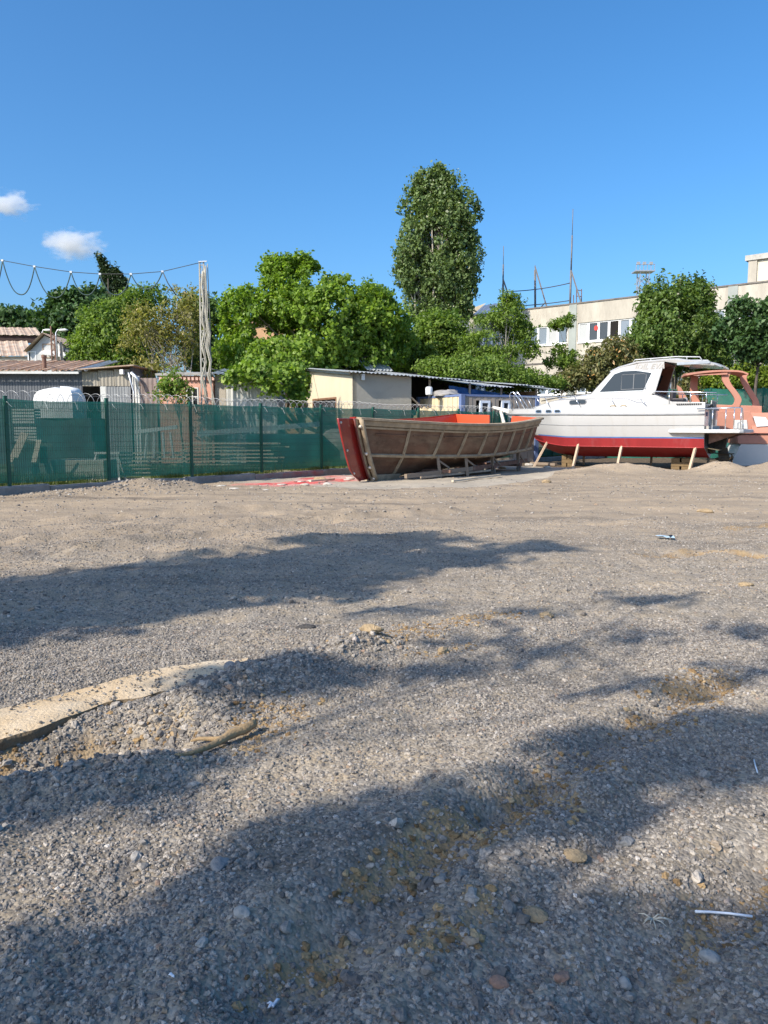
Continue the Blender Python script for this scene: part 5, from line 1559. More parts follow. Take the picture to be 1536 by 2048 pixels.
# ================================================================== BROWN BOAT MOULD
A_AX = R(56)
B0 = G(742, 962)
mould = thing('boat_mould', 'brown ribbed boat shell with orange red inside and a red bow flange', 'boat', (B0.x, B0.y, 0), A_AX)
ML = 8.3
def mh(x):      # half beam at the gunwale
    t = np.clip((x + .94) / (ML + .94), 0, 1)
    return 1.86 * (1 - (1 - min(1, t / .62)) ** 2.1) * (1 - .07 * max(0, (t - .62) / .38) ** 2)
def mg(x):      # gunwale height
    t = x / ML
    return 1.86 - .50 * t + .66 * t * t
def mc(x):      # chine height
    t = max(0, x / ML)
    return .80 - .32 * t + .42 * t * t if t > 0 else .80
def mk(x):      # keel height
    t = max(0, x / ML)
    return .05 + .22 * t + .28 * max(0, t - .75) / .25 * .6
def msec(x, side, n_=4, off=0.0):
    """section from keel to gunwale; x measured at keel level, raked forward with height near the bow"""
    h = mh(x); zg, zc_, zk = mg(x), mc(x), mk(x)
    f = min(1, max(0, (x + .94) / 5.5))
    hc = h * (.60 + .24 * f)
    pts = []
    for i in range(n_):
        t = i / n_
        pts.append((hc * t ** .85, zk + (zc_ - zk) * t ** 1.15))
    for i in range(n_ + 1):
        t = i / n_
        pts.append((hc + (h - hc) * t ** .8, zc_ + (zg - zc_) * t))
    out = []
    for (yy, zz) in pts:
        rake = -.94 * (zz / 1.85) ** .75 * max(0, 1 - x / 1.6) if x < 1.6 else 0
        out.append(Vector((x + rake, side * (max(0, yy - off) + .05), zz)))
    return out
XS = [0, .15, .4, .8, 1.3, 1.9, 2.6, 3.4, 4.2, 5.0, 5.8, 6.6, 7.4, 8.0, ML]
# stations: section 0 is the stem itself
def mrows(side, off=0.0, x0=0.0):
    rows = []
    for x in XS:
        if x == 0:
            r0 = msec(0, side, off=off)
            hh = .05
            rows.append([Vector((p.x, side * hh, p.z)) for p in r0])
        else: rows.append(msec(x, side, off=off))
    return rows
# let beam start at nought at the stem
_mh = mh
def mh(x):
    t = np.clip(x / ML, 0, 1)
    return float(1.83 * (1 - (1 - min(1, t / .7)) ** 2.3) * (1 - .05 * max(0, (t - .7) / .3) ** 2))
M_MOULD = mat('brown_laminate', (.115, .058, .036), .5, var=.55, scale=2.2, stain=((.26, .19, .125), 1.7, .6), bump=.35, bscale=6, stretch=(.5, 1, 1))
M_MOULDRIB = mat('raw_laminate_rib', (.34, .265, .175), .7, var=.3, scale=4, stain=((.17, .125, .085), 3, .65), bump=.3, bscale=12)
M_ORANGE = mat('orange_red_gelcoat', (.60, .085, .03), .3, var=.08, scale=1, coat=.2)
M_REDGEL = mat('dark_red_gelcoat', (.27, .022, .016), .18, var=.25, scale=2, stain=((.16, .03, .05), 1.4, .6), coat=.5)
for side, nm in ((-1, 'hull_half'), (1, 'hull_half')):
    rows = mrows(side)
    if side == 1: rows = [r[::-1] for r in rows]
    mb = MB(); mb.shell(rows, -.045, 0, 1)
    o = mb.build(nm, [M_MOULD, M_ORANGE], mould, world=False, smooth=True, autosmooth=35)
mould.rotation_euler = (R(2.7), 0, A_AX)      # the shell leans towards the camera
# which face of the shell is outside is settled by thickness direction: inner sheet carries the orange
def on_hull(x, side, t):
    """point on the outer skin: t 0 keel, 1 gunwale"""
    s = msec(x, side) if x > 0 else [Vector((p.x, side * .05, p.z)) for p in msec(0, side)]
    i = t * (len(s) - 1); a = min(int(i), len(s) - 2); f = i - a
    return s[a].lerp(s[a + 1], f)
def out_n(x, side, t):
    e = .05
    p = on_hull(x, side, t); dx = on_hull(min(ML, x + e), side, t) - on_hull(max(.01, x - e), side, t)
    dt = on_hull(x, side, min(1, t + e)) - on_hull(x, side, max(0, t - e))
    n_ = dx.cross(dt).normalized()
    return n_ if n_.y * side > 0 else -n_
def strip(path, w, h, mb, mi=0):
    """hat profile along a path of (point, normal, sideways)"""
    rows = []
    for p, n_, s in path:
        rows.append([p - s * w * .65 - n_ * .01, p - s * w * .42 + n_ * h, p + s * w * .42 + n_ * h, p + s * w * .65 - n_ * .01])
    mb.grid(rows, mi); mb.add(rows[0], [(3, 2, 1, 0)]); mb.add(rows[-1], [(0, 1, 2, 3)])
for side in (-1, 1):
    # ribs
    for x in (1.15, 2.15, 3.15, 4.15, 5.1, 6.05, 6.95, 7.75):
        path = []
        lo = .03 if x < 1.5 else .46
        for i in range(9):
            t = lo + (.95 - lo) * i / 8
            xx = x - .16 * (1 - t)
            path.append((on_hull(xx, side, t), out_n(xx, side, t), Vector((1, 0, 0))))
        mb = MB(); strip(path, .075, .06, mb); mb.build('rib', M_MOULDRIB, mould, world=False)
    # long stringers: chine and below the gunwale
    for t0, w, h, nm in ((.5, .085, .06, 'stringer'), (.955, .17, .085, 'gunwale_flange'), (.89, .07, .06, 'stringer')):
        path = []
        for x in np.linspace(.12, ML - .01, 26):
            p = on_hull(float(x), side, t0); n_ = out_n(float(x), side, t0)
            q = on_hull(float(x), side, min(1, t0 + .05)) - on_hull(float(x), side, t0 - .05)
            path.append((p, n_, q.normalized()))
        mb = MB(); strip(path, w, h, mb); mb.build(nm, M_MOULDRIB, mould, world=False, smooth=True, autosmooth=40)
    # gunwale cap rail
    path = [on_hull(float(x), side, 1.0) + Vector((0, side * .05, .015)) for x in np.linspace(.03, ML + .1, 26)]
    mb = MB()
    rows = [[p + Vector((0, -side * .09, -.03)), p + Vector((0, -side * .09, .035)), p + Vector((0, side * .09, .02)), p + Vector((0, side * .09, -.045))] for p in path]
    mb.grid(rows, close=True); mb.add(rows[0], [(0, 1, 2, 3)]); mb.add(rows[-1], [(3, 2, 1, 0)])
    mb.build('cap_rail', M_MOULDRIB if side < 0 else M_REDGEL, mould, world=False, smooth=True, autosmooth=40)
# narrow raised strip below the gunwale, between the ribs
for x0, x1 in ((.35, 1.07), (1.25, 2.06), (2.25, 3.06), (3.25, 4.06), (4.25, 5.0), (5.2, 5.95), (6.15, 6.86), (7.05, 7.67)):
    for tz in (.80,):
        path = []
        for i in range(5):
            x = x0 + (x1 - x0) * i / 4
            p = on_hull(x, -1, tz); q = (on_hull(x, -1, tz + .05) - on_hull(x, -1, tz - .05)).normalized()
            path.append((p, out_n(x, -1, tz), q))
        mb = MB(); strip(path, .05, .022, mb); mb.build('panel_strip', M_MOULD, mould, world=False)
# stem flanges: plate on the centre line in front of the stem
stem = [p for p in msec(0, 1)]
def flange(y0, y1, f0, f1, zlo, mi_name, material, rim):
    inner = [Vector((p.x - f0, y0, max(p.z, zlo))) for p in stem]
    outer = [Vector((p.x - f1, y0, max(p.z, zlo) + (0.0))) for p in stem]
    outer[0] = Vector((outer[0].x + .35 * (f1 - f0), y0, zlo + .01)); outer[1] = Vector((outer[1].x + .12 * (f1 - f0), y0, outer[1].z))
    mb = MB(); mb.prism(inner + outer[::-1], (0, y1 - y0, 0))
    o = mb.build(mi_name, material, mould, world=False, bevel=.01)
    if rim:
        mb = MB(); mb.tube([p + Vector((0, -.01 if y1 > y0 else .01, 0)) for p in outer[::-1]] , .028, 6)
        mb.build('flange_rim', M_REDGEL if rim == 1 else M_MOULDRIB, mould, world=False, smooth=True)
    return outer
fo = flange(.04, .09, -.03, .74, .02, 'bow_flange', M_REDGEL, 1)
flange(-.02, -.07, -.06, .07, .0, 'bow_flange', M_MOULDRIB, 0)
mb = MB(); mb.tube([Vector((p.x + .10, -.17, p.z)) for p in stem], .075, 8); mb.build('stem_post', M_MOULDRIB, mould, world=False, smooth=True)
mb = MB(); mb.tube([Vector((p.x - .085, -.05, p.z)) for p in stem], .028, 8); mb.build('stem_edge', mat('maroon_edge', (.16, .05, .04), .6), mould, world=False, smooth=True)
M_BOLT = mat('pale_bolt', (.62, .55, .47), .4, .4)
for k, (i, dx) in enumerate(((2, .0), (4, .0), (7, .0), (0, .0))):
    p = stem[i]; mb = MB(); mb.tube([Vector((p.x - .0, -.10, p.z + .04)), Vector((p.x, -.17, p.z + .04)), Vector((p.x, -.19, p.z + .04))], [.05, .05, .03], 10); mb.build('bolt', M_BOLT, mould, world=False, smooth=True)
for i, f in ((8, .62), (5, .6), (2, .56)):
    p = stem[min(i, len(stem) - 1)]; mb = MB(); mb.tube([Vector((p.x - f, .045, p.z - .12)), Vector((p.x - f, .0, p.z - .12)), Vector((p.x - f, -.01, p.z - .12))], [.035, .035, .015], 8); mb.build('bolt', M_BOLT, mould, world=False, smooth=True)
# keel shoe at the bow
mb = MB(); mb.prism([(-.12, -.16, 0.0), (1.15, -.22, 0.02), (1.3, -.26, .18), (.0, -.17, .2)], (0, .32, 0)); mb.build('keel_shoe', M_MOULDRIB, mould, world=False, bevel=.01)
# transom with a motor notch
h = mh(ML); zg = mg(ML); zc_ = mc(ML)
hc = h * .84
left = [(-h - .02, zg + .03), (-hc - .02, zc_), (0, mk(ML))]
poly = [(ML, -h - .04, zg + .03), (ML, -hc, zc_), (ML, 0, mk(ML)), (ML, hc, zc_), (ML, h + .04, zg + .03), (ML, .28, zg + .05), (ML, .24, zg - .62), (ML, -.62, zg - .62), (ML, -.68, zg + .05)]
def tri_prism(mb, pl, dx):
    a = [Vector(p) for p in pl]
    # split in two sides and a bottom so that the notch stays open
    mb.prism([a[4], a[5], a[6], Vector((ML, .24, mk(ML) + .07)), a[3]], dx)
    mb.prism([a[0], a[1], Vector((ML, -.62, mk(ML) + .18)), a[7], a[8]], dx)
    mb.prism([Vector((ML, -.62, mk(ML) + .18)), a[2], Vector((ML, .24, mk(ML) + .07)), a[6], a[7]], dx)
mb = MB(); tri_prism(mb, poly, Vector((-.03, 0, 0))); mb.build('transom_lining', M_ORANGE, mould, world=False)
mb = MB(); tri_prism(mb, [tuple(Vector(p) + Vector((.075, 0, 0))) for p in poly], Vector((-.072, 0, 0))); mb.build('transom', M_MOULD, mould, world=False)
mb = MB(); mb.bar((ML + .2, -h - .02, zg - .08), (ML + .02, -h + .1, zg - .06), .12, .1); mb.build('rail_end', M_MOULDRIB, mould, world=False)

# cradle trolley under the mould
cradle = thing('boat_cradle', 'rusty timber and steel cradle trolley under the brown boat shell', 'cradle', (B0.x, B0.y, 0), A_AX)
M_OLDTIMBER = mat('old_timber', (.26, .205, .155), .85, var=.3, scale=4, stain=((.13, .10, .08), 4, .6))
for yy in (-1.38, 1.2):
    mb = MB(); mb.bar((.75, yy * .55, .13), (4.0, yy, .25), .11, .13); mb.build('beam', M_OLDTIMBER, cradle, world=False)
    mb = MB(); mb.bar((3.9, yy, .25), (8.3, yy * 1.0, .36), .10, .14); mb.build('beam', M_RUSTPOLE, cradle, world=False)
mb = MB(); mb.bar((1.3, -.95, .07), (5.0, -1.5, .14), .06, .06); mb.build('loose_plank', M_PLANK, cradle, world=False)
for x, yy in ((2.3, -1.08), (3.6, -1.36), (5.35, -1.42), (7.5, -1.42), (2.4, 1.0), (5.35, 1.2), (7.5, 1.2)):
    hh = .04; ztop = mc(x) - .04
    yt = math.copysign(min(abs(yy), mh(x) * .8), yy)
    mb = MB(); mb.bar((x, yy, .0), (x - .05, yt, ztop), .10, .09); mb.build('leg', M_OLDTIMBER, cradle, world=False)
    mb = MB(); mb.bar((x + .55, yy, .3), (x - .0, yt, ztop - .15), .06, .06); mb.build('brace', M_OLDTIMBER, cradle, world=False)
for x in (2.3, 5.35, 7.5):
    mb = MB(); mb.bar((x + .08, -1.42, .22), (x + .08, 1.22, .22), .09, .10); mb.build('cross_beam', M_RUSTPOLE, cradle, world=False)
for x, yy in ((5.4, -1.42), (7.55, -1.42), (5.4, 1.2), (7.55, 1.2)):
    mb = MB(); mb.tube([(x, yy - .05, .11), (x, yy + .05, .11)], .11, 14); mb.build('wheel', mat('worn_castor', (.17, .15, .13), .8), cradle, world=False, smooth=True, autosmooth=40)
    mb = MB(); mb.box((x, yy, .24), (.22, .16, .12)); mb.build('castor_bracket', M_RUSTPOLE, cradle, world=False)

# ================================================================== WHITE MOTOR CRUISER
WB = R(148); WL = 8.35
cr0 = Vector((12.4, 29.4, 0))
cruiser = thing('motor_cruiser', 'white motor cruiser with red underside propped up on timber shores', 'boat', cr0, WB)
KX = [(0, .45), (5.0, .42), (5.6, .46), (6.08, .56), (6.63, .80), (7.15, 1.28), (7.7, 1.72), (8.1, 2.0), (WL, 2.16)]
def interp(tab, x):
    return float(np.interp(x, [a for a, _ in tab], [b_ for _, b_ in tab]))
def wb(x):  return 1.42 * (1 - max(0, (x - 3.4) / (WL - 3.4)) ** 2.3) if x < WL else 0.0
def wz(x):  return 2.08 + .10 * max(0, (x - 2) / 6.3) ** 1.5     # rub rail
LV = [('keel', 0), ('chine', 1), ('wl', 2), ('stripe', 3), ('crease', 4), ('rail', 5), ('deck', 6)]
def wsec(x):
    zk = interp(KX, x); b_ = wb(x); zr_ = wz(x)
    t = min(1, max(0, (x - 5.2) / 2.2))
    zs_ = [zk, .86 + .35 * t ** 1.6, 1.195 + .12 * t, 1.245 + .12 * t, 1.68 + .10 * t, zr_, zr_ + .32 - .14 * (x / WL) ** 2]
    fr_ = [0, .86 - .62 * t, .93 - .50 * t, .94 - .44 * t, .975 - .22 * t, 1.0, .965]
    pts = []
    for z, f in zip(zs_, fr_):
        z2 = max(z, zk)
        y = b_ * f
        if z < zk: y = 0.0
        elif z - zk < .3 and x > 6.2: y *= min(1, (z - zk) / .3 + .0)
        pts.append(Vector((x, y, z2)))
    # extra red/white rows between for shape
    return pts
M_GEL = mat('white_gelcoat', (.42, .415, .40), .25, var=.03, scale=.6, stain=((.36, .33, .28), 2.2, .35), coat=.3, stretch=(1, 1, .25))
M_ANTI = mat('red_antifouling', (.29, .024, .026), .55, var=.14, scale=2.5, stain=((.32, .10, .10), 2.2, .4), stretch=(1, 1, .25))
M_BLUESTRIPE = mat('blue_boot_stripe', (.07, .16, .38), .4)
M_GREYTRIM = mat('grey_rubber', (.22, .225, .23), .6)
M_TINT = glass_mat('tinted_boat_glass', (.03, .04, .048), .07, .3)
M_CHROME = mat('stainless_tube', (.70, .71, .72), .18, .9, var=.03)
M_INT = mat('mahogany_lining', (.17, .06, .035), .5, var=.2, scale=3)
M_BLACK = mat('black_rubber', (.02, .02, .02), .6)
xs_ = list(np.linspace(0, 5.2, 14)) + list(np.linspace(5.4, WL, 20))
rows = []
for x in xs_:
    s = wsec(float(x))
    rows.append([Vector((p.x, -p.y, p.z)) for p in s[::-1]] + s[1:])
def hm(i, j):
    k = j if j < 6 else None
    lev = 5 - j if j < 6 else j - 6        # 0 keel-chine .. 5 rail-deck
    if lev <= 1: return 1
    if lev == 2: return 2 if xs_[i] < 6.6 else 0
    return 0
mb = MB(); mb.grid(rows, matfn=hm)
mb.add(rows[0], [tuple(range(len(rows[0])))], 0)
mb.add([(.0, -.9, 2.3), (.0, .9, 2.3)], [], 0)
mb.build('hull', [M_GEL, M_ANTI, M_BLUESTRIPE], cruiser, world=False, smooth=True, autosmooth=22)
def hull_y(x, lev): return wsec(x)[lev]
for side in (-1, 1):
    for lev, r_, nm, m_ in ((5, .032, 'rub_rail', M_GREYTRIM), (4, .012, 'moulding_line', M_GREYTRIM), (1, .02, 'spray_chine', M_ANTI)):
        path = []
        for x in np.linspace(-.0, WL if lev == 5 else 7.4, 30):
            p = wsec(float(x))[lev]; path.append((p.x, side * (p.y + .004), p.z))
        MB().tube(path, r_, 6).build(nm, m_, cruiser, world=False, smooth=True)
# thin white line under the blue stripe belongs to the gelcoat; deck
rows = []
for x in xs_:
    p = wsec(float(x))[6]
    rows.append([Vector((p.x, y * p.y, p.z + (.05 if abs(y) < .9 else 0) * (1 - y * y))) for y in (-1, -.85, -.4, 0, .4, .85, 1)])
mb = MB(); mb.shell(rows, -.03); mb.build('deck', M_GEL, cruiser, world=False, smooth=True, autosmooth=40)
# trunk cabin
TK = [(1.15, 2.46), (1.5, 2.62), (1.84, 2.86), (4.3, 2.92), (5.2, 2.83), (6.0, 2.68), (6.7, 2.52), (7.05, 2.42)]
rows = []
for x in (1.15, 1.5, 1.84, 2.4, 3.2, 4.0, 4.3, 4.8, 5.4, 6.0, 6.5, 6.85, 7.05):
    w = min(1.18, wb(x) * .80) * (1 if x < 6.4 else max(.35, 1 - (x - 6.4) * .7)); zt_ = interp(TK, x); zd = wsec(x)[6].z - .02
    half = [Vector((x, w + .05, zd)), Vector((x, w + .01, zd + (zt_ - zd) * .55)), Vector((x, w - .05, zt_ - .03)), Vector((x, w - .16, zt_)), Vector((x, w * .4, zt_ + .04))]
    rows.append([Vector((p.x, -p.y, p.z)) for p in half] + half[::-1])
mb = MB(); mb.grid(rows); mb.add(rows[0], [tuple(range(10))]); mb.add(rows[-1], [tuple(range(9, -1, -1))])
mb.build('trunk_cabin', M_GEL, cruiser, world=False, smooth=True, autosmooth=35)
# wheelhouse sides, windscreen, lining, hardtop
SW = [(1.86, 2.84), (4.33, 2.86), (4.22, 2.98), (3.52, 3.78), (3.2, 3.90), (2.4, 4.06), (1.56, 4.09)]
for side in (-1, 1):
    y0 = side * 1.10
    lean_ = lambda z: y0 - side * .10 * (z - 2.84)
    mb = MB(); mb.prism([(x, lean_(z), z) for x, z in SW], (0, -side * .05, 0)); mb.build('cabin_side', M_GEL, cruiser, world=False, bevel=.012)
    ins = [(1.9, 2.88), (4.15, 2.9), (3.5, 3.7), (2.4, 3.93), (1.62, 3.95)]
    mb = MB(); mb.prism([(x, lean_(z) - side * .053, z) for x, z in ins], (0, -side * .012, 0)); mb.build('cabin_lining', M_INT, cruiser, world=False)
    WN = [(2.28, 3.02), (3.95, 2.99), (3.42, 3.66), (3.1, 3.76), (2.6, 3.77), (2.02, 3.66)]
    fo = [(x + (x - 2.95) * .045, z + (z - 3.35) * .10) for x, z in WN]
    mb = MB(); mb.prism([(x, lean_(z) + side * .002, z) for x, z in fo], (0, side * .014, 0)); fr = mb.build('window_frame', mat('cream_white_trim', (.66, .70, .72), .35), cruiser, world=False)
    mb = MB(); mb.prism([(x, lean_(z) + side * .017, z) for x, z in WN], (0, side * .012, 0)); mb.build('window_pane', M_TINT, fr, world=False)
    # sliding sash outline on the glass
    mb = MB(); SS = [(3.12, 3.06), (2.22, 3.08), (2.2, 3.6), (2.3, 3.64), (3.12, 3.62)]
    mb.tube([(x, lean_(z) + side * .032, z) for x, z in SS + SS[:1]], .010, 4); mb.tube([(2.66, lean_(3.07) + side * .032, 3.07), (2.66, lean_(3.63) + side * .032, 3.63)], .012, 4)
    mb.build('sash', M_GREYTRIM, fr, world=False)
    # lining window seen from inside
    mb = MB(); mb.prism([(x, lean_(z) - side * .067, z) for x, z in WN], (0, -side * .008, 0)); mb.build('inner_pane', M_TINT, cruiser, world=False)
    # long port light and three small port lights
    def pill(x0, x1, zc0, zc1, hh, y_, nm, dy=.0):
        ring = []
        n_ = 8
        L_ = x1 - x0
        for k in range(n_ + 1):
            a = -PI / 2 + PI * k / n_; ring.append((x1 - hh + hh * math.cos(a), zc1 + hh * math.sin(a)))
        for k in range(n_ + 1):
            a = PI / 2 + PI * k / n_; ring.append((x0 + hh + hh * math.cos(a), zc0 + hh * math.sin(a)))
        return ring
    ring = pill(4.45, 5.2, 2.62, 2.60, .10, 0, '')
    def yt(x, z):
        w = min(1.18, wb(x) * .80); zd = wsec(x)[6].z - .02; zt_ = interp(TK, x)
        return w + .05 - .06 * min(1, max(0, (z - zd) / (zt_ - zd)))
    mb = MB(); mb.prism([(x, side * (yt(x, z) + .004), z) for x, z in ring], (0, side * .012, 0)); fr = mb.build('port_light', M_GREYTRIM, cruiser, world=False)
    mb = MB(); mb.prism([(4.825 + (x - 4.825) * .92, side * (yt(x, z) + .018), 2.61 + (z - 2.61) * .78) for x, z in ring], (0, side * .008, 0)); mb.build('pane', M_TINT, fr, world=False)
    for xc in (5.62, 6.03, 6.52):
        a = wsec(xc)[5]; b_ = wsec(xc)[6]
        ring = pill(xc - .15, xc + .15, 0, 0, .055, 0, '')
        def onband(x, zz):
            p = wsec(x); q = p[5].lerp(p[6], .52); u_ = (p[6] - p[5]).normalized()
            c_ = q + u_ * zz; return Vector((x, side * (c_.y + .006), c_.z))
        mb = MB(); mb.prism([onband(x, z * 1.2) for x, z in ring], (0, side * .012, 0)); fr = mb.build('port_light', M_CHROME, cruiser, world=False)
        mb = MB(); mb.prism([onband(xc + (x - xc) * .82, z * .9) + Vector((0, side * .014, 0)) for x, z in ring], (0, side * .008, 0)); mb.build('pane', M_TINT, fr, world=False)
    # vent grille
    for k in range(12):
        mb = MB(); mb.box((1.0 - k * .075, side * 1.252, 2.455), (.05, .02, .055)); mb.build('vent_slot', M_BLACK, cruiser, world=False)
# windscreen
mb = MB(); q = [(4.34, -1.08, 2.88), (4.34, 1.08, 2.88), (3.52, .98, 3.80), (3.52, -.98, 3.80)]
mb.prism(q, (-.04, 0, -.035)); scr = mb.build('windscreen_frame', M_GEL, cruiser, world=False, bevel=.01)
for y0, y1 in ((-1.0, -.36), (-.32, .32), (.36, 1.0)):
    f = lambda s, t: Vector((4.34 - .82 * t, s * (1 - .09 * t), 2.88 + .92 * t)) + Vector((.012, 0, .010))
    mb = MB(); mb.prism([f(y0, .1), f(y1, .1), f(y1, .9), f(y0, .9)], (.010, 0, .009)); mb.build('windscreen_pane', M_TINT, scr, world=False)
# hardtop: thick at the middle, thin visor aft
HT = [(3.62, 3.80, 3.74), (3.3, 3.94, 3.86), (2.6, 4.12, 4.04), (1.6, 4.17, 4.07), (1.1, 4.16, 3.98), (.8, 4.10, 3.93), (.2, 4.03, 3.88), (-.2, 3.93, 3.84), (-.42, 3.83, 3.80)]
rows = []
for x, zt_, zb_ in HT:
    w = 1.16 if x > .0 else 1.16 - .25 * ((0 - x) / .42) ** 2
    w = w if x < 1.2 else 1.005
    w = w if x < 3.2 else w - .04 * (x - 3.2) / .42
    ca = .05
    top = [Vector((x, y * w, zt_ + ca * (1 - y * y) - (.05 if abs(y) == 1 else 0))) for y in (-1, -.93, -.6, 0, .6, .93, 1)]
    bot = [Vector((x, y * w, zb_)) for y in (.985, .5, -.5, -.985)]
    rows.append(top + bot)
mb = MB(); mb.grid(rows, close=True); mb.add(rows[0], [tuple(range(11))]); mb.add(rows[-1], [tuple(range(10, -1, -1))])
mb.build('hardtop', M_GEL, cruiser, world=False, smooth=True, autosmooth=35)
mb = MB(); mb.prism([(1.5, -.92, 4.0), (1.5, .92, 4.0), (3.2, .92, 3.82), (3.2, -.92, 3.82)], (0, 0, -.012)); mb.build('headliner', M_INT, cruiser, world=False)
for side in (-1, 1):
    mb = MB(); y = side * .86
    mb.tube([(2.75, y, 4.1), (2.7, y, 4.19), (1.2, y, 4.24), (.35, y, 4.19), (.25, y, 4.05)], .02, 6)
    for x in (2.1, 1.4, .8): mb.tube([(x, y, 4.1), (x, y, 4.2)], .016, 6)
    mb.build('roof_rail', mat('grey_rail', (.50, .51, .52), .4), cruiser, world=False, smooth=True)
    mb = MB(); mb.bar((1.08, side * 1.155, 3.95), (-.05, side * 1.15, 3.96), .02, .09); mb.build('visor_trim', mat('grey_blue_trim', (.30, .34, .38), .4), cruiser, world=False)
# cockpit: coaming, floor, aft bulkhead details
for side in (-1, 1):
    mb = MB(); mb.prism([(1.86, side * 1.16, 2.36), (.02, side * 1.25, 2.36), (.02, side * 1.25, 2.52), (1.2, side * 1.2, 2.56), (1.86, side * 1.14, 2.84)], (0, -side * .10, 0)); mb.build('coaming', M_GEL, cruiser, world=False, bevel=.015)
mb = MB(); mb.box((.95, 0, 2.33), (1.85, 2.2, .03)); mb.build('cockpit_floor', mat('teak_floor', (.25, .15, .09), .7), cruiser, world=False)
mb = MB(); mb.box((2.9, 0, 2.92), (1.9, 1.9, .04)); mb.build('cabin_floor', M_INT, cruiser, world=False)
mb = MB(); mb.box((1.1, .55, 2.52), (.5, .5, .36)); mb.box((1.3, .55, 2.82), (.12, .5, .4)); mb.build('helm_seat', mat('dark_vinyl', (.03, .025, .03), .5), cruiser, world=False, bevel=.03)
mb = MB(); mb.tube([(.9, .2, 2.6), (.9, .28, 2.66), (.9, .38, 2.6)], .09, 10); mb.build('fender', M_GEL, cruiser, world=False, smooth=True)
# transom hatches with dark panels, brackets
mb = MB(); mb.prism([(-.005, -.7, 1.62), (-.005, .25, 1.62), (-.005, .25, 2.62), (-.005, -.7, 2.62)], (-.04, 0, 0)); th = mb.build('transom_gate', M_GEL, cruiser, world=False, bevel=.01)
for a, b_ in ((-.64, -.25), (-.19, .2)):
    mb = MB(); mb.prism([(-.048, a, 1.68), (-.048, b_, 1.68), (-.048, b_, 2.56), (-.048, a, 2.56)], (-.012, 0, 0)); mb.build('gate_panel', mat('grey_green_panel', (.10, .115, .105), .45), th, world=False)
mb = MB(); mb.prism([(-.06, -1.2, 2.25), (-.06, 1.3, 2.25), (-.06, 1.3, 2.31), (-.06, -1.2, 2.31)], (-.03, 0, 0)); mb.build('transom_rail', M_GREYTRIM, cruiser, world=False)
mb = MB(); mb.prism([(-.01, -1.2, 1.50), (-.01, 1.25, 1.50), (-.01, 1.25, 1.66), (-.01, -1.2, 1.66)], (-.12, 0, 0)); mb.build('transom_step', mat('worn_grey_step', (.36, .33, .29), .8, var=.2), cruiser, world=False)
mb = MB()
for k in range(4): mb.tube([(-.02, 1.05 - .13 * k, 2.32), (-.10, 1.0 - .13 * k, 2.40 + .02 * k), (-.14, .85 - .13 * k, 2.36)], .018, 5)
mb.build('mooring_cleat', M_BLACK, cruiser, world=False, smooth=True)
# swim platform with sponson along the hull
pf = [(1.2, 1.36), (1.1, 1.50), (.0, 1.56), (-1.2, 1.52), (-1.32, 1.35), (-1.32, -1.35), (-1.2, -1.5), (0, -1.5), (0.02, 1.30), (1.1, 1.30)]
pp = [(1.25, 1.40), (1.15, 1.52), (0, 1.57), (-1.2, 1.53), (-1.33, 1.38), (-1.33, -1.38), (-1.2, -1.52), (-.03, -1.52), (-.03, 1.33), (.9, 1.36)]
mb = MB(); mb.prism([(x, y, 1.40) for x, y in pp], (0, 0, .13)); mb.build('swim_platform', mat('grey_white_deck', (.55, .56, .55), .4, var=.08, stain=((.28, .28, .27), 1.8, .4)), cruiser, world=False, bevel=.03)
mb = MB(); mb.prism([(-.1, .9, 1.38), (-1.1, .9, 1.38), (-1.0, .9, 1.33), (-.1, .9, 1.0)], (0, .05, 0)); mb.prism([(-.1, -.9, 1.38), (-1.1, -.9, 1.38), (-1.0, -.9, 1.33), (-.1, -.9, 1.0)], (0, .05, 0)); mb.build('platform_bracket', M_RUSTPOLE, cruiser, world=False)
# stern rail on the platform and cockpit rails
mb = MB(); zt_ = 2.28
cor = [(-.05, 1.47), (-1.22, 1.45), (-1.25, 1.3)]
mb.tube([(.25, 1.50, 2.28), (-1.16, 1.46, zt_ + .02), (-1.24, 1.40, zt_), (-1.25, 1.2, zt_ - .25), (-1.25, 1.2, 1.53)], .022, 6)
for x in (-.28, -.72, -1.0, -1.22): mb.tube([(x, 1.46, 1.53), (x, 1.465, zt_)], .018, 6)
mb.tube([(-1.1, 1.2, 1.53), (-1.1, 1.2, 1.75), (-1.2, 1.2, 1.8), (-1.28, 1.2, 1.7), (-1.28, 1.2, 1.53)], .018, 6)
mb.build('platform_rail', M_CHROME, cruiser, world=False, smooth=True)
for side in (-1, 1):
    mb = MB(); y = side * 1.22
    mb.tube([(1.95, y * .93, 2.86), (1.8, y * .96, 2.95), (.2, y, 2.88), (-.35, y, 2.86)], .02, 6)
    for x in (1.3, .55, -.0): mb.tube([(x, y, 2.5), (x, y, 2.9)], .016, 6)
    mb.build('cockpit_rail', M_CHROME, cruiser, world=False, smooth=True)
    # bow rail
    mb = MB(); top = []
    for x in np.linspace(2.15, 8.15, 16):
        p = wsec(float(x))[6]; top.append((float(x), side * max(.12, p.y - .08), p.z + (.46 if x > 2.7 else .28) + .10 * max(0, (x - 6) / 2)))
    mb.tube(top, .014, 6)
    for x in (2.15, 3.35, 4.75, 6.1, 7.0, 7.7):
        p = wsec(x)[6]; i = np.interp(x + .18, [q[0] for q in top], range(len(top))); a = int(min(i, len(top) - 2)); q = Vector(top[a]).lerp(Vector(top[a + 1]), i - a)
        mb.tube([(x - .12, side * max(.1, p.y - .06), p.z - .02), q], .015, 6)
    mb.build('bow_rail', M_CHROME, cruiser, world=False, smooth=True)
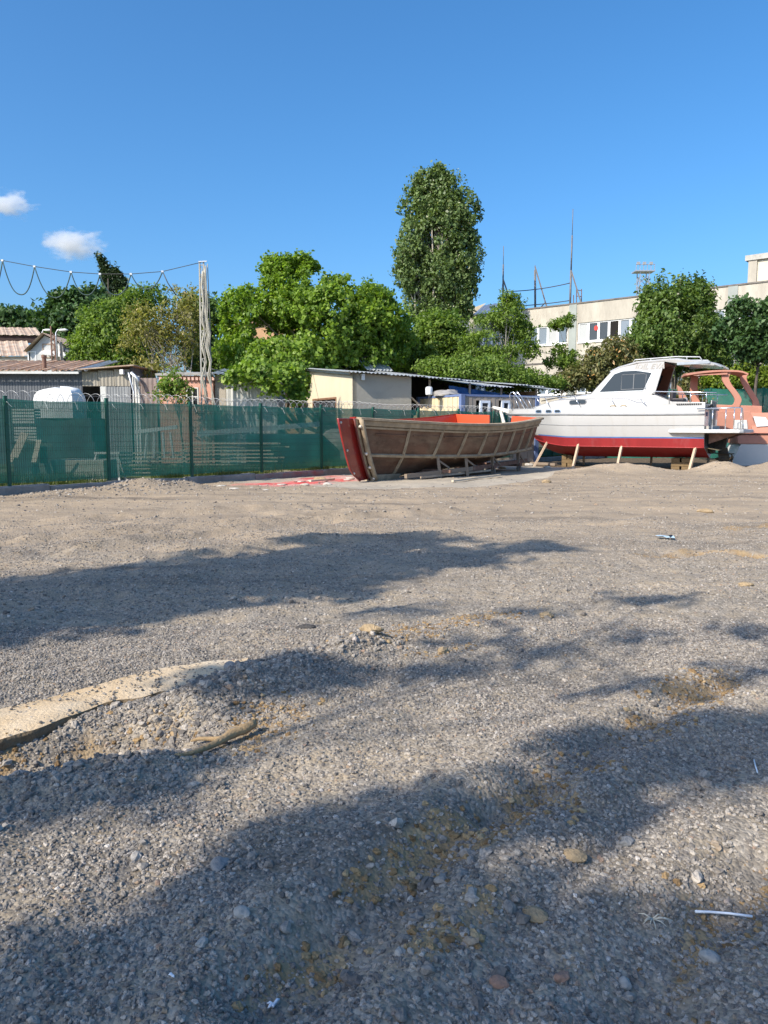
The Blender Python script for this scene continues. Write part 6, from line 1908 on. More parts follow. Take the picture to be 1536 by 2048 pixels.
# pulpit hoops at the bow and anchor
for yy, x in ((.30, 7.9), (-.30, 7.95)):
    z = wsec(7.9)[6].z
    mb = MB(); mb.tube([(x - .55, yy, z), (x - .12, yy, z + .62), (x, yy, z + .74), (x + .12, yy, z + .72), (x + .18, yy, z + .6), (x + .05, yy, z)], .024, 6); mb.build('pulpit_hoop', M_CHROME, cruiser, world=False, smooth=True)
mb = MB(); mb.prism([(8.2, -.1, 2.20), (8.95, -.07, 2.44), (8.95, -.07, 2.54), (8.2, -.1, 2.38)], (0, .18, 0)); mb.prism([(8.52, -.06, 2.3), (8.66, -.06, 2.33), (8.5, -.06, 1.76), (8.36, -.06, 1.8)], (0, .12, 0))
mb.build('anchor_roller', mat('chalky_white', (.70, .67, .60), .6), cruiser, world=False, bevel=.02)
for xx in (3.35, 2.95):
    p = wsec(xx)[6]; mb = MB(); mb.tube([(xx - .12, p.y - .05, p.z + .02), (xx - .05, p.y - .05, p.z + .05), (xx + .05, p.y - .05, p.z + .05), (xx + .12, p.y - .05, p.z + .02)], .018, 6); mb.build('cleat', mat('brassy', (.3, .22, .1), .5, .5), cruiser, world=False, smooth=True)
# windlass line along foredeck edge (dark windscreen wiper rail)
mb = MB(); mb.tube([(4.36, .7, 2.96), (5.4, .55, 2.90), (6.6, .4, 2.70)], .02, 6); mb.build('deck_line', M_BLACK, cruiser, world=False, smooth=True)
# stern drive and underwater gear
mb = MB()
mb.prism([(-.02, -.35, .62), (-.02, .35, .62), (-.02, .35, 1.38), (-.02, -.35, 1.38)], (-.14, 0, 0))
mb.prism([(-.15, -.13, .75), (-.55, -.13, .82), (-.62, -.13, 1.22), (-.15, -.13, 1.3)], (0, .26, 0))
mb.prism([(-.34, -.07, .3), (-.74, -.07, .34), (-.62, -.07, .84), (-.3, -.07, .84)], (0, .14, 0))
mb.prism([(-.2, -.22, .62), (-.85, -.22, .60), (-.85, -.22, .63), (-.2, -.22, .65)], (0, .44, 0))
mb.tube([(-.2, 0, .42), (-.45, 0, .42), (-.72, 0, .42), (-.84, 0, .42)], [.03, .1, .09, .03], 10)
dv = mb.build('stern_drive', mat('weedy_black', (.035, .032, .026), .7, var=.4, scale=8, stain=((.10, .085, .05), 6, .5), bump=.5), cruiser, world=False, bevel=.02)
mb = MB()
for k in range(3):
    a = 2 * PI * k / 3 + .4
    c_, s_ = math.cos(a), math.sin(a)
    q = lambda r_, w_, x_: (-.78 + x_, r_ * c_ - w_ * s_, .42 + r_ * s_ + w_ * c_)
    mb.prism([q(.05, -.03, .03), q(.2, -.09, .05), q(.24, 0, 0), q(.2, .09, -.05), q(.05, .03, -.03)], (-.015, 0, 0))
mb.build('propeller', mat('bronze', (.25, .16, .08), .4, .7), dv, world=False)
for yy in (-.62, .62):
    mb = MB(); mb.prism([(-.01, yy - .35, .84), (-.48, yy - .35, .76), (-.48, yy + .35, .76), (-.01, yy + .35, .84)], (0, 0, .025)); mb.build('trim_tab', mat('grimy_olive', (.12, .10, .06), .8), cruiser, world=False)
mb = MB(); mb.prism([(-.008, -1.15, .9), (-.008, 1.15, .9), (-.008, 1.2, 1.42), (-.008, -1.2, 1.42)], (-.02, 0, 0)); mb.build('transom_plate', M_BLACK, cruiser, world=False)
# lettering
def lettering(body, size, M, material, parent, name='lettering', shear=.35, space=1.0, ext=.004):
    cu = bpy.data.curves.new('text', 'FONT'); cu.body = body; cu.size = size; cu.shear = shear; cu.extrude = ext; cu.offset = size * .03; cu.space_character = space; cu.align_x = 'CENTER'
    o = bpy.data.objects.new('text', cu); COL.objects.link(o)
    dg = bpy.context.evaluated_depsgraph_get(); me = bpy.data.meshes.new_from_object(o.evaluated_get(dg)); me.name = name
    bpy.data.objects.remove(o, do_unlink=True)
    me.transform(M); me.materials.clear(); me.materials.append(material)
    r_ = bpy.data.objects.new(name, me); COL.objects.link(r_); r_.parent = parent
    return r_
zt_ = 3.86
yv = 1.10 - .10 * (3.815 - 2.84) + .008
tilt = math.atan(.10)
Mx = Matrix.Translation((2.12, yv, 3.815)) @ Matrix(((-1, 0, 0, 0), (0, -.0998, .995, 0), (0, .995, .0998, 0), (0, 0, 0, 1)))
lettering('IDIL EVA', .28, Mx, mat('faded_gold_grey', (.33, .315, .29), .5), cruiser, space=1.05)
# stern registration letters on the transom and quarter
Mx = Matrix.Translation((-.014, .98, 2.02)) @ Matrix(((0, 0, -1, 0), (-1, 0, 0, 0), (0, 1, 0, 0), (0, 0, 0, 1)))
lettering('IDIL', .2, Mx, mat('navy_print', (.03, .04, .10), .5), cruiser, shear=.2)
# shores, blocks
M_SHORE = mat('pale_shore_timber', (.50, .38, .27), .8, var=.18, scale=5, stretch=(1, 1, .2))
Mw = FRAME['motor_cruiser']
def shore(x, y, z, dx, dy, label, r_=.10):
    top = Mw @ Vector((x, y, z)); foot = Mw @ Vector((x + dx, y + dy, 0)); foot.z = float(terr(foot.x, foot.y)) - .03
    mb = MB(); mb.bar(foot, top, .09, .075)
    o = mb.build('timber_shore', M_SHORE); tag(o, label, 'prop', 'timber shores under the cruiser'); return o
for x, z, dx, lab in ((6.25, 1.02, .45, 'leaning shore nearest the bow of the white cruiser'), (4.72, .98, .12, 'upright shore below the cruiser long port light'), (3.0, .9, .08, 'shore behind the gravel mound below the cruiser cabin'), (.3, .88, .14, 'shore below the stern corner of the white cruiser')):
    yy = wsec(x)[1].y
    shore(x, yy - .02, z - .02, dx, .30, lab)
for x, lab in ((5.2, 'far side shore under the cruiser bow half'), (2.4, 'far side shore under the middle of the cruiser'), (.2, 'far side shore at the cruiser stern')):
    shore(x, -wsec(x)[1].y, .84, .1, -.3, lab)
def timber_stack(x, y, label, col, layers, w=.45):
    c = Mw @ Vector((x, y, 0))
    t_ = thing('timber_block_stack', label, 'block stack', c, WB, 'timber blocks under the cruiser keel')
    z = float(terr(c.x, c.y)) - .02; top = interp(KX, x) - .01; hh = (top - z) / layers
    for k in range(layers):
        for s_ in (-1, 1):
            mb = MB(); q = Vector((s_ * w * .27, 0, z + hh * (k + .5))) if k % 2 == 0 else Vector((0, s_ * w * .27, z + hh * (k + .5)))
            mb.box(q, (w * .44, w, hh - .008) if k % 2 == 0 else (w, w * .44, hh - .008)); mb.build('block', mat('yellow_timber', col, .8, var=.2, scale=4), t_, world=False, bevel=.008)
timber_stack(.95, .1, 'yellowish timber block stack under the stern of the cruiser keel', (.17, .115, .055), 3, .7)
timber_stack(5.5, .0, 'rough timber block stack under the forefoot of the cruiser', (.24, .18, .115), 3, .45)

# ================================================================== PINK BOAT
pk0 = P(1460, 900, 32.6); pk0.z = 0
PB = R(-14)
pink = thing('pink_boat', 'unfinished boat with salmon pink canopy frame and white hull at the right edge', 'boat', pk0, PB)
M_SALMON = mat('salmon_primer', (.47, .215, .15), .75, var=.10, scale=1.4, stain=((.42, .25, .19), 1.6, .4))
M_WHITEHULL = mat('flat_white_hull', (.60, .60, .58), .5, var=.04, scale=1)
Mp = FRAME['pink_boat'].inverted()
def PL(px, py, dy):
    """local point on the sight line of a pixel, dy metres behind the near side of the pink boat"""
    # near side runs along the local x axis; intersect the vertical plane y = dy
    o_ = Mp @ Vector((0, 0, EYE)); q = Mp @ P(px, py, 30); dd = q - o_
    s = (dy - o_.y) / dd.y
    return o_ + dd * s
def quadslab(pxs, dy, th, material, name, bev=.02):
    mb = MB(); mb.prism([PL(a, b_, dy) for a, b_ in pxs], (0, th, 0)); return mb.build(name, material, pink, world=False, bevel=bev)
# white lower hull with panel seams
XH = [0, .6, 1.5, 3, 5, 7]
def hull_rows(z0f, z1f, inset):
    rows = []
    for x in XH:
        rake = .55 * (1 if x == 0 else 0)
        rows.append([Vector((x + (0), 0.12, z0f)), Vector((x + (.42 if x == 0 else 0), 0, z1f)), Vector((x + (.42 if x == 0 else 0), 2.6, z1f)), Vector((x, 2.45, z0f))])
    return rows
zl1 = PL(1500, 888, 0).z
rows = hull_rows(-.12, zl1, 0)
mb = MB(); mb.grid(rows, close=True); mb.add(rows[0], [(0, 1, 2, 3)]); mb.add(rows[-1], [(3, 2, 1, 0)]); mb.build('hull', M_WHITEHULL, pink, world=False, bevel=.02)
for px in (1519,):
    a = PL(px, 890, 0); b_ = PL(px - 3, 920, 0); mb = MB(); mb.bar((a.x, .055, a.z), (b_.x, .10, b_.z), .02, .02); mb.build('panel_seam', M_GREYTRIM, pink, world=False)
zl2 = PL(1500, 868, 0).z; zl3 = PL(1500, 830, 0).z
mb = MB(); mb.prism([(.30, -.03, zl1 + .004), (7, -.03, zl1 + .004), (7, -.03, zl2), (.25, -.03, zl2)], (0, 2.66, 0)); mb.build('hull_band', M_SALMON, pink, world=False, bevel=.02)
mb = MB(); mb.tube([(.2, -.05, zl2), (7, -.05, zl2)], .03, 6); mb.build('band_groove', mat('dark_groove', (.06, .03, .025), .8), pink, world=False)
# cockpit side, sloping hatch and cabin block
quadslab([(1422, 868), (1518, 868), (1500, 822), (1422, 822)], .35, .1, M_SALMON, 'cockpit_side')
quadslab([(1468, 858), (1496, 858), (1494, 840), (1467, 840)], .31, .03, M_WHITEHULL, 'white_panel')
mb = MB(); a, b_, c_, d_ = PL(1508, 866, .05), PL(1575, 866, .05), PL(1545, 825, .9), PL(1494, 825, .9)
mb.prism([a, b_, c_, d_], (0, .05, -.03)); sl_ = mb.build('sloping_deck', M_SALMON, pink, world=False, bevel=.02)
mb = MB(); cen = (a + b_ + c_ + d_) / 4; f = lambda p, k: cen + (p - cen) * k + Vector((-.12, -.02, .03)); mb.prism([f(a, .5), f(b_, .42), f(c_, .42), f(d_, .5)], (0, -.02, .02)); mb.build('deck_hatch', mat('hatch_grey', (.55, .57, .57), .4), sl_, world=False)
mb = MB(); mb.prism([PL(1508, 867, .06), PL(1600, 867, .06), PL(1600, 866, 1.0), PL(1545, 826, .95), PL(1494, 826, .95)], (0, .9, 0)); 
quadslab([(1400, 828), (1524, 832), (1524, 812), (1400, 808)], .9, 1.4, M_SALMON, 'cabin_block')
# canopy roof
zt_ = PL(1440, 744, .9).z
A1, A2 = PL(1372, 750, .9), PL(1494, 744, .9)
rows = []
for i in range(13):
    t_ = i / 12; x = A1.x + (A2.x - A1.x) * t_
    zz = A1.z + (A2.z - A1.z) * t_ + .09 * math.sin(t_ * PI) - (.09 * max(0, (t_ - .85) / .15) ** 2)
    rows.append([Vector((x, .75, zz - .03)), Vector((x, .75, zz + .04)), Vector((x, 1.6, zz + .10)), Vector((x, 2.5, zz + .04)), Vector((x, 2.5, zz - .03)), Vector((x, 1.6, zz + .0))])
mb = MB(); mb.grid(rows, close=True); mb.add(rows[0], [tuple(range(6))]); mb.add(rows[-1], [tuple(range(5, -1, -1))]); mb.build('canopy_roof', M_SALMON, pink, world=False, smooth=True, autosmooth=40)
mb = MB(); mb.prism([Vector((A1.x + .3, .74, A1.z - .02)), Vector((A2.x - .8, .74, A2.z - .03)), Vector((A2.x - .8, .74, A2.z - .10)), Vector((A1.x + .3, .74, A1.z - .04))], (0, .06, 0)); mb.build('canopy_edge', M_SALMON, pink, world=False)
def spost(pts, w0, w1, dy, th, name='canopy_post'):
    """S shaped plate post through pixel points"""
    mb = MB(); c = [PL(a, b_, dy) for a, b_ in pts]
    fine = []
    for i in range(len(c) - 1):
        p0, p1, p2, p3 = c[max(0, i - 1)], c[i], c[i + 1], c[min(len(c) - 1, i + 2)]
        for k in range(5):
            t_ = k / 5
            fine.append(.5 * ((2 * p1) + (p2 - p0) * t_ + (2 * p0 - 5 * p1 + 4 * p2 - p3) * t_ ** 2 + (3 * p1 - p0 - 3 * p2 + p3) * t_ ** 3))
    fine.append(c[-1]); rows = []
    n_ = len(fine)
    for i, p in enumerate(fine):
        t_ = i / (n_ - 1); flare = .10 * max(0, 1 - t_ / .12) + .16 * max(0, (t_ - .86) / .14)
        w = w0 + (w1 - w0) * t_ + flare
        rows.append([p + Vector((-w / 2, 0, 0)), p + Vector((w / 2, 0, 0)), p + Vector((w / 2, th, 0)), p + Vector((-w / 2, th, 0))])
    mb.grid(rows, close=True); mb.add(rows[0], [(0, 1, 2, 3)]); mb.add(rows[-1], [(3, 2, 1, 0)])
    mb.build(name, M_SALMON, pink, world=False, bevel=.012)
spost([(1453, 745), (1451, 757), (1457, 770), (1468, 784), (1476, 797), (1475, 806), (1469, 814)], .30, .26, .85, .12)
spost([(1489, 747), (1487, 758), (1493, 772), (1503, 788), (1511, 802), (1513, 818)], .28, .26, 2.2, .12)
spost([(1390, 752), (1388, 765), (1388, 780), (1390, 795), (1394, 812)], .3, .34, 2.2, .12)
mb = MB(); mb.prism([PL(1354, 770, .9), PL(1362, 775, .9), PL(1385, 815, .9), PL(1362, 815, .9)], (0, .12, 0)); mb.build('screen_pillar', M_SALMON, pink, world=False)
# ================================================================== SHADE TREES (left of and behind the camera)
shade_tree('tree left of the camera whose crown shades the middle of the yard', [(-4.6, 6.6, 1.5, 1.2, 7.2), (-3.1, 7.3, 1.7, 1.3, 7.6), (-1.7, 8.6, 1.5, 1.2, 7.6), (-.2, 10.4, 1.2, 1.2, 8.2), (-.6, 8.7, 1.3, .9, 7.4), (.9, 9.2, .9, .5, 7.6), (1.8, 10.0, .8, .4, 7.8), (-3.6, 6.0, 1.2, .8, 7), (-2.3, 7.0, 1.2, .8, 7.3), (-.9, 7.7, .9, .6, 7.3)  , (-6.5, 6.0, 1.6, 1.2, 6.8)], 7.5, 301, 1300, 22, .15, gap=.1)
shade_tree('tree behind the camera whose crown shades the near gravel', [(-1.0, 1.7, .6, .3, 6.6), (-.4, 2.15, .4, .38, 6.6), (.0, 2.75, .35, .34, 6.8), (-1.3, 3.3, .55, .10, 6.8), (1.4, 3.72, .45, .24, 6.9), (2.2, 3.75, .65, .28, 7.2), (.8, 3.1, .2, .2, 6.7), (1.55, 2.1, .5, .3, 6.6), (.6, 1.95, .5, .3, 6.5), (-.4, 1.35, .85, .25, 6.3), (.9, 1.4, .6, .25, 6.3), (-.65, 4.75, .55, .14, 7.4), (3.1, 4.0, .7, .45, 7.4), (2.1, 2.45, .4, .2, 6.8)], 6.5, 311, 900, 18, .14, gap=.26, trunk_r=.09, k=6)
shade_tree('thin branched tree behind the camera casting faint streaks', [(1.6, 4.6, .5, .08, 7.6), (2.6, 4.9, .5, .08, 7.8), (2.0, 5.7, .4, .08, 7.6), (3.0, 5.9, .5, .1, 8.0), (.7, 5.6, .4, .07, 8.0), (.2, 4.9, .4, .07, 7.8), (1.3, 6.5, .5, .08, 8.0), (1.2, 5.3, .4, .07, 8.0), (.2, 6.6, .4, .07, 7.8), (2.4, 6.9, .5, .09, 8.2)], 7.5, 321, 110, 9, .12, trunk_r=.05, k=9)

# ================================================================== JUNK BEHIND THE NET
M_PALEWOOD = mat('pale_board', (.55, .47, .36), .85, var=.2, scale=3)
M_WHITETARP = mat('white_tarp', (.74, .74, .72), .5, var=.08, scale=2, bump=.8, bscale=4)
# white wrapped load above the fence
c = P(121, 795, 25.4); c.y -= .9
mb = MB()
prof = [(0.0, 1.0), (.3, 1.03), (.6, 1.0), (.8, .96), (.92, .84), (.97, .4), (.98, 0)]
z0, z1 = 1.9, zat(776, 24.5)
rows = []
for i, (h_, k_) in enumerate(prof):
    row = []
    for j in range(24):
        a = 2 * PI * j / 24; ca, sa = math.cos(a), math.sin(a)
        sq = 1 / max(abs(ca), abs(sa)) ** .75
        w = 1 + .07 * (float(vnoise(ca * 2 + 5, sa * 2 + i * .7, 12)) - .5) * 2
        row.append((c.x + .66 * k_ * ca * sq * w, c.y + .9 + .62 * k_ * sa * sq * w, z0 + (z1 - z0) * h_ * (1.0 + (.10 * math.sin(a + 2.2) + .06 * math.sin(a * 3 + 1)) * (h_ > .6))))
    rows.append(row)
mb.grid(rows, close=True); mb.add(rows[0], [tuple(range(24))[::-1]]); mb.add(rows[-1], [tuple(range(24))])
cab = thing('wrapped_load', 'white wrapped bulky load rising above the green fence', 'load', (c.x, c.y + .9, 0))
mb.build('white_wrapping', M_WHITETARP, cab, smooth=True, autosmooth=50)
mb = MB(); mb.box((c.x + .2, c.y + .95, 1.5), (2.0, 1.2, .8)); mb.box((c.x, c.y + .95, .8), (2.6, 1.3, .7)); mb.build('base_crate', mat('dark_grey_crate', (.06, .065, .07), .8, var=.3), cab, bevel=.03)
mb = MB(); mb.box((c.x - .55, c.y + .95, z0 + .25), (.12, 1.0, .45)); mb.build('end_panel', M_DARK, cab)
# pale folded sheets / engine-like block
c = P(56, 842, 22)
t = thing('crate_pair', 'two pale slatted crates stacked behind the net near the second post', 'crate', (c.x, c.y, 0))
for k, z in enumerate((1.25, 1.75)):
    for j in range(5):
        mb = MB(); mb.box((c.x - .04 * k, c.y, z + .085 * j), (.62, .4, .06)); mb.build('slat', mat('pale_grey_slat', (.58, .57, .52), .8, var=.2), t)
mb = MB(); mb.box((c.x, c.y + .05, .6), (.75, .5, 1.2)); mb.build('stand', mat('dark_grey_crate', (.06, .065, .07), .8), t)
def plank(a, b_, w, h_, label, name='leaning_board'):
    mb = MB(); mb.bar(a, b_, w, h_, up=(0, 1, 0)); return tag(mb.build(name, M_PALEWOOD), label, 'board', 'boards behind the green net')
def zg(px, py, Y): return P(px, py, Y)
plank(P(28, 915, 20.7), P(50, 866, 21.2), .22, .03, 'wide pale board leaning behind the net beside the first post')
plank(P(22, 925, 20.6), P(33, 893, 21.0), .10, .03, 'short pale board leaning at the foot of the first post')
plank(P(68, 925, 20.8), P(78, 880, 21.2), .14, .03, 'narrow pale board leaning left of the concrete slab')
plank(P(40, 880, 21.4), P(104, 892, 21.8), .10, .03, 'pale board lying sideways behind the net')
c = P(155, 916, 22.3)
mb = MB(); mb.box((c.x, c.y + .6, .33), (1.55, 1.3, .66)); tag(mb.build('concrete_block', mat('pale_block', (.50, .48, .40), .9, var=.2, scale=3), bevel=.02), 'big pale concrete block lying behind the second net bay', 'block')
c = P(78, 925, 21.0)
mb = MB(); mb.prism([(c.x - .45, c.y, .05), (c.x + .45, c.y, .05), (c.x + .3, c.y + .1, .62), (c.x - .2, c.y + .1, .62)], (0, .25, 0)); tag(mb.build('steel_trough', mat('dull_green_grey', (.12, .15, .13), .7, var=.2), bevel=.02), 'dull grey trough in front of the pale concrete block', 'trough')
def sawhorse(px, py, Yq, label):
    c_ = P(px, py, Yq); t_ = thing('sawhorse', label, 'sawhorse', (c_.x, c_.y, 0))
    mb = MB(); mb.box((c_.x, c_.y, .86), (.75, .12, .06)); mb.build('top_bar', M_WHITEPANEL, t_)
    for sx in (-1, 1):
        for sy in (-1, 1):
            mb = MB(); mb.bar((c_.x + sx * .42, c_.y + sy * .3, 0), (c_.x + sx * .3, c_.y + sy * .03, .85), .05); mb.build('leg', M_WHITEPANEL, t_)
sawhorse(215, 910, 22.6, 'white sawhorse behind the third fence post')
sawhorse(150, 880, 25.0, 'white sawhorse further back behind the pale concrete block')
def pallet_heap(px, Yq, n_, label, wd=1.3, dark=False):
    c_ = P(px, 900, Yq); t_ = thing('timber_pile', label, 'timber pile', (c_.x, c_.y, 0)); rr = random.Random(px)
    for k in range(n_):
        mb = MB(); z = .1 + k * .13; q = Vector((c_.x + rr.uniform(-.15, .15), c_.y + rr.uniform(-.1, .1), z)); a = rr.uniform(-.15, .15); dd = Vector((math.cos(a), math.sin(a), 0))
        for s_ in (-.25, 0, .25): mb.bar(q + Vector((0, s_, 0)) - dd * wd * rr.uniform(.8, 1), q + Vector((0, s_, 0)) + dd * wd * rr.uniform(.8, 1), .16, .045)
        mb.build('plank', mat('dark_plank', (.12, .13, .12), .85, var=.3) if dark else M_PALEWOOD, t_)
pallet_heap(310, 26, 6, 'untidy pile of pale planks behind the fourth net bay')
pallet_heap(465, 29, 8, 'long low pile of pale timber behind the middle net bay', 2.0)
c = P(318, 860, 25.5)
t = thing('steel_trestle', 'pale steel trestle standing on the plank pile behind the net', 'trestle', (c.x, c.y, 0))
for sx in (-.5, -.2, .15, .45):
    mb = MB(); mb.bar((c.x + sx, c.y, .6), (c.x + sx * .8, c.y, 1.45), .06); mb.build('leg', M_WHITEPANEL, t)
mb = MB(); mb.bar((c.x - .8, c.y, 1.45), (c.x + .6, c.y, 1.62), .10, .12); mb.build('top_bar', M_WHITEPANEL, t)
c = P(565, 885, 30)
mb = MB(); mb.box((c.x, c.y + .8, .75), (3.0, 1.6, 1.2), .1); tag(mb.build('dark_tank', mat('dark_blue_tank', (.02, .05, .07), .6, var=.2), bevel=.05), 'dark rectangular tank behind the net left of the cream shed', 'tank')
c = P(470, 858, 30.5)
t = thing('steel_beam', 'long pale steel beam resting behind the middle net bays', 'beam', (c.x, c.y, 0))
mb = MB(); mb.bar(P(395, 868, 30), P(640, 848, 32), .12, .2); mb.build('flange', M_WHITEPANEL, t)
for px, py, Yq in ((420, 866, 30.2), (600, 851, 31.6)):
    mb = MB(); q = P(px, py, Yq); mb.bar((q.x, q.y, 0), (q.x, q.y, q.z - .1), .1); mb.build('leg', M_RUSTPOLE, t)
mb = MB(); q = P(690, 865, 31.5); lumpy(mb, (q.x, q.y, 0), (1.4, .8, 1.4), 17, 18, 8, .3)
tag(mb.build('rubble_heap', mat('rubble', (.30, .28, .25), .9, var=.3, scale=4, bump=.8, bscale=9), smooth=False), 'grey rubble heap behind the net in front of the cream shed', 'heap')
# dark van like shape behind first bay, upper part
# grass beyond and along the kerb
def tufts(name, pts, hgt, label, material, per=9, seed=1):
    r = np.random.default_rng(seed)
    n_ = len(pts); C = np.repeat(np.array(pts), per, 0); m_ = len(C)
    a = r.uniform(0, 2 * PI, m_); h_ = hgt * r.uniform(.5, 1.2, m_); w_ = .008 + .006 * r.uniform(0, 1, m_); ln = r.uniform(.1, .6, m_) * h_
    base = C + np.stack([r.normal(0, .05, m_), r.normal(0, .05, m_), np.zeros(m_)], 1)
    side = np.stack([-np.sin(a), np.cos(a), np.zeros(m_)], 1) * w_[:, None]
    tip = base + np.stack([np.cos(a) * ln, np.sin(a) * ln, h_], 1)
    V = np.stack([base - side, base + side, tip + side * .2, tip - side * .2], 1).reshape(-1, 3)
    me = np_mesh(name, V, np.arange(4 * m_).reshape(m_, 4), [material], fattrs={'tint': r.uniform(.1, .9, m_)})
    o = bpy.data.objects.new(name, me); COL.objects.link(o); o['kind'] = 'stuff'; o['label'] = label
M_GRASS = leaf_mat('grass_blades', (.05, .085, .018), (.17, .20, .06), .3, pale=(.38, .32, .16))
r = np.random.default_rng(44)
pts = []
while len(pts) < 3200:
    s = r.uniform(-5, 34); w = -.1 - abs(r.normal(0, 1.6))
    q = FENCE0 + FD * s + FN * w
    if vnoise(q[0] * .5, q[1] * .5, 77) > .38: pts.append((q[0], q[1], .05))
tufts('grass', pts, .34, 'rough grass growing behind the green net', M_GRASS, 10, 2)
pts = []
while len(pts) < 260:
    s = r.uniform(-4, 16); q = FENCE0 + FD * s + FN * r.uniform(-.1, .12)
    if vnoise(s * 1.1, 3, 78) > .5: pts.append((q[0], q[1], KERB_Z))
tufts('weeds', pts, .10, 'small weeds along the top of the kerb wall', M_GRASS, 7, 3)

# ================================================================== LOOSE THINGS IN THE YARD
def stone(px, py, size, name, label, cat, material, seed, squash=.6, sides=9):
    c_ = G(px, py); c_.z = float(terr(c_.x, c_.y))
    rr = np.random.default_rng(seed)
    bm = bmesh.new(); bmesh.ops.create_icosphere(bm, subdivisions=3, radius=1.0)
    for v in bm.verts:
        k = 1 + .55 * (float(vnoise(v.co.x * 1.3 + seed, v.co.y * 1.3 + v.co.z * .9 + 4, seed)) - .5) + .2 * (float(vnoise(v.co.x * 3 + 5, v.co.z * 3 + v.co.y * 2 + seed, seed + 1)) - .5)
        v.co *= k
        v.co.x *= size[0]; v.co.y *= size[1]; v.co.z *= size[2]
    rz = rr.uniform(0, 3)
    me = bpy.data.meshes.new(name); bm.to_mesh(me); bm.free(); me.materials.append(material)
    me.polygons.foreach_set('use_smooth', [True] * len(me.polygons)); me.set_sharp_from_angle(angle=R(24))
    o = bpy.data.objects.new(name, me); COL.objects.link(o); o.location = (c_.x, c_.y, c_.z + size[2] * .45); o.rotation_euler = (0, 0, rz if abs(size[0] - size[1]) < .02 else .0)
    return tag(o, label, cat)
M_ROCK = mat('single_rock', (.22, .215, .205), .85, var=.25, scale=14, bump=.5, bscale=60)
M_ROCKB = mat('bluish_rock', (.34, .32, .285), .85, var=.15, scale=14, bump=.4, bscale=60)
M_ROCKD = mat('asphalt_lump', (.075, .068, .062), .9, var=.25, scale=18, bump=.9, bscale=70)
M_CLAYR = mat('clay_lump', (.36, .265, .155), .95, var=.25, scale=14, bump=.9, bscale=60)
M_TERRA = mat('brick_chip', (.30, .18, .125), .9, var=.2, scale=14, bump=.5, bscale=60)
for a in ((612, 1258, (.085, .05, .022), 'asphalt_slab', 'flat dark slab of asphalt lying beyond the tip of the concrete strip', 'slab', M_ROCKD, 3),
          (1418, 1903, (.030, .021, .018), 'pebble', 'smooth bluish pebble on ochre clay at the lower right', 'pebble', M_ROCKB, 5),
          (1250, 1945, (.022, .018, .015), 'stone', 'pale grey stone left of the smooth bluish pebble', 'stone', M_ROCKB, 6),
          (740, 1296, (.085, .05, .035), 'clay_lump', 'ochre clay lump on the end of the short rut', 'clay lump', M_CLAYR, 7),
          (886, 1306, (.055, .035, .028), 'clay_lump', 'small ochre clay lump on the second short rut', 'clay lump', M_CLAYR, 8),
          (1075, 1835, (.042, .032, .02), 'clay_lump', 'crumbly brown clay lump in the shaded near gravel', 'clay lump', M_CLAYR, 9),
          (1150, 1735, (.04, .03, .022), 'clay_lump', 'yellow brown clay lump left of the pale stone', 'clay lump', M_CLAYR, 10),
          (1252, 1705, (.028, .022, .018), 'stone', 'pale stone beside the yellow brown clay lump', 'stone', M_ROCK, 11),
          (1125, 1955, (.026, .02, .016), 'brick_chip', 'terracotta brick chip in the near gravel', 'brick chip', M_TERRA, 12),
          (1000, 1968, (.026, .02, .014), 'brick_chip', 'dull orange brick chip left of the terracotta one', 'brick chip', M_TERRA, 13),
          (465, 1345, (.055, .04, .035), 'rubble', 'grey broken lump on the tip of the concrete strip', 'rubble lump', M_ROCK, 14),
          (35, 1545, (.07, .05, .04), 'rock', 'big grey rock at the left end of the stone berm', 'rock', M_ROCK, 15),
          (440, 1745, (.042, .03, .014), 'stone', 'flat grey stone in the shaded gravel left of centre', 'stone', M_ROCK, 16),
          (484, 1878, (.028, .02, .014), 'stone', 'pointed light grey stone below the flat grey stone', 'stone', M_ROCKB, 17),
          (405, 1935, (.02, .016, .012), 'stone', 'small pale stone at the lower left', 'stone', M_ROCKB, 18),
          (1410, 1022, (.16, .06, .05), 'clay_lump', 'flat ochre lump on the far gravel below the pink boat', 'clay lump', M_CLAYR, 19),
          (1092, 967 - 0, (.14, .1, .06), 'brick_chip', 'pale brick fragment on the far edge of the concrete pad', 'brick chip', M_CLAYR, 20),
          (1095, 1242, (.07, .05, .03), 'clay_lump', 'ochre crumb heap on the middle gravel', 'clay lump', M_CLAYR, 21),
          (1490, 1175, (.07, .05, .03), 'clay_lump', 'ochre crumb heap at the right edge of the middle gravel', 'clay lump', M_CLAYR, 22)):
    stone(a[0], a[1], a[2], a[3], a[4], a[5], a[6], a[7])
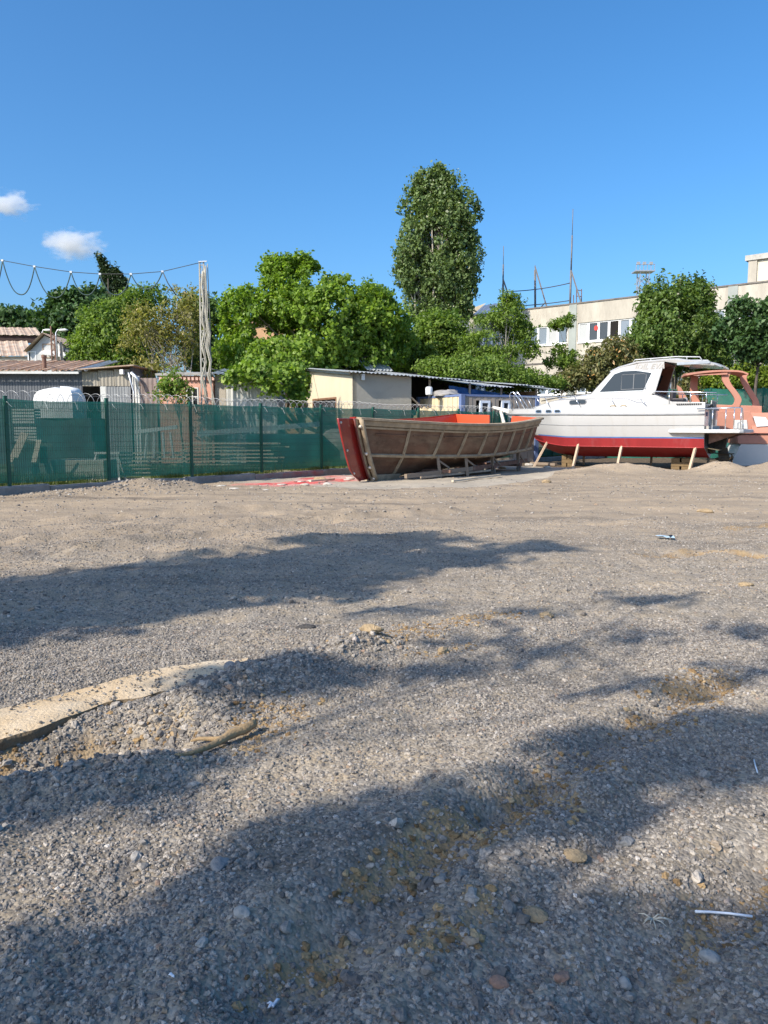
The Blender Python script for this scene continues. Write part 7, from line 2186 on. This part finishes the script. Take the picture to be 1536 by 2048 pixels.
# forked root in the ochre pit
def ground_pt(px, py, up=0.0):
    c_ = G(px, py); z = float(terr(c_.x, c_.y)); c_ = G(px, py, z + up); c_.z = z + up; return c_
M_ROOT = mat('clay_coated_root', (.36, .245, .125), .9, var=.25, scale=10, bump=.6, bscale=45)
root = thing('forked_root', 'clay coated forked piece of root lying in the ochre pit', 'root', ground_pt(440, 1480))
mb = MB(); pth = [ground_pt(352, 1513, .01), ground_pt(385, 1506, .025), ground_pt(420, 1492, .035), ground_pt(447, 1478, .04), ground_pt(462, 1468, .045), ground_pt(485, 1460, .05), ground_pt(508, 1447, .05)]
mb.tube(smooth_path(pth, 3), [.010 + .0012 * i if i < 12 else .026 + .002 * math.sin(i * 1.7) for i in range(19)], 9); mb.build('stem', M_ROOT, root, smooth=True)
mb = MB(); pth = [ground_pt(452, 1478, .035), ground_pt(425, 1478, .035), ground_pt(400, 1477, .03), ground_pt(382, 1482, .02)]; mb.tube(smooth_path(pth, 3), [.016, .015, .014, .013, .012, .011, .010, .009, .008, .005], 8); mb.build('fork', M_ROOT, root, smooth=True)
# litter
M_WHITEPL = mat('white_plastic_strip', (.72, .76, .80), .4, var=.04)
def strip_litter(pts, w, label, name='plastic_strip'):
    mb = MB(); pp = [ground_pt(a, b_, .02) for a, b_ in pts]; mb.tube(pp, w, 6); return tag(mb.build(name, M_WHITEPL, smooth=True), label, 'litter')
strip_litter([(1391, 1823), (1420, 1824), (1460, 1827), (1505, 1833)], .0045, 'long white plastic strip lying on the shaded near gravel')
strip_litter([(1508, 1520), (1511, 1532), (1515, 1545)], .0035, 'short white plastic strip near the right edge')
mb = MB()
c = ground_pt(1330, 1076, .02); rows = []
for i in range(5):
    rows.append([c + Vector((-.12 + .06 * i, -.06 + .04 * j, .04 * float(vnoise(i * .9, j * .8, 3)))) for j in range(4)])
mb.shell(rows, .006); tag(mb.build('plastic_bag', mat('pale_blue_film', (.45, .60, .72), .4, var=.15), smooth=True), 'crumpled pale blue plastic on the far gravel', 'litter')
mb = MB(); mb.prism([ground_pt(1340, 1074, .03), ground_pt(1347, 1073, .03), ground_pt(1345, 1071, .06), ground_pt(1338, 1072, .06)], (0, .02, .01)); tag(mb.build('dark_scrap', M_BLACK), 'black scrap beside the pale blue plastic', 'litter')
for k, (px, py, s, lab) in enumerate(((345, 1951, .010, 'tiny white plastic chip at the lower left'), (547, 2010, .016, 'torn white scrap at the bottom edge left of centre'), (1305, 1838, .022, 'shrivelled pale weed tuft on the shaded gravel'))):
    c = ground_pt(px, py, .012); mb = MB(); rr = random.Random(k)
    for j in range(4 if k < 2 else 9):
        a = rr.uniform(0, 6.28); l = s * rr.uniform(.8, 1.6) * (1 if k < 2 else 1.8)
        mb.tube([c, c + Vector((math.cos(a) * l * .6, math.sin(a) * l * .6, s * .5)), c + Vector((math.cos(a) * l, math.sin(a) * l, s * .3))], [s * .35 if k < 2 else .003, s * .3 if k < 2 else .002, .001], 5)
    tag(mb.build('plastic_chip' if k < 2 else 'dry_weed', M_WHITEPL if k < 2 else mat('dry_straw', (.45, .42, .34), .8), smooth=True), lab, 'litter' if k < 2 else 'weed')
# debris round the cradle and under the boats
M_DEBRIS = mat('white_debris', (.44, .41, .36), .85, var=.25, scale=8)
deb = [(1005, 938, .16), (1018, 928, .2), (990, 932, .13), (1040, 918, .14), (1060, 930, .2), (975, 940, .14), (1112, 915, .22), (1130, 922, .18), (1095, 936, .16), (1155, 928, .2), (700, 958, .14), (1070, 910, .22), (640, 962, .2), (655, 970, .14), (610, 972, .12)]
for k, (px, py, s) in enumerate(deb):
    o = stone(px, py, (s, s * .6, s * .4), 'rubble', 'x', 'rubble lump', M_DEBRIS if k % 3 else M_CLAYR, 40 + k)
    o['label'] = 'pale rubble lump scattered round the two propped boats'; o['group'] = 'rubble lumps round the boats'
for k, (a, b_, lab) in enumerate((((1062, 926), (1112, 929), 'dark timber baulk lying before the cruiser bow'), ((1050, 905), (1130, 900), 'old plank lying along the kerb behind the leaning shore'), ((905, 962), (1000, 950), 'thin pale lath lying under the cradle edge'), ((620, 962), (668, 958), 'pale lath lying by the red paint splash'))):
    mb = MB(); mb.bar(ground_pt(*a, .06), ground_pt(*b_, .07), .14 if k < 2 else .07, .1 if k < 2 else .05); tag(mb.build('loose_timber', M_OLDTIMBER if k < 2 else M_PALEWOOD), lab, 'timber')
# edge crust of the pad: broken pale pieces
rr = random.Random(17)
for k in range(9):
    px = 440 + k * 31 + rr.uniform(-6, 6); py = 968 + 10 * math.sin(k * .7) + rr.uniform(-4, 6)
    s = rr.uniform(.04, .12)
    o = stone(px, py, (s * 1.4, s * .8, s * .25), 'concrete_flake', 'x', 'concrete flake', M_DEBRIS, 80 + k)
    o['label'] = 'flat pale concrete flake by the red stained edge of the pad'; o['group'] = 'concrete flakes along the pad edge'

# ================================================================== CLOUDS
def cloud(px, py, rx, ry, Yc, seed, label, dens):
    c_ = P(px, py, Yc); k = Yc / FPX
    mb = MB()
    bm = bmesh.new(); bmesh.ops.create_icosphere(bm, subdivisions=3, radius=1.0)
    me = bpy.data.meshes.new('cloud')
    for v in bm.verts: v.co = Vector((v.co.x * rx * k, v.co.y * rx * k * .7, v.co.z * ry * k))
    bm.to_mesh(me); bm.free()
    m = bpy.data.materials.new('cloud_vapour'); m.use_nodes = True; nt_ = m.node_tree
    for n_ in list(nt_.nodes):
        if n_.type != 'OUTPUT_MATERIAL': nt_.nodes.remove(n_)
    out = nt_.nodes['Material Output']
    pv = nt_.nodes.new('ShaderNodeVolumePrincipled'); pv.inputs['Color'].default_value = (1, 1, 1, 1); pv.inputs['Anisotropy'].default_value = .3
    tc_ = nt_.nodes.new('ShaderNodeTexCoord'); ln = nt_.nodes.new('ShaderNodeVectorMath'); ln.operation = 'LENGTH'
    mp_ = nt_.nodes.new('ShaderNodeVectorMath'); mp_.operation = 'DIVIDE'; mp_.inputs[1].default_value = (rx * k, rx * k * .7, ry * k)
    nt_.links.new(tc_.outputs['Object'], mp_.inputs[0]); nt_.links.new(mp_.outputs[0], ln.inputs[0])
    nz_ = nt_.nodes.new('ShaderNodeTexNoise'); nz_.inputs['Scale'].default_value = 2.1; nz_.inputs['Detail'].default_value = 6; nz_.inputs['Roughness'].default_value = .6
    ad = nt_.nodes.new('ShaderNodeVectorMath'); ad.operation = 'ADD'; ad.inputs[1].default_value = (seed * 3.3, seed, 1)
    nt_.links.new(mp_.outputs[0], ad.inputs[0]); nt_.links.new(ad.outputs[0], nz_.inputs['Vector'])
    sb = nt_.nodes.new('ShaderNodeMath'); sb.operation = 'MULTIPLY_ADD'; nt_.links.new(nz_.outputs['Fac'], sb.inputs[0]); sb.inputs[1].default_value = 2.0; sb.inputs[2].default_value = -.35
    su = nt_.nodes.new('ShaderNodeMath'); su.operation = 'SUBTRACT'; nt_.links.new(sb.outputs[0], su.inputs[0]); nt_.links.new(ln.outputs['Value'], su.inputs[1])
    mr_ = nt_.nodes.new('ShaderNodeMapRange'); nt_.links.new(su.outputs[0], mr_.inputs['Value']); mr_.inputs['From Min'].default_value = 0; mr_.inputs['From Max'].default_value = .5; mr_.inputs['To Max'].default_value = dens
    nt_.links.new(mr_.outputs['Result'], pv.inputs['Density']); nt_.links.new(pv.outputs['Volume'], out.inputs['Volume'])
    me.materials.append(m)
    o = bpy.data.objects.new('cloud', me); COL.objects.link(o); o.location = c_
    return tag(o, label, 'cloud')
cloud(148, 488, 80, 40, 2200, 1, 'small white puffy cloud above the overhead cable', .045)
cloud(10, 410, 70, 36, 2200, 4, 'small white cloud cut by the left edge of the sky', .04)
